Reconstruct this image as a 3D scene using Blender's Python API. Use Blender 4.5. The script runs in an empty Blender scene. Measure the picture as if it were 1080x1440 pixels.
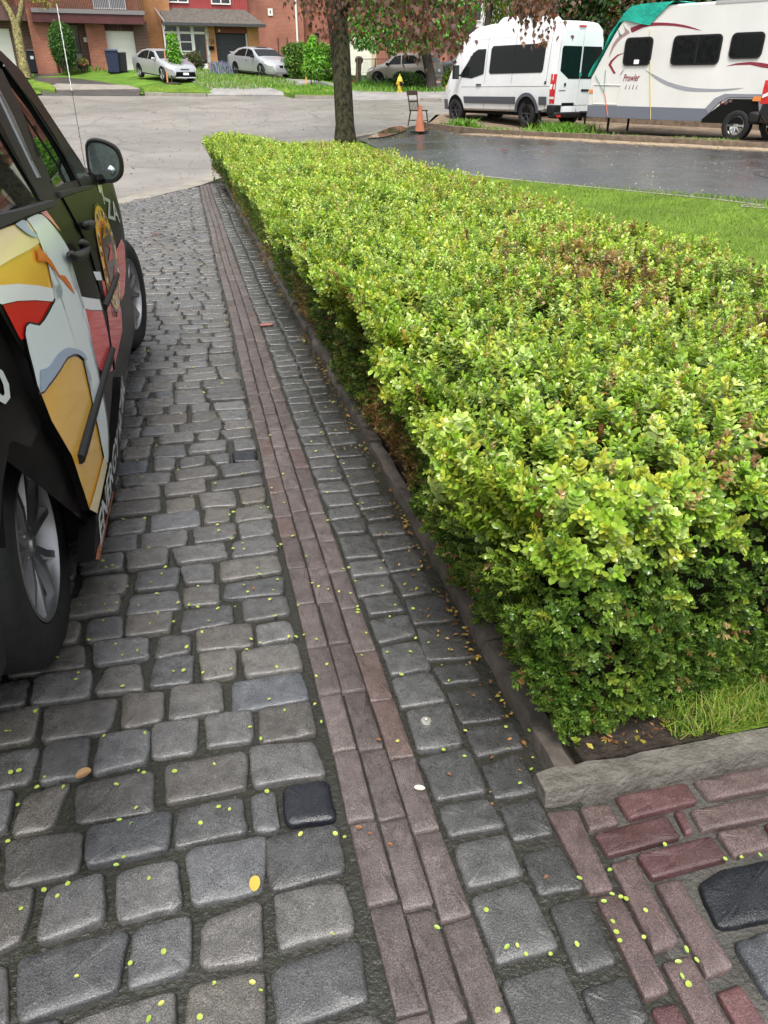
import bpy, bmesh, math, random
import numpy as np
from mathutils import Vector, Matrix
rng = np.random.default_rng(7); random.seed(7)
S = bpy.context.scene; COL = S.collection
PI = math.pi
# ---------------------------------------------------------------- survey of the place (camera at the world origin's head height)
F, CX, CY, CAMZ = 1040., 540., 720., 1.37
TH = math.atan((CY-115.)/F); CT, ST = math.cos(TH), math.sin(TH); YAW = -0.235914
CYW, SYW = math.cos(YAW), math.sin(YAW)
DA, DB = -0.018468, -0.024811
def ray(px, py):
    u, v = (px-CX)/F, (py-CY)/F
    x, y, z = u, CT - v*ST, -v*CT - ST
    return np.array([x*CYW-y*SYW, x*SYW+y*CYW, z])
C0 = np.array([0, 0, CAMZ])
def D(x, y): return DA*x + DB*y
def onD(px, py, off=0):
    d = ray(px, py); t = (off-CAMZ)/(d[2]-DA*d[0]-DB*d[1]); return C0+d*t
def onX(px, py, X):
    d = ray(px, py); return C0+d*(X/d[0])
def at(px, py, dep): return C0+ray(px, py)*dep
def sm(x, a, b):
    t = np.clip((x-a)/(b-a), 0, 1); return t*t*(3-2*t)
LQ = [-1, 0, .2, 3.8, 7.1, 9.5, 17, 30, 60, 200]; LZ = [0, 0, .12, .62, .82, 1.2, 1.38, 1.6, 2.2, 4]
def qd(x, y): return .31*x+.95*y-41.4
def G(x, y):
    x = np.asarray(x, float); y = np.asarray(y, float)
    fy = x*.2337+y*.9723
    w = sm(x, 2.6, 7.5)
    fyc = np.minimum(fy, 42.4)
    L = np.where(fyc < 16, -.0255*fyc, -.408+.0445*(fyc-16))
    R = np.where(fyc < 24.5, 0.03, .03+.041*(fyc-24.5))
    z = (1-w)*L+w*R
    q = qd(x, y)
    return z+np.interp(q, LQ, LZ)*(1-.60*sm(x, 7, 11))
def gp(px, py):
    d = ray(px, py); a, b = 1., 90.
    ts = np.linspace(2, 90, 3000); P = C0[None]+d[None]*ts[:, None]
    f = P[:, 2]-G(P[:, 0], P[:, 1]); i = np.argmax(f < 0)
    return P[i] if f[i] < 0 else P[-1]
# ---------------------------------------------------------------- mesh helpers
class MB:
    def __init__(s): s.v = []; s.f = []; s.m = []; s.c = []; s.n = 0; s.hascol = False
    def add(s, verts, faces, mi=0, col=None):
        o = s.n; s.v.extend([tuple(map(float, p)) for p in verts]); s.n += len(verts)
        for f in faces: s.f.append([i+o for i in f]); s.m.append(mi); s.c.append(col)
        if col is not None: s.hascol = True
        return s
    def box(s, c, size, rot=0, mi=0, col=None, M=None, taper=1.0):
        sx, sy, sz = [k/2 for k in size]; P = []
        for z in (-1, 1):
            k = taper if z > 0 else 1
            for x, y in ((-1, -1), (1, -1), (1, 1), (-1, 1)): P.append(Vector((x*sx*k, y*sy*k, z*sz)))
        if M is not None: P = [M @ p for p in P]
        if rot: R = Matrix.Rotation(rot, 3, 'Z'); P = [R @ p for p in P]
        P = [p+Vector(c) for p in P]
        return s.add(P, [(0, 3, 2, 1), (4, 5, 6, 7), (0, 1, 5, 4), (1, 2, 6, 5), (2, 3, 7, 6), (3, 0, 4, 7)], mi, col)
    def span(s, a, b, mi=0, col=None):
        return s.box([(a[i]+b[i])/2 for i in range(3)], [abs(b[i]-a[i]) for i in range(3)], 0, mi, col)
    def tube(s, pts, rad, n=8, mi=0, col=None, caps=True):
        pts = [Vector(p) for p in pts]; rs = rad if hasattr(rad, '__len__') else [rad]*len(pts)
        V = []; prev = None
        for i, p in enumerate(pts):
            t = (pts[min(i+1, len(pts)-1)]-pts[max(i-1, 0)]).normalized()
            up = Vector((0, 0, 1)) if abs(t.z) < .95 else Vector((1, 0, 0))
            a = t.cross(up).normalized() if prev is None else (prev - t*prev.dot(t)).normalized()
            prev = a; b = t.cross(a)
            for k in range(n): V.append(p+(a*math.cos(2*PI*k/n)+b*math.sin(2*PI*k/n))*rs[i])
        Fc = []
        for i in range(len(pts)-1):
            for k in range(n): Fc.append((i*n+k, i*n+(k+1) % n, (i+1)*n+(k+1) % n, (i+1)*n+k))
        if caps: Fc.append(tuple(range(n))[::-1]); Fc.append(tuple(range((len(pts)-1)*n, len(pts)*n)))
        return s.add(V, Fc, mi, col)
    def lathe(s, prof, c=(0, 0, 0), n=24, axis='Z', mi=0, col=None):
        V = []
        for r, z in prof:
            for k in range(n):
                a = 2*PI*k/n; p = (r*math.cos(a), r*math.sin(a), z)
                if axis == 'X': p = (p[2], p[0], p[1])
                elif axis == 'Y': p = (p[0], p[2], p[1])
                V.append((p[0]+c[0], p[1]+c[1], p[2]+c[2]))
        Fc = [(i*n+k, i*n+(k+1) % n, (i+1)*n+(k+1) % n, (i+1)*n+k) for i in range(len(prof)-1) for k in range(n)]
        return s.add(V, Fc, mi, col)
    def prism(s, poly, h, M=None, mi=0, col=None):
        n = len(poly); V = [Vector((p[0], p[1], 0)) for p in poly]+[Vector((p[0], p[1], h)) for p in poly]
        if M is not None: V = [M @ p for p in V]
        return s.add(V, [tuple(range(n))[::-1], tuple(range(n, 2*n))]+[(i, (i+1) % n, n+(i+1) % n, n+i) for i in range(n)], mi, col)
    def build(s, name, mats, parent=None, smooth=False, bevel=0, loc=None):
        me = bpy.data.meshes.new(name); me.from_pydata(s.v, [], s.f)
        for m in (mats if isinstance(mats, (list, tuple)) else [mats]): me.materials.append(m)
        me.polygons.foreach_set('material_index', s.m)
        if s.hascol:
            ca = me.color_attributes.new('Col', 'FLOAT_COLOR', 'CORNER'); arr = np.ones((len(me.loops), 4), np.float32)
            i = 0
            for f, c in zip(s.f, s.c):
                k = len(f)
                if c is not None: arr[i:i+k, :3] = c
                i += k
            ca.data.foreach_set('color', arr.ravel())
        if smooth: me.polygons.foreach_set('use_smooth', [True]*len(me.polygons))
        bm = bmesh.new(); bm.from_mesh(me); bmesh.ops.recalc_face_normals(bm, faces=bm.faces)
        bm.to_mesh(me); bm.free()
        o = bpy.data.objects.new(name, me); COL.objects.link(o)
        if loc is not None: o.location = loc
        if parent is not None: o.parent = parent
        if bevel:
            b = o.modifiers.new('b', 'BEVEL'); b.width = bevel; b.segments = 2; b.limit_method = 'ANGLE'; b.angle_limit = .6
        if smooth:
            sharp_angle(o, .7)
        return o
def sharp_angle(o, ang):
    me = o.data; bm = bmesh.new(); bm.from_mesh(me)
    for e in bm.edges:
        if len(e.link_faces) == 2 and e.calc_face_angle(0) > ang: e.smooth = False
    bm.to_mesh(me); bm.free()
def npmesh(name, V, Fq, mat, parent=None, colv=None, smooth=False):
    """V (n,3); Fq (m,k) same-size faces; colv (n,3) point colours"""
    me = bpy.data.meshes.new(name); n, (m, k) = len(V), Fq.shape
    me.vertices.add(n); me.vertices.foreach_set('co', np.ascontiguousarray(V, np.float32).ravel())
    me.loops.add(m*k); me.loops.foreach_set('vertex_index', np.ascontiguousarray(Fq, np.int32).ravel())
    me.polygons.add(m); me.polygons.foreach_set('loop_start', np.arange(0, m*k, k, dtype=np.int32))
    me.update(calc_edges=True)
    if colv is not None:
        ca = me.color_attributes.new('Col', 'FLOAT_COLOR', 'POINT'); a = np.ones((n, 4), np.float32); a[:, :3] = colv
        ca.data.foreach_set('color', a.ravel())
    if smooth: me.polygons.foreach_set('use_smooth', np.ones(m, bool))
    for mm in (mat if isinstance(mat, (list, tuple)) else [mat]): me.materials.append(mm)
    o = bpy.data.objects.new(name, me); COL.objects.link(o)
    if parent is not None: o.parent = parent
    return o
def tag(o, label=None, cat=None, group=None, kind=None):
    if label: o['label'] = label
    if cat: o['category'] = cat
    if group: o['group'] = group
    if kind: o['kind'] = kind
    return o
def thing(name, label, cat, loc=(0, 0, 0), rz=0, group=None, rot=None):
    o = bpy.data.objects.new(name, None); COL.objects.link(o); o.location = loc
    o.rotation_euler = rot if rot else (0, 0, rz); o.empty_display_size = .2
    return tag(o, label, cat, group)
def copy_tree(o, parent=None):
    c = o.copy(); COL.objects.link(c)
    if parent is not None: c.parent = parent
    for ch in list(o.children): copy_tree(ch, c)
    return c
# ---------------------------------------------------------------- material helpers
def rgb(h):
    if isinstance(h, str):
        c = [int(h[i:i+2], 16)/255 for i in (0, 2, 4)]
        return tuple(x/12.92 if x <= .04045 else ((x+.055)/1.055)**2.4 for x in c)
    return tuple(h)
def mat(name, col=(.5, .5, .5), rough=.5, spec=.5, metal=0, noise=None, col2=None, bump=None, coat=0, attr=False, rnoise=None, trans=0, emis=None, coords='Object', ior=1.45):
    m = bpy.data.materials.new(name); m.use_nodes = True; nt = m.node_tree; N = nt.nodes; L = nt.links
    b = N['Principled BSDF']; b.inputs['Roughness'].default_value = rough; b.inputs['Metallic'].default_value = metal
    b.inputs['Specular IOR Level'].default_value = spec; b.inputs['Coat Weight'].default_value = coat; b.inputs['Coat Roughness'].default_value = .05
    b.inputs['IOR'].default_value = ior
    c = rgb(col); b.inputs['Base Color'].default_value = (*c, 1)
    tc = N.new('ShaderNodeTexCoord')
    def nz(scale, detail=4, rough_=.6):
        n = N.new('ShaderNodeTexNoise'); n.inputs['Scale'].default_value = scale; n.inputs['Detail'].default_value = detail; n.inputs['Roughness'].default_value = rough_
        L.new(tc.outputs[coords], n.inputs['Vector']); return n
    src = None
    if attr:
        a = N.new('ShaderNodeAttribute'); a.attribute_name = 'Col'; src = a.outputs['Color']
    if noise:
        n = nz(noise[0], noise[2] if len(noise) > 2 else 4); r = N.new('ShaderNodeMapRange')
        r.inputs['From Min'].default_value = .3; r.inputs['From Max'].default_value = .7
        L.new(n.outputs['Fac'], r.inputs['Value'])
        if col2 is not None:
            mx = N.new('ShaderNodeMix'); mx.data_type = 'RGBA'; mx.inputs['A'].default_value = (*c, 1); mx.inputs['B'].default_value = (*rgb(col2), 1)
            if src: L.new(src, mx.inputs['A'])
            r.inputs['To Min'].default_value = 0; r.inputs['To Max'].default_value = noise[1]
            L.new(r.outputs['Result'], mx.inputs['Factor']); src = mx.outputs['Result']
        else:
            r.inputs['To Min'].default_value = 1-noise[1]; r.inputs['To Max'].default_value = 1+noise[1]
            mx = N.new('ShaderNodeMix'); mx.data_type = 'RGBA'; mx.blend_type = 'MULTIPLY'; mx.inputs['Factor'].default_value = 1
            mx.inputs['A'].default_value = (*c, 1)
            if src: L.new(src, mx.inputs['A'])
            L.new(r.outputs['Result'], mx.inputs['B']); src = mx.outputs['Result']
    if src: L.new(src, b.inputs['Base Color'])
    if rnoise:
        n = nz(rnoise[0], 3); r = N.new('ShaderNodeMapRange'); r.inputs['From Min'].default_value = .35; r.inputs['From Max'].default_value = .65
        r.inputs['To Min'].default_value = rnoise[1]; r.inputs['To Max'].default_value = rnoise[2]
        L.new(n.outputs['Fac'], r.inputs['Value']); L.new(r.outputs['Result'], b.inputs['Roughness'])
    if bump:
        n = nz(bump[0], 6); bp = N.new('ShaderNodeBump'); bp.inputs['Strength'].default_value = bump[1]; bp.inputs['Distance'].default_value = bump[2] if len(bump) > 2 else .005
        L.new(n.outputs['Fac'], bp.inputs['Height']); L.new(bp.outputs['Normal'], b.inputs['Normal'])
    if trans: b.inputs['Transmission Weight'].default_value = trans
    if emis: b.inputs['Emission Color'].default_value = (*rgb(emis[0]), 1); b.inputs['Emission Strength'].default_value = emis[1]
    m['bsdf'] = 1
    return m
def leafmat(name, transl=.3, rough=.35, spec=.5, gain=1.0):
    m = bpy.data.materials.new(name); m.use_nodes = True; nt = m.node_tree; N = nt.nodes; L = nt.links
    b = N['Principled BSDF']; a = N.new('ShaderNodeAttribute'); a.attribute_name = 'Col'
    b.inputs['Roughness'].default_value = rough; b.inputs['Specular IOR Level'].default_value = spec
    L.new(a.outputs['Color'], b.inputs['Base Color'])
    t = N.new('ShaderNodeBsdfTranslucent'); g = N.new('ShaderNodeMix'); g.data_type = 'RGBA'; g.blend_type = 'MULTIPLY'; g.inputs['Factor'].default_value = 1
    g.inputs['B'].default_value = (1.25*gain, 1.3*gain, .55*gain, 1); L.new(a.outputs['Color'], g.inputs['A']); L.new(g.outputs['Result'], t.inputs['Color'])
    ms = N.new('ShaderNodeMixShader'); ms.inputs[0].default_value = transl
    L.new(b.outputs[0], ms.inputs[1]); L.new(t.outputs[0], ms.inputs[2]); L.new(ms.outputs[0], N['Material Output'].inputs['Surface'])
    return m
def brickmat(name, c1, c2, mortar=(.25, .22, .2), scale=1.0, axis='XZ', bump=.4):
    m = mat(name, c1, .75, .3); nt = m.node_tree; N = nt.nodes; L = nt.links; b = N['Principled BSDF']
    tc = N.new('ShaderNodeTexCoord'); sp = N.new('ShaderNodeSeparateXYZ'); cb = N.new('ShaderNodeCombineXYZ'); L.new(tc.outputs['Object'], sp.inputs[0])
    if axis == 'XZ':
        ad = N.new('ShaderNodeMath'); L.new(sp.outputs[0], ad.inputs[0]); L.new(sp.outputs[1], ad.inputs[1]); L.new(ad.outputs[0], cb.inputs[0]); L.new(sp.outputs[2], cb.inputs[1])
    t = N.new('ShaderNodeTexBrick'); t.inputs['Color1'].default_value = (*rgb(c1), 1); t.inputs['Color2'].default_value = (*rgb(c2), 1); t.inputs['Mortar'].default_value = (*rgb(mortar), 1)
    t.inputs['Scale'].default_value = scale; t.inputs['Brick Width'].default_value = .22; t.inputs['Row Height'].default_value = .075; t.inputs['Mortar Size'].default_value = .008; t.inputs['Bias'].default_value = -.1
    L.new(cb.outputs[0], t.inputs['Vector'])
    n = N.new('ShaderNodeTexNoise'); n.inputs['Scale'].default_value = .8; n.inputs['Detail'].default_value = 5; L.new(tc.outputs['Object'], n.inputs['Vector'])
    r = N.new('ShaderNodeMapRange'); r.inputs['From Min'].default_value = .3; r.inputs['From Max'].default_value = .7; r.inputs['To Min'].default_value = .72; r.inputs['To Max'].default_value = 1.2; L.new(n.outputs['Fac'], r.inputs['Value'])
    mx = N.new('ShaderNodeMix'); mx.data_type = 'RGBA'; mx.blend_type = 'MULTIPLY'; mx.inputs['Factor'].default_value = 1; L.new(t.outputs['Color'], mx.inputs['A']); L.new(r.outputs['Result'], mx.inputs['B'])
    L.new(mx.outputs['Result'], b.inputs['Base Color'])
    bp = N.new('ShaderNodeBump'); bp.inputs['Strength'].default_value = bump; bp.inputs['Distance'].default_value = .01; bp.invert = True; L.new(t.outputs['Fac'], bp.inputs['Height']); L.new(bp.outputs['Normal'], b.inputs['Normal'])
    return m
def inpoly(x, y, poly):
    x = np.asarray(x); y = np.asarray(y); r = np.zeros(x.shape, bool); n = len(poly)
    for i in range(n):
        x1, y1 = poly[i]; x2, y2 = poly[(i+1) % n]
        c = ((y1 > y) != (y2 > y)) & (x < (x2-x1)*(y-y1)/(y2-y1+1e-12)+x1); r ^= c
    return r
def smoothline(pts, k=3):
    """Catmull-Rom through 2-D points"""
    P = [np.array(p, float) for p in pts]; P = [2*P[0]-P[1]]+P+[2*P[-1]-P[-2]]; out = []
    for i in range(1, len(P)-2):
        for t in np.linspace(0, 1, k, endpoint=False):
            a, b, c, d = P[i-1:i+3]
            out.append(.5*((2*b)+(-a+c)*t+(2*a-5*b+4*c-d)*t*t+(-a+3*b-3*c+d)*t**3))
    out.append(P[-2]); return [tuple(p) for p in out]
def sheet(name, outline, off, step, m, zf=None, kind='structure', skirt=0):
    bm = bmesh.new(); vs = [bm.verts.new((p[0], p[1], 0)) for p in outline]; bm.faces.new(vs)
    xs = [p[0] for p in outline]; ys = [p[1] for p in outline]
    bmesh.ops.triangulate(bm, faces=bm.faces[:])
    for ax, lo, hi in ((0, min(xs), max(xs)), (1, min(ys), max(ys))):
        k = math.ceil(lo/step)
        while k*step < hi:
            no = (1, 0, 0) if ax == 0 else (0, 1, 0); co = (k*step, 0, 0) if ax == 0 else (0, k*step, 0)
            bmesh.ops.bisect_plane(bm, geom=bm.verts[:]+bm.edges[:]+bm.faces[:], dist=1e-5, plane_co=co, plane_no=no); k += 1
    if skirt:
        bd = [e for e in bm.edges if e.is_boundary]
        r = bmesh.ops.extrude_edge_only(bm, edges=bd); low = [v for v in r['geom'] if isinstance(v, bmesh.types.BMVert)]
        lowset = set(low)
    zf = zf or G
    for v in bm.verts:
        v.co.z = float(zf(v.co.x, v.co.y))+off
        if skirt and v in lowset: v.co.z -= skirt
    bmesh.ops.recalc_face_normals(bm, faces=bm.faces)
    me = bpy.data.meshes.new(name); bm.to_mesh(me); bm.free(); me.materials.append(m)
    if sum(p.normal.z*p.area for p in me.polygons) < 0: me.flip_normals()
    o = bpy.data.objects.new(name, me); COL.objects.link(o)
    if kind: o['kind'] = kind
    return o
# ---------------------------------------------------------------- camera, light
cam = bpy.data.objects.new('camera', bpy.data.cameras.new('camera')); COL.objects.link(cam); S.camera = cam
cam.location = (0, 0, CAMZ); cam.rotation_euler = (PI/2-TH, 0, YAW); cam.data.sensor_fit = 'HORIZONTAL'; cam.data.sensor_width = 36; cam.data.lens = 36*F/1080
cam.data.clip_start = .02; cam.data.clip_end = 800
SUN_EL, SUN_AZ = math.radians(64), math.radians(200)
w = bpy.data.worlds.new('World'); S.world = w; w.use_nodes = True; nt = w.node_tree
sk = nt.nodes.new('ShaderNodeTexSky'); sk.sky_type = 'NISHITA'; sk.sun_disc = False; sk.sun_elevation = SUN_EL; sk.sun_rotation = SUN_AZ; sk.air_density = 1.3; sk.dust_density = 4.0; sk.ozone_density = 1
hs = nt.nodes.new('ShaderNodeHueSaturation'); hs.inputs['Saturation'].default_value = .22
nt.links.new(sk.outputs[0], hs.inputs['Color']); nt.links.new(hs.outputs[0], nt.nodes['Background'].inputs['Color']); nt.nodes['Background'].inputs['Strength'].default_value = .105
sl = bpy.data.lights.new('sun', 'SUN'); sl.energy = 1.5; sl.angle = math.radians(16); sl.color = (1, .97, .92)
so = bpy.data.objects.new('sun', sl); COL.objects.link(so)
sd = Vector((math.sin(SUN_AZ)*math.cos(SUN_EL), math.cos(SUN_AZ)*math.cos(SUN_EL), math.sin(SUN_EL)))
so.rotation_euler = sd.to_track_quat('Z', 'Y').to_euler()
S.view_settings.view_transform = 'Standard'; S.view_settings.look = 'None'; S.view_settings.exposure = 1.48
S.cycles.max_bounces = 8; S.cycles.transparent_max_bounces = 8; S.cycles.use_denoising = True
# ================================================================ ground, road, lawns
M_road = mat('road_asphalt', (.19, .177, .16), .6, .3, noise=(1.4, .12, 8), bump=(60, .5, .01), rnoise=(.5, .35, .6))
def cracks(m, scale, width, depth):
    nt = m.node_tree; N = nt.nodes; L = nt.links; b = N['Principled BSDF']; tc = N.new('ShaderNodeTexCoord'); n = N.new('ShaderNodeTexNoise'); n.inputs['Scale'].default_value = 1.6; n.inputs['Detail'].default_value = 6
    L.new(tc.outputs['Object'], n.inputs['Vector']); va = N.new('ShaderNodeMix'); va.data_type = 'VECTOR'; va.inputs['Factor'].default_value = .35; L.new(tc.outputs['Object'], va.inputs['A']); L.new(n.outputs['Color'], va.inputs['B'])
    v = N.new('ShaderNodeTexVoronoi'); v.feature = 'DISTANCE_TO_EDGE'; v.inputs['Scale'].default_value = scale; L.new(va.outputs['Result'], v.inputs['Vector'])
    r = N.new('ShaderNodeMapRange'); r.inputs['From Min'].default_value = 0; r.inputs['From Max'].default_value = width; r.inputs['To Min'].default_value = 1-depth; r.inputs['To Max'].default_value = 1; L.new(v.outputs['Distance'], r.inputs['Value'])
    v2 = N.new('ShaderNodeTexNoise'); v2.inputs['Scale'].default_value = .22; v2.inputs['Detail'].default_value = 3; L.new(tc.outputs['Object'], v2.inputs['Vector']); r2 = N.new('ShaderNodeMapRange'); r2.inputs['From Min'].default_value = .42; r2.inputs['From Max'].default_value = .6; r2.inputs['To Min'].default_value = .86; r2.inputs['To Max'].default_value = 1.08; L.new(v2.outputs['Fac'], r2.inputs['Value'])
    mu = N.new('ShaderNodeMath'); mu.operation = 'MULTIPLY'; L.new(r.outputs['Result'], mu.inputs[0]); L.new(r2.outputs['Result'], mu.inputs[1])
    src = b.inputs['Base Color'].links[0].from_socket; mx = N.new('ShaderNodeMix'); mx.data_type = 'RGBA'; mx.blend_type = 'MULTIPLY'; mx.inputs['Factor'].default_value = 1; L.new(src, mx.inputs['A']); L.new(mu.outputs[0], mx.inputs['B']); L.new(mx.outputs['Result'], b.inputs['Base Color'])
cracks(M_road, .55, .012, .5)
M_tar = mat('drive_asphalt', (.032, .033, .037), .4, .5, noise=(1.2, .3, 8), bump=(90, .4, .006), rnoise=(.6, .12, .34))
M_farroad = mat('grey_drive', (.22, .21, .2), .7, .3, noise=(1.5, .25, 8), bump=(50, .4, .01))
M_conc = mat('concrete', (.22, .20, .17), .6, .4, noise=(3, .22, 8), bump=(60, .3, .006))
M_darkconc = mat('wet_concrete', (.15, .14, .125), .4, .5, noise=(5, .35, 8), bump=(50, .4, .006))
M_dirt = mat('dirt', (.17, .125, .085), .8, .3, noise=(4, .4, 8), bump=(30, .8, .03))
M_soil = mat('mulch_soil', (.035, .026, .02), .8, .3, noise=(25, .5, 8), bump=(45, 1, .03))
M_lawn = mat('lawn_green', (.12, .19, .022), .8, .2, noise=(1.2, .35, 8), bump=(80, 1, .03))
M_base = mat('ground_soil', (.1, .12, .05), .9, .2, noise=(1, .3, 6))
M_puddle = mat('puddle_water', (.075, .06, .045), .05, .5, noise=(3, .6, 4))
M_wetdark = mat('oily_wet_asphalt', (.03, .03, .032), .25, .5, noise=(2, .4, 5), bump=(60, .3, .005))
# base sheet to the horizon
ax = np.concatenate([[-400, -200, -100, -60], np.arange(-40, 46, 2.), [60, 100, 200, 400]]); ay = np.concatenate([[-200, -60, -20], np.arange(-8, 76, 2.), [90, 120, 200, 400, 700]])
gx, gy = np.meshgrid(ax, ay); gz = G(gx, gy)-.22
nx = len(ax); V = np.stack([gx.ravel(), gy.ravel(), gz.ravel()], 1)
ii, jj = np.meshgrid(np.arange(nx-1), np.arange(len(ay)-1)); a = (jj*nx+ii).ravel()
o = npmesh('ground', V, np.stack([a, a+1, a+nx+1, a+nx], 1), M_base, smooth=True); o['kind'] = 'structure'
# near kerb line of the road (end of our drive, round to the neighbour's apron)
EDGE = smoothline([(-14, -4), (-8.5, 2.5), (-5, 7.2), (-2.5, 10.7), (-1.24, 13.0), (.02, 15.95), (1.3, 18.6), (2.9, 21.4), (4.7, 23.4), (6.4, 25.0), (7.4, 26.2)], 4)
farline = [(26, 34.2), (20, 36.9), (13, 39.3), (5.75, 41.7), (1.27, 43.15), (-6, 45.6), (-14, 48.2), (-30, 53.5)]
farline = [(x, (41.4-.31*x)/.95) for x, y in farline]
road_poly = EDGE+[(8.2, 27.5), (9.2, 30), (12, 31.5), (20, 30), (26, 27)]+farline+[(-34, 30), (-30, -4)]
sheet('road', road_poly, 0, 1.0, M_road)
def strip(name, line, w0, w1, off, m, step=.6, zf=None, skirt=.15):
    """a band along a line, built section by section, with turned-down edges"""
    P = [np.array(p, float) for p in line]; Q = []
    for a, b in zip(P[:-1], P[1:]):
        n = max(1, int(math.ceil(np.linalg.norm(b-a)/step))); Q += [a+(b-a)*k/n for k in range(n)]
    Q.append(P[-1]); V = []; zf = zf or G; k = 4 if skirt else 2
    for i, p in enumerate(Q):
        t = Q[min(i+1, len(Q)-1)]-Q[max(i-1, 0)]; t = t/np.linalg.norm(t); n = np.array([-t[1], t[0]])
        a, b = p+n*w0, p+n*w1; jz = rng.normal(0, .006) if skirt else 0; za, zb_ = float(zf(*a))+off+jz, float(zf(*b))+off+jz
        if skirt: V += [(a[0], a[1], za-skirt), (a[0], a[1], za), (b[0], b[1], zb_), (b[0], b[1], zb_-skirt)]
        else: V += [(a[0], a[1], za), (b[0], b[1], zb_)]
    N_ = len(Q); mb = MB(); mb.add(V, [(i*k+j, i*k+j+1, (i+1)*k+j+1, (i+1)*k+j) for i in range(N_-1) for j in range(k-1)]+([tuple(range(k)), tuple(range((N_-1)*k, N_*k))] if skirt else []))
    o = mb.build(name, m); o['kind'] = 'structure'
    if not skirt and o.data.polygons[0].normal.z < 0: o.data.flip_normals()
    return o
strip('gutter_concrete', EDGE[8:], -.02, .42, .012, M_conc, .5)
# neighbour's asphalt drive, its lawn, the dirt strip under the van and trailer
asph = smoothline([(11.5, 1.5)]+[tuple(gp(*p)[:2]) for p in ((1120, 299), (1080, 292), (1000, 282), (900, 271.5), (800, 262), (740, 256))]+[(5.0, 15.5), (4.75, 19), (4.75, 22.9)], 4)+[(5.6, 24.1), (6.5, 24.9), (7.35, 25.5), (8.3, 23.4), (9.75, 20.9), (12.95, 16.0), (17, 10.6), (17, 1.5)]
sheet('asphalt_drive', asph, .008, .4, M_tar)
stain = smoothline([(9.0, 9.9), (9.6, 9.3), (10.5, 9.6), (10.9, 10.8), (10.3, 12.2), (9.3, 11.9), (8.9, 10.9)], 3)
sheet('damp_patch', stain[:-1], .014, .4, M_wetdark)
edge_n = [(x-.02, y) for x, y in asph[:33]]
strip('concrete_edging', edge_n, 0, .06, .028, M_conc, .3, None, 0)
dirt = [(7.45, 25.55), (8.4, 23.5), (9.85, 21.0), (13.05, 16.1), (17.2, 10.6), (26, 12), (26, 24), (20.5, 25), (15.0, 29.0), (12.2, 31.3), (9.3, 29.8), (8.3, 27.4)]
sheet('dirt_pad', dirt, .03, .6, M_dirt, None, 'structure', .12)
strip('tan_apron', [(17.0, 10.5), (12.93, 16.0), (9.72, 20.9), (8.3, 23.3)], .0, .75, .031, mat('tan_grit', (.27, .21, .15), .8, .3, noise=(6, .4, 8), bump=(40, .6, .01)), .5)
sheet('lawn', [(1.10, 1.06), (3, 1.06), (9.5, 1.2), (11.4, 1.4)]+edge_n[1:]+[(4.6, 22.9), (2.9, 21.2), (1.4, 18.4), (1.3, 16.8), (1.3, 8), (1.3, 1.6)], .022, .4, M_lawn)
# far side: lawns
far_lawn = farline[::-1]+[(26, 60), (10, 80), (-30, 90)]
sheet('far_ground', [(x, y+.1) for x, y in far_lawn], .01, 1.5, mat('far_lawn', (.09, .17, .02), .85, .2, noise=(.7, .4, 8), bump=(40, 1, .04)))
def fpoly(name, pts, off, m, step=.6, px=True, skirt=.2):
    P = [tuple(gp(*p)[:2]) if px else p for p in pts]
    return sheet(name, P, off, step, m, None, 'structure', skirt)
# driveways across the road (x, y on the ground)
fpoly('grey_driveway', [(290, 134.5), (404, 134.5), (372, 122), (330, 115), (304, 101), (215, 100), (190, 104.5), (250, 109), (275, 118), (300, 126)], .03, M_farroad)
fpoly('light_driveway', [(470, 128.5), (470, 119), (410, 112), (400, 103), (350, 101), (330, 102), (330, 108), (400, 118)], .035, M_farroad)
fpoly('left_driveway', [(60, 134.5), (196, 135), (200, 126), (130, 114), (78, 104), (48, 103), (48, 118)], .03, mat('dark_drive', (.06, .055, .052), .4, .5, noise=(2, .3, 8), bump=(50, .4, .01)))
fpoly('left_apron', [(62, 128), (197, 126.5), (180, 121), (80, 119)], .05, M_conc)
fpoly('right_apron', [(470, 142), (640, 140), (640, 128.5), (470, 128)], .02, M_farroad)
fpoly('suv_driveway', [(556, 126), (700, 128), (700, 112), (570, 110)], .05, M_farroad)
def kerbline(name, pts, wdt=.18, h=.14, m=M_conc):
    P = [tuple(gp(*p)[:2]) for p in pts]
    return strip(name, P, 0, wdt, h, m, .8, None, .25)
kerbline('far_kerb', [(290, 136), (250, 135.5), (204, 134.5)][::-1])
kerbline('far_kerb', [(415, 139), (470, 139.5)])
kerbline('far_kerb', [(590, 143), (619, 143.5)])
fpoly('verge_island', [(204, 133.6), (250, 134.8), (289, 135.2), (283, 130), (262, 125), (222, 123.5), (198, 127)], .17, M_lawn, .5, True, .2)
fpoly('verge_island', [(415, 138.2), (470, 139), (475, 128), (440, 124), (404, 127), (399, 133)], .17, M_lawn, .5, True, .2)
fpoly('verge_island', [(48, 127), (78, 131), (79, 127), (70, 121), (46, 116)], .12, M_lawn, .5, True, .2)
# puddle with sodden leaves by the cone
pc = [gp(*p)[:2] for p in [(515, 196), (535, 186), (552, 180), (566, 179), (572, 184), (560, 189), (540, 194)]]
sheet('puddle', smoothline([tuple(p) for p in pc]+[tuple(pc[0])], 3)[:-1], .032, .4, M_puddle)
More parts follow.
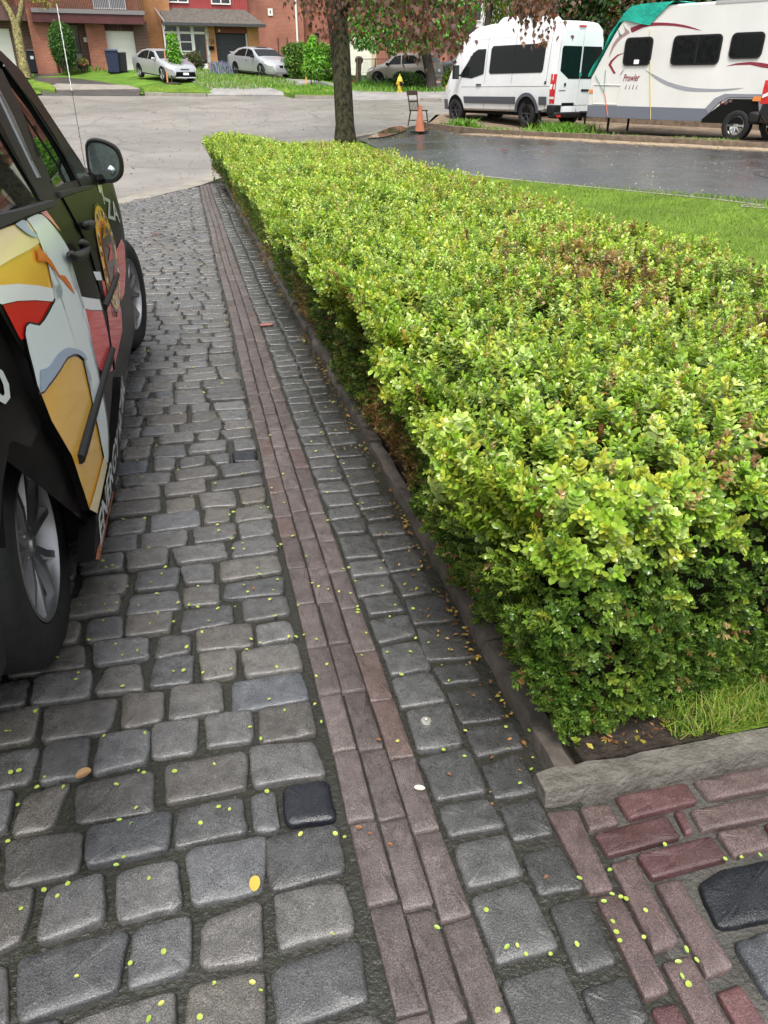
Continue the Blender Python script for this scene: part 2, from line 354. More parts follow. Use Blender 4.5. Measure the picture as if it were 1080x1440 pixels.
# timber kerb between the asphalt and the dirt
M_timber = mat('weathered_timber', (.16, .12, .085), .7, .3, noise=(8, .4, 8), bump=(30, .6, .01))
strip('timber_kerb', [(17.4, 10.3), (13.02, 16.15), (9.85, 21.05), (8.45, 23.4), (7.6, 25.1), (7.42, 25.75)], -.07, .07, .14, M_timber, .5, None, .2)
strip('timber_kerb', [(18.2, 12.3), (13.6, 17.0), (11.2, 20.3)], -.05, .05, .12, M_timber, .5, None, .2)
# kerb and grass strip behind the trailer
strip('far_timber_kerb', [(24, 15.5), (17.3, 21.8), (14.0, 25.2), (12.4, 27.4), (11.9, 30.5)], -.08, .08, .18, M_timber, .8, None, .3)
sheet('back_lawn', [(24, 15.6), (17.4, 21.9), (14.1, 25.3), (12.5, 27.5), (12.0, 30.6), (15, 33), (26, 30)], .1, 1., M_lawn)
# ================================================================ cobbled drive
def cobble_mat(name, rough0, rough1, bump, spec=.5):
    m = mat(name, (.1, .1, .1), .35, spec, noise=(30, .3, 8), attr=True, bump=(240, bump, .0035), rnoise=(14, rough0, rough1))
    nt = m.node_tree; N = nt.nodes; L = nt.links; b = N['Principled BSDF']      # mineral grain: pale and dark crystals
    v = N.new('ShaderNodeTexNoise'); v.inputs['Scale'].default_value = 420; v.inputs['Detail'].default_value = 2; tc = N.new('ShaderNodeTexCoord'); L.new(tc.outputs['Object'], v.inputs['Vector'])
    r = N.new('ShaderNodeMapRange'); r.inputs['From Min'].default_value = .38; r.inputs['From Max'].default_value = .66; r.inputs['To Min'].default_value = .55; r.inputs['To Max'].default_value = 1.65; L.new(v.outputs['Fac'], r.inputs['Value'])
    src = b.inputs['Base Color'].links[0].from_socket; mx = N.new('ShaderNodeMix'); mx.data_type = 'RGBA'; mx.blend_type = 'MULTIPLY'; mx.inputs['Factor'].default_value = 1
    L.new(src, mx.inputs['A']); L.new(r.outputs['Result'], mx.inputs['B']); L.new(mx.outputs['Result'], b.inputs['Base Color'])
    return m
M_cob = cobble_mat('granite_setts', .12, .42, .55, .7)
M_brick = cobble_mat('clay_pavers', .32, .62, .45)
M_joint = mat('joint_sand', (.024, .023, .019), .5, .5, noise=(9, .5, 8), col2=(.014, .018, .008), bump=(70, .8, .008), rnoise=(5, .08, .45))
def rpoly_stone(mb_list, outline, ztop, dome, col, zf, seg, rr, rough=.0):
    """outline: list of xy corners (ccw). rounded irregular stone appended to arrays"""
    P = np.array(outline); n = len(P); pts = []
    per = max(3, seg//n)
    for i in range(n):
        a, b, c = P[i-1], P[i], P[(i+1) % n]; la, lc = np.linalg.norm(a-b), np.linalg.norm(c-b); r = min(rr, la*.45, lc*.45)
        s, e = b+(a-b)/la*r, b+(c-b)/lc*r
        for k in range(per):
            t = k/(per-1); pts.append((1-t)**2*s+2*t*(1-t)*b+t*t*e)
        nxt = P[(i+1) % n]
        e2 = c+(b-c)/lc*min(rr, lc*.45); m = 2 if seg > 16 else 0
        for k in range(1, m+1):
            t = k/(m+1); pts.append(e+(e2-e)*t)
    Q = np.array(pts); ce = Q.mean(0); k = len(Q)
    if rough: 
        ph = rng.uniform(0, 6.28, 4); an = np.arctan2(Q[:, 1]-ce[1], Q[:, 0]-ce[0])
        w = 1+rough*(np.sin(3*an+ph[0])+.8*np.sin(5*an+ph[1])+.7*np.sin(9*an+ph[2])+.5*np.sin(14*an+ph[3]))+rng.normal(0, rough*.5, k); Q = ce+(Q-ce)*w[:, None]
    tilt = rng.normal(0, .022, 2)
    size = np.sqrt(((Q-ce)**2).sum(1)).mean()
    rings = [(1.0, -.028), (1.0, -dome*1.1), (1-.003/size, -dome*.5), (1-.0075/size, -dome*.12), (.62, 0.0)]
    V = []; 
    for sc, dz in rings:
        R = ce+(Q-ce)*max(sc, .2); z = zf(R[:, 0], R[:, 1])+ztop+dz+((R-ce) @ tilt)*(1 if dz > -.02 else 0)
        if seg > 16: z = z+rng.normal(0, .0007, k)*(dz > -.02)
        V.append(np.column_stack([R, z]))
    V.append(np.array([[ce[0], ce[1], zf(ce[0], ce[1])+ztop]]))
    V = np.concatenate(V); nr = len(rings); i = np.arange(k); j = (i+1) % k
    Fq = [np.stack([r*k+i, r*k+j, (r+1)*k+j, (r+1)*k+i], 1) for r in range(nr-1)]
    Fq.append(np.stack([(nr-1)*k+i, (nr-1)*k+j, np.full(k, nr*k), np.full(k, nr*k)], 1))
    off = mb_list[3][0]
    mb_list[0].append(V); mb_list[1].append(np.concatenate(Fq)+off); mb_list[2].append(np.tile(np.array(col, float), (len(V), 1))); mb_list[3][0] += len(V)
def newacc(): return [[], [], [], [0]]
def finish(acc, name, m, parent):
    V = np.concatenate(acc[0]); Fq = np.concatenate(acc[1]); Cc = np.concatenate(acc[2])
    me = bpy.data.meshes.new(name)
    faces = [tuple(f[:3]) if f[2] == f[3] else tuple(f) for f in Fq.tolist()]
    me.from_pydata(V.tolist(), [], faces); me.materials.append(m)
    ca = me.color_attributes.new('Col', 'FLOAT_COLOR', 'POINT'); a = np.ones((len(V), 4), np.float32); a[:, :3] = Cc; ca.data.foreach_set('color', a.ravel())
    me.polygons.foreach_set('use_smooth', [True]*len(me.polygons))
    o = bpy.data.objects.new(name, me); COL.objects.link(o); o.parent = parent
    return o
dr_out = [(-4.2, -.6), (.70, -.6), (.70, 8), (.72, 16.9)]+[p for p in EDGE[::-1] if .1 < p[1] < 17.2]+[(-9, .4)]
Dz = lambda x, y: DA*np.asarray(x)+DB*np.asarray(y)
# joint bed: fine grid near the camera
driveway = sheet('driveway', dr_out, -.012, .35, M_joint, Dz, 'structure', .12)
DARKS = [tuple(onD(*p)[:2]) for p in ((455, 1142), (352, 648))]
acc = newacc()
def leftlimit(y): 
    return -9+max(0, 0) if y < .4 else np.interp(y, [.4, 7.2, 10.7, 13.0, 15.95, 17], [-9, -5, -2.5, -1.24, .02, .6])
y = .40; row = 0
while y < 16.7:
    h = rng.uniform(.116, .142); jt = .015 if y < 3 else .013
    x = .158-rng.uniform(.0, .008); xl = max(leftlimit(y)+.1, -1.0-.42*y, -3.6); first = True
    far = y > 4.2
    while x > xl:
        wv = rng.choice([rng.uniform(.11, .14), rng.uniform(.15, .185), rng.uniform(.185, .225)], p=[.3, .4, .3])
        x0 = x-wv
        sk_ = lambda xx: .010*math.sin(xx*2.1+row*.37)+.012*math.sin(xx*.9+row*.05)
        jx = rng.normal(0, .006, 8)
        oy = rng.normal(0, .003)
        ol = [(x0+jx[0]+jt/2, y+sk_(x0)+oy+jx[1]), (x-jt/2+jx[2], y+sk_(x)+oy+jx[3]), (x-jt/2+jx[4], y+h-jt+sk_(x)+oy+jx[5]), (x0+jt/2+jx[6], y+h-jt+sk_(x0)+oy+jx[7])]
        b = rng.uniform(.05, .088); tint = rng.normal(0, .04); c = np.array([b*(1+tint+.03), b*(1+tint*.2), b*(.97-tint)])
        if any(abs((x0+x)/2-tx) < .09 and abs(y+h/2-ty) < .068 for tx, ty in DARKS): c = np.array([.010, .011, .015]); xd = max(x-.115, x0+.03); (rpoly_stone(acc, [ol[0], (xd-.012, ol[1][1]), (xd-.01, ol[2][1]), ol[3]], .005, .0065, np.array([.065, .065, .066]), Dz, 28, .017, .015) if xd-x0 > .055 else None); ol[0] = (xd, ol[0][1]); ol[3] = (xd+.003, ol[3][1])
        rpoly_stone(acc, ol, rng.normal(.005, .0028), .0062, c, Dz, 28 if not far else 12, .021 if not far else .016, .015 if not far else 0)
        x = x0
    y += h; row += 1
# two setts courses right of the bricks
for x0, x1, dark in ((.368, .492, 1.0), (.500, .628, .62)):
    y = .35
    while y < 16.8:
        L = rng.uniform(.10, .185) if y < 2.2 else rng.uniform(.095, .15)
        jx = rng.normal(0, .004, 8); jt = .018; wx = .006*math.sin(y*1.7)
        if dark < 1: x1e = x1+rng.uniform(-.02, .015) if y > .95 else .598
        else: x1e = x1
        ol = [(x0+wx+jx[0], y+jx[1]), (x1e+wx+jx[2], y+jx[3]), (x1e+wx+jx[4], y+L-jt+jx[5]), (x0+wx+jx[6], y+L-jt+jx[7])]
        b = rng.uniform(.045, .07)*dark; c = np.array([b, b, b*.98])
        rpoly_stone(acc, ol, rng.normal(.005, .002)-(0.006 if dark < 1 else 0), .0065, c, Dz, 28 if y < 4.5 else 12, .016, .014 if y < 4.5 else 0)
        y += L
finish(acc, 'granite_setts', M_cob, driveway)
acc = newacc()
for ci in range(3):
    x0 = .167+ci*.0652; y = .2+rng.uniform(0, .2)
    while y < 16.6:
        L = rng.choice([.212, .216, .208, .15, .11], p=[.4, .25, .2, .08, .07]) if y > 2 else rng.uniform(.2, .216)
        jx = rng.normal(0, .0012, 8); wx = .005*math.sin(y*1.3+.5)
        ol = [(x0+wx+jx[0], y+jx[1]), (x0+.0605+wx+jx[2], y+jx[3]), (x0+.0605+wx+jx[4], y+L-.006+jx[5]), (x0+wx+jx[6], y+L-.006+jx[7])]
        r = rng.random(); b = rng.uniform(.8, 1.15)
        c = np.array([.076, .062, .059])*b if r < .75 else (np.array([.078, .055, .050])*b if r < .88 else np.array([.085, .07, .066])*b)
        rpoly_stone(acc, ol, rng.normal(.004, .0014), .004, c, Dz, 24 if y < 4.5 else 12, .006, .004 if y < 4.5 else 0)
        y += L
finish(acc, 'brick_band', M_brick, driveway)
# brick path at the foot of the kerb (traced on the ground)
walk = sheet('brick_path', [(.635, -.4), (2.2, -.4), (2.2, 1.0), (.62, 1.0)], -.014, .3, mat('path_joint', (.06, .057, .05), .55, .5, noise=(14, .4, 8), bump=(90, 1, .01), rnoise=(6, .2, .6)), Dz)
acc = newacc(); acc2 = newacc()
Z = lambda q: [tuple(onD(540+a/2, 960+b/2)[:2]) for a, b in q]
RED = np.array([.068, .034, .034]); PINK = np.array([.082, .058, .055])
for q, c in [([(550, 350), (635, 335), (665, 395), (580, 418)], PINK), ([(650, 320), (850, 280), (885, 335), (690, 385)], RED), ([(590, 425), (790, 370), (835, 435), (630, 488)], RED*.8),
             ([(815, 360), (842, 358), (872, 420), (850, 428)], RED), ([(870, 275), (1100, 232), (1130, 290), (915, 330)], PINK*.95), ([(860, 360), (1100, 312), (1135, 370), (895, 418)], PINK),
             ([(710, 485), (920, 430), (970, 495), (755, 553)], RED*.85), ([(935, 420), (1055, 400), (1095, 460), (985, 490)], PINK*1.05), ([(1070, 395), (1180, 375), (1220, 430), (1105, 455)], RED),
             ([(455, 362), (540, 356), (648, 580), (580, 595)], PINK*.85), ([(635, 510), (700, 490), (830, 730), (760, 760)], PINK*.9), ([(760, 565), (830, 555), (985, 800), (910, 830)], PINK*.95),
             ([(595, 605), (660, 590), (805, 870), (735, 895)], PINK*.85), ([(780, 785), (860, 765), (985, 990), (900, 1010)], PINK*.95), ([(935, 870), (1000, 845), (1120, 1020), (1040, 1050)], RED*1.2),
             ([(750, 915), (825, 900), (900, 1050), (820, 1075)], RED)]:
    P = Z(q)
    A2 = 0.5*sum(P[i][0]*P[(i+1) % 4][1]-P[(i+1) % 4][0]*P[i][1] for i in range(4))
    if A2 < 0: P = P[::-1]
    rpoly_stone(acc, P, .004+rng.normal(0, .001), .005, c*rng.uniform(.9, 1.1), Dz, 24, .009, .005)
for q, c in [([(880, 570), (940, 530), (1090, 495), (1150, 640), (1080, 670), (940, 690)], np.array([.010, .011, .014])), ([(980, 730), (1100, 690), (1230, 830), (1150, 910), (1080, 890)], np.array([.05, .053, .058])),
             ([(1130, 480), (1330, 430), (1400, 600), (1190, 640)], np.array([.045, .046, .052]))]:
    P = Z(q); A2 = 0.5*sum(P[i][0]*P[(i+1) % len(P)][1]-P[(i+1) % len(P)][0]*P[i][1] for i in range(len(P)))
    if A2 < 0: P = P[::-1]
    rpoly_stone(acc2, P, .005, .0065, c, Dz, 44, .02, .012)
yy = -.38
while yy < .93:
    xx = 1.27+rng.uniform(0, .1)
    while xx < 2.1:
        L = rng.uniform(.17, .2); j_ = rng.normal(0, .0015, 8); P = [(xx+j_[0], yy+j_[1]), (xx+L-.012+j_[2], yy+j_[3]), (xx+L-.012+j_[4], yy+.066+j_[5]), (xx+j_[6], yy+.066+j_[7])]
        rpoly_stone(acc, P, .004, .005, (RED if rng.random() < .5 else PINK)*rng.uniform(.85, 1.1), Dz, 16, .008, .004); xx += L
    yy += .077
finish(acc, 'path_bricks', M_brick, walk); finish(acc2, 'flagstones', cobble_mat('flagstone', .12, .45, .6), walk)
# stone kerb along the hedge and across its near end
def rough_block(mb, x0, x1, y0, y1, z0, z1, n=10, amp=.006, col=None, longx=False):
    """a long hand-cut block: grid of cross sections with noise"""
    m = n; V = []; cs = [(0, 0), (0, .75), (.12, 1), (.9, 1), (1, .8), (1, 0)]
    k = len(cs); jit = rng.normal(0, amp, (m+1, k, 2)); 
    for i in range(m+1):
        t = i/m
        for c, (a, b) in enumerate(cs):
            j = jit[i, c]*(1 if b > 0 else 0)
            zz = z0+(z1-z0)*b
            if longx: X = x0+(x1-x0)*t; Y = y0+(y1-y0)*a+j[0]
            else: X = x0+(x1-x0)*a+j[0]; Y = y0+(y1-y0)*t
            V.append((X, Y, float(Dz(X, Y))+zz+j[1]*.7))
    Fc = [(i*k+c, i*k+c+1, (i+1)*k+c+1, (i+1)*k+c) for i in range(m) for c in range(k-1)]+[tuple(range(k)), tuple(range(m*k, m*k+k))[::-1]]
    mb.add(V, Fc, 0, col)
M_kerb = mat('kerb_stone', (.1, .08, .065), .55, .45, attr=True, noise=(13, .4, 8), bump=(45, .6, .008), rnoise=(6, .3, .6))
mb = MB(); y = 1.03
while y < 17:
    L = rng.uniform(.30, .55); c = np.array([.085, .074, .064])*rng.uniform(.8, 1.15)
    rough_block(mb, (.66+rng.normal(0, .004)), .725, y+.004, y+L-.006, -.08, .03+rng.normal(0, .006), 7, .0045, c); y += L
o = mb.build('kerb', M_kerb, None, True); o['kind'] = 'structure'
mb = MB(); rough_block(mb, .610, 2.4, .988, 1.06, -.08, .038, 40, .0024, np.array([.14, .13, .112]), True)
o = mb.build('end_kerb', mat('end_kerb_stone', (.14, .13, .112), .6, .4, attr=True, noise=(11, .75, 8), col2=(.045, .04, .034), bump=(38, 1, .016)), None, True); o['kind'] = 'structure'
# soil bed under the hedge
ns = lambda x, y: Dz(x, y)+.02*np.sin(np.asarray(x)*9)*np.cos(np.asarray(y)*7)*.5
sheet('soil_bed', [(.735, 1.06), (1.12, 1.06), (1.2, 1.3), (1.4, 1.6), (1.5, 3), (1.5, 16.6), (.735, 16.9)], .034, .25, M_soil, ns, 'structure', .1)
# ================================================================ boxwood hedge
def leaf_quads(detail):
    """leaf along +x, length 1, in local coords (x along, y across, z up)"""
    if detail == 2:
        xs = [0, .15, .4, .68, .9, 1.0]; hw = [.05, .19, .32, .34, .21, .05]
    elif detail == 1:
        xs = [0, .35, .75, 1.0]; hw = [.06, .3, .34, .10]
    else:
        xs = [0, .5, 1.0]; hw = [.08, .36, .05]
    V = []; Fq = []
    for x, h in zip(xs, hw):
        z = -.22*x*x; V += [(x, -h, z+.28*h), (x, 0, z), (x, h, z+.28*h)]
    for i in range(len(xs)-1):
        a = i*3; Fq += [(a, a+3, a+4, a+1), (a+1, a+4, a+5, a+2)]
    return np.array(V), np.array(Fq)
def unit(v): return v/np.maximum(np.linalg.norm(v, axis=-1, keepdims=True), 1e-9)
def make_leaves(P, Dr, Nr, Ls, Cl, detail, wid=1.0):
    """P base, Dr direction, Nr up-normal, Ls length, Cl colour"""
    LV, LF = leaf_quads(detail); n = len(P)
    Dr = unit(Dr); Y = unit(np.cross(Nr, Dr)); Zv = np.cross(Dr, Y)
    V = P[:, None]+Ls[:, None, None]*(LV[None, :, 0, None]*Dr[:, None]+LV[None, :, 1, None]*wid*Y[:, None]+LV[None, :, 2, None]*Zv[:, None])
    k = len(LV); Fq = LF[None]+(np.arange(n)*k)[:, None, None]
    # slightly paler midrib / tip variation kept in the leaf's own colour
    Cc = np.repeat(Cl[:, None], k, 1)
    return V.reshape(-1, 3), Fq.reshape(-1, 4), Cc.reshape(-1, 3)
def cat_leaves(parts):
    Vs, Fs, Cs = [], [], []; o = 0
    for V, Fq, Cc in parts: Vs.append(V); Fs.append(Fq+o); Cs.append(Cc); o += len(V)
    return np.concatenate(Vs), np.concatenate(Fs), np.concatenate(Cs)
def lump(x, y, s=0.):
    return (np.sin(x*3.1+y*2.3+s)+np.sin(y*5.7-x*1.9+1.3*s)+.7*np.sin(x*8.3+y*7.1+2*s)+.5*np.sin(y*13.1+x*11.7))/3.2
HX1 = lambda y: np.interp(y, [1, 3, 4.4, 7.5, 15.7, 17], [2.45, 2.56, 2.70, 2.94, 3.2, 3.2])+.05*np.sin(y*1.7)
HTOP = lambda x, y: Dz(x, y)+.722+.036*lump(x, y)+.022*np.sin(y*2.1+.5)+.016*np.sin(x*23+2*np.sin(y*9))*np.sin(y*19+1.5*np.sin(x*7))+.14*sm(y, 12, 15.5)*(1-sm(x, .9, 1.9))
Y0H, Y1H = 1.0, 16.6
def bulge(y):
    """how far the left side stands out at the shoulder: separate shrubs with dips between"""
    k = np.abs(np.sin(y*PI/.62+.6*np.sin(y*.9)))
    return .045*k**.5+.025*np.sin(y*1.3+1)
def hedge_left(y, h):
    """x of the left face at height fraction h (0 ground, 1 top)"""
    base = .72-.012*np.sin(y*4.)
    prof = np.interp(h, [0, .15, .5, .65, .78, .9, .97, 1.0], [.0, .025, .04, .055, .085, .125, .11, .04])
    return base-prof-bulge(y)*sm(h, .5, .8)-.02*lump(h*3, y*1.5)-.02*np.sin(y*7+h*4)*sm(h, .05, .3)-.20*sm(y, 13.5, 16)*sm(h, .08, .45)-.09*(1-sm(y, 1.5, 2.4))*sm(h, .1, .4)*(1-sm(h, .6, .85))
def hedge_front(x, h):
    """y of the near face"""
    base = 1.12+.10*(x-.8)+.22*np.maximum(0, x-1.35)
    prof = np.interp(h, [0, .2, .45, .62, .8, .93, 1.0], [.0, .0, .0, .0, -.01, -.05, -.11])
    return base-prof-.03*lump(x*1.5, h*3)-.03*np.abs(np.sin(x*6.5))*sm(h, .4, .8)
def surf_points(n, ylo, yhi, where):
    """points, outward normals, height fraction on the hedge skin"""
    if where == 'top':
        y = rng.uniform(ylo, yhi, n); x = .52+(HX1(y)-.52)*rng.random(n)
        fr = hedge_front(x, .97); keep = (x > hedge_left(y, np.full(n, .99))) & (y > fr); x, y = x[keep], y[keep]
        z = HTOP(x, y); P = np.stack([x, y, z], 1); h = np.ones(len(x))
        e = .02; gxn = (HTOP(x+e, y)-HTOP(x-e, y))/(2*e); gyn = (HTOP(x, y+e)-HTOP(x, y-e))/(2*e)
        edge = 1-sm(x-hedge_left(y, h), 0, .12); fedge = 1-sm(y-hedge_front(x, h), 0, .12)
        N_ = np.stack([-gxn-1.3*edge, -gyn-1.3*fedge, np.ones(len(x))], 1); P[:, 2] -= .05*edge**2+.05*fedge**2
        return P, unit(N_), h
    h = rng.random(n)**1.05*.97+.02
    if where == 'left':
        y = rng.uniform(ylo, yhi, n); x = hedge_left(y, h); keep = y > hedge_front(x, h)-.02
        N0 = np.stack([-np.ones(n), .55*np.cos(y*PI/.62*2)*sm(h, .3, .8), np.interp(h, [0, .5, .8, 1], [-.25, -.45, .0, .9])], 1)
    elif where == 'front':
        x = rng.uniform(.62, 2.5, n); y = hedge_front(x, h); keep = x > hedge_left(y, h)-.02
        N0 = np.stack([.3*np.cos(x*13)*sm(h, .3, .8), -np.ones(n), np.interp(h, [0, .5, .8, 1], [-.2, -.4, .0, .9])], 1)
    else:
        y = rng.uniform(ylo, yhi, n); x = HX1(y)+.05+.04*np.sin(h*3); keep = np.ones(n, bool); N0 = np.stack([np.ones(n), np.zeros(n), np.interp(h, [0, .8, 1], [0, 0, .9])], 1)
    top = HTOP(x, y); g0 = Dz(x, y)+.02; z = g0+(top-g0)*h
    return np.stack([x, y, z], 1)[keep], unit(N0)[keep], h[keep]
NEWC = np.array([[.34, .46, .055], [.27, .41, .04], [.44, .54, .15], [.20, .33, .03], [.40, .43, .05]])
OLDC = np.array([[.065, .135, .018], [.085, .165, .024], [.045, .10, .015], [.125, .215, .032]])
DEAD = np.array([[.28, .16, .055], [.36, .25, .09], [.19, .10, .04], [.38, .29, .12]])
def jit(c, s=.12):
    k = 1+rng.normal(0, s, (len(c), 1)); return np.clip(c*k*(1+rng.normal(0, .035, c.shape)), .004, .9)
def deadness(P, h):
    """browned patches: along the foot of the drive side and a few on top"""
    x, y = P[:, 0], P[:, 1]
    f = (.10+.85*sm(np.sin(y*2.4+1.0)+.6*np.sin(y*5.1), .1, .9))*(1-sm(h, .15, .62))*(x < .95)*(y > 1.75)+.05*(1-sm(h, .3, .7))
    t = .0+.85*np.exp(-(((x-1.75)/.25)**2+((y-3.1)/.45)**2))+.75*np.exp(-(((x-1.95)/.25)**2+((y-2.1)/.16)**2))+.6*np.exp(-(((x-2.1)/.2)**2+((y-4.3)/.3)**2))
    b = .022+.16*sm(np.sin(x*5.1+y*1.7)*np.sin(y*2.9-x*2.2), .35, .9)+.14*sm(x, 1.9, 2.4)
    return f+(t+b)*(h > .9)
def shoots(P, N, h, size, npair, detail, lenk=1.0):
    """leafy shoots: opposite pairs along a short stem -> leaf arrays + stem segments"""
    # uneven growth: gaps where the dark interior shows, and patches of stronger or weaker new shoots
    x_, y_, z_ = P[:, 0], P[:, 1], P[:, 2]
    g_ = np.sin(x_*17+3*np.sin(y_*6.1)+z_*11)*np.sin(y_*15+2.5*np.sin(x_*8.3)-z_*13)+.5*np.sin(x_*41+y_*37+z_*43)
    keep = rng.random(len(P)) < np.where(h < .45, 1, np.where(g_ < -.5, .12, np.where(g_ < -.15, .6, 1))); P, N, h, g_ = P[keep], N[keep], h[keep], g_[keep]
    n = len(P); patch = np.sin(P[:, 0]*4.3+P[:, 1]*2.1)*np.sin(P[:, 1]*3.7-P[:, 0]*1.3)
    size = size*(.66+.56*rng.random(n)**1.3)*(.66+.34*sm(h, .5, .85))
    up = np.array([0, 0, 1.])
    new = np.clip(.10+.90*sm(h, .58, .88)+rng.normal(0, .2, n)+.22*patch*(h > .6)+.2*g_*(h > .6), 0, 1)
    new = np.where(rng.random(n) < .12, .15, new)
    d = unit(N*(.75+.5*rng.random((n, 1)))+up*(.25+.55*new[:, None])+rng.normal(0, .36, (n, 3)))
    L = (.032+.044*new*rng.random(n)**.7)*lenk*size
    depth = (rng.random(n)**1.4*.10-.05*np.clip(g_, 0, 1))*np.where(h > .9, 1, .8)
    base = P-N*depth[:, None]-d*(L*.6)[:, None]
    dead = rng.random(n) < deadness(P, h)*(lenk == 1)
    a0 = rng.uniform(0, PI, n)
    s1 = unit(np.cross(d, up+rng.normal(0, .05, (n, 3)))); s2 = np.cross(d, s1)
    flat = (rng.random(n) < .4)[:, None]; sf = unit(np.cross(d, N+rng.normal(0, .25, (n, 3))))
    parts = []
    pal = rng.integers(0, len(NEWC), n); palo = rng.integers(0, len(OLDC), n); pald = rng.integers(0, len(DEAD), n)
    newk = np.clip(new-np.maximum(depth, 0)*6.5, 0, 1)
    for k in range(npair):
        t = (k+.6)/npair; ang = a0+k*PI/2+rng.normal(0, .25, n)
        pos = base+d*(L*t)[:, None]
        mixc = np.clip(newk*(.55+.6*t), 0, 1)[:, None]
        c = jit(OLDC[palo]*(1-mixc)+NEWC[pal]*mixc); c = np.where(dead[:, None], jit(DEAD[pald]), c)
        op = .95-.55*t
        for sgn in (1, -1):
            side = np.where(flat, sf, s1*np.cos(ang)[:, None]+s2*np.sin(ang)[:, None])*sgn
            dr = unit(side*(op+.25)+d*(.55+.5*t)+rng.normal(0, .13, (n, 3))-up*(.22*rng.random((n, 1))))
            nr = unit(np.where(flat, N-side*.25, d-side*.4)+rng.normal(0, .14, (n, 3)))
            ls = size*(.0135+.009*np.sin(PI*min(1, .25+t*.75))**.8)*(.75+.5*rng.random(n))*(1-.25*(1-new))
            parts.append(make_leaves(pos, dr, nr, ls, c, detail, .92))
    # terminal bud
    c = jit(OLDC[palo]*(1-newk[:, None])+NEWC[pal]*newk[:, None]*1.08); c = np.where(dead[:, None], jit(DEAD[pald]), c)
    parts.append(make_leaves(base+d*L[:, None], unit(d+rng.normal(0, .2, (n, 3))), unit(s1+d*.2), size*.012*(.8+.5*rng.random(n)), c, min(detail, 1), .7))
    return parts
hedge = thing('hedge', 'long clipped boxwood hedge with bright new growth running along the cobbled drive', 'hedge', (.8, 1.2, 0))
HO = np.array([.8, 1.2, 0])
parts = []
# zone: (ylo, yhi, size, detail, npair, per m2)
for ylo, yhi, size, det, npair, dens in ((.7, 2.3, 1.0, 2, 5, 2700), (2.3, 4.2, 1.12, 1, 5, 2100), (4.2, 8.0, 1.3, 1, 4, 1350), (8.0, 16.6, 1.8, 0, 3, 800)):
    for where, area, dk in (('top', (yhi-ylo)*2.2, 1.0), ('left', (yhi-ylo)*.8, 1.9), ('front', 1.7 if ylo < 1 else 0, 1.9), ('right', (yhi-ylo)*.7*.4, .8)):
        n = int(area*dens*dk)
        if n < 5: continue
        P, N_, h = surf_points(n, max(ylo, .9), yhi, where)
        # thin the foot of the near face on the lawn side so the lawn and stems show through
        if where == 'front':
            thin = sm(P[:, 0], 1.15, 1.7)*(1-sm(h, .35, .6)); keep = rng.random(len(h)) > thin*.55; P, N_, h = P[keep], N_[keep], h[keep]
        parts += shoots(P, N_, h, size, npair, det)
# far end cap
x = rng.uniform(.45, 2.9, 1500); h = rng.random(1500); yy = np.full(1500, 16.6)+.08*lump(x*2, h*4); z = Dz(x, yy)+.03+(.68+.14*(1-sm(x, .9, 1.9)))*h
parts += shoots(np.stack([x, yy, z], 1), np.tile([0, 1., .1], (1500, 1)), h, 2.2, 3, 0)
# long fresh sprays reaching out over the near edge and the drive-side shoulder
def sprays(n, where, ylo, yhi, lk):
    P, N_, h = surf_points(n*3, ylo, yhi, where)
    m = (h > .78) & (h < .97) if where != 'top' else np.ones(len(h), bool); P, N_, h = P[m][:n], N_[m][:n], h[m][:n]
    if where != 'top': N_ = unit(N_+np.array([0, 0, -.25]))
    return shoots(P+N_*.025, N_, np.ones(len(h)), 1.0, 5, 2, lk)
parts += sprays(1000, 'front', .9, 2.3, 1.2)+sprays(650, 'left', .9, 2.6, 1.4)+sprays(1300, 'top', .9, 2.6, 1.4)+sprays(500, 'left', 2.6, 6, 1.4)+sprays(700, 'top', 2.6, 5, 1.6)
V, Fq, Cc = cat_leaves(parts)
M_leaf = leafmat('boxwood_leaf', .28, .24, .5)
npmesh('foliage', V-HO, Fq, M_leaf, hedge, Cc)
print('hedge leaves faces', len(Fq))
# added solid core against see-through, hedge's inner shade in its colour, plus stems
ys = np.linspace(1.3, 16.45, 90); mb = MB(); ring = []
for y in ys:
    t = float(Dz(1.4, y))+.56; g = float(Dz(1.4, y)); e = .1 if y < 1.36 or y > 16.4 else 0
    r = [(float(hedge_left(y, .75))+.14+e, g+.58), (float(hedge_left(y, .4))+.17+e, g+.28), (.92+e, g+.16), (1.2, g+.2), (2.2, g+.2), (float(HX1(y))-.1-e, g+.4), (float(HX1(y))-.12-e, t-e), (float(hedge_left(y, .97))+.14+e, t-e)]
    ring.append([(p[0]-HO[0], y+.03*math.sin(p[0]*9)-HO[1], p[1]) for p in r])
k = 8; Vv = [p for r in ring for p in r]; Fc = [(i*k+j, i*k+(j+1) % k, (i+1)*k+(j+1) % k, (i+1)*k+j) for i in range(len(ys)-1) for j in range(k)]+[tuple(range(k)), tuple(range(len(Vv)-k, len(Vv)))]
mb.add(Vv, Fc); mb.build('dark_core', mat('dark_core', (.022, .022, .01), .9, .1, noise=(40, .7, 6), bump=(35, 1, .05)), hedge)
mb = MB(); 
for i in range(420):
    y = rng.uniform(1.4, 5.5) if i < 300 else rng.uniform(5.5, 16); x = rng.uniform(.85, 1.15) if rng.random() < .55 else rng.uniform(1.1, 2.3)
    g = float(Dz(x, y)); lean = rng.normal(0, .12, 2)
    mb.tube([(x-HO[0], y-HO[1], g), (x+lean[0]*.5-HO[0], y+lean[1]*.5-HO[1], g+.18), (x+lean[0]*.9-HO[0], y+abs(lean[1])*.8-HO[1], g+.45)], [.0045, .003, .0015], 5)
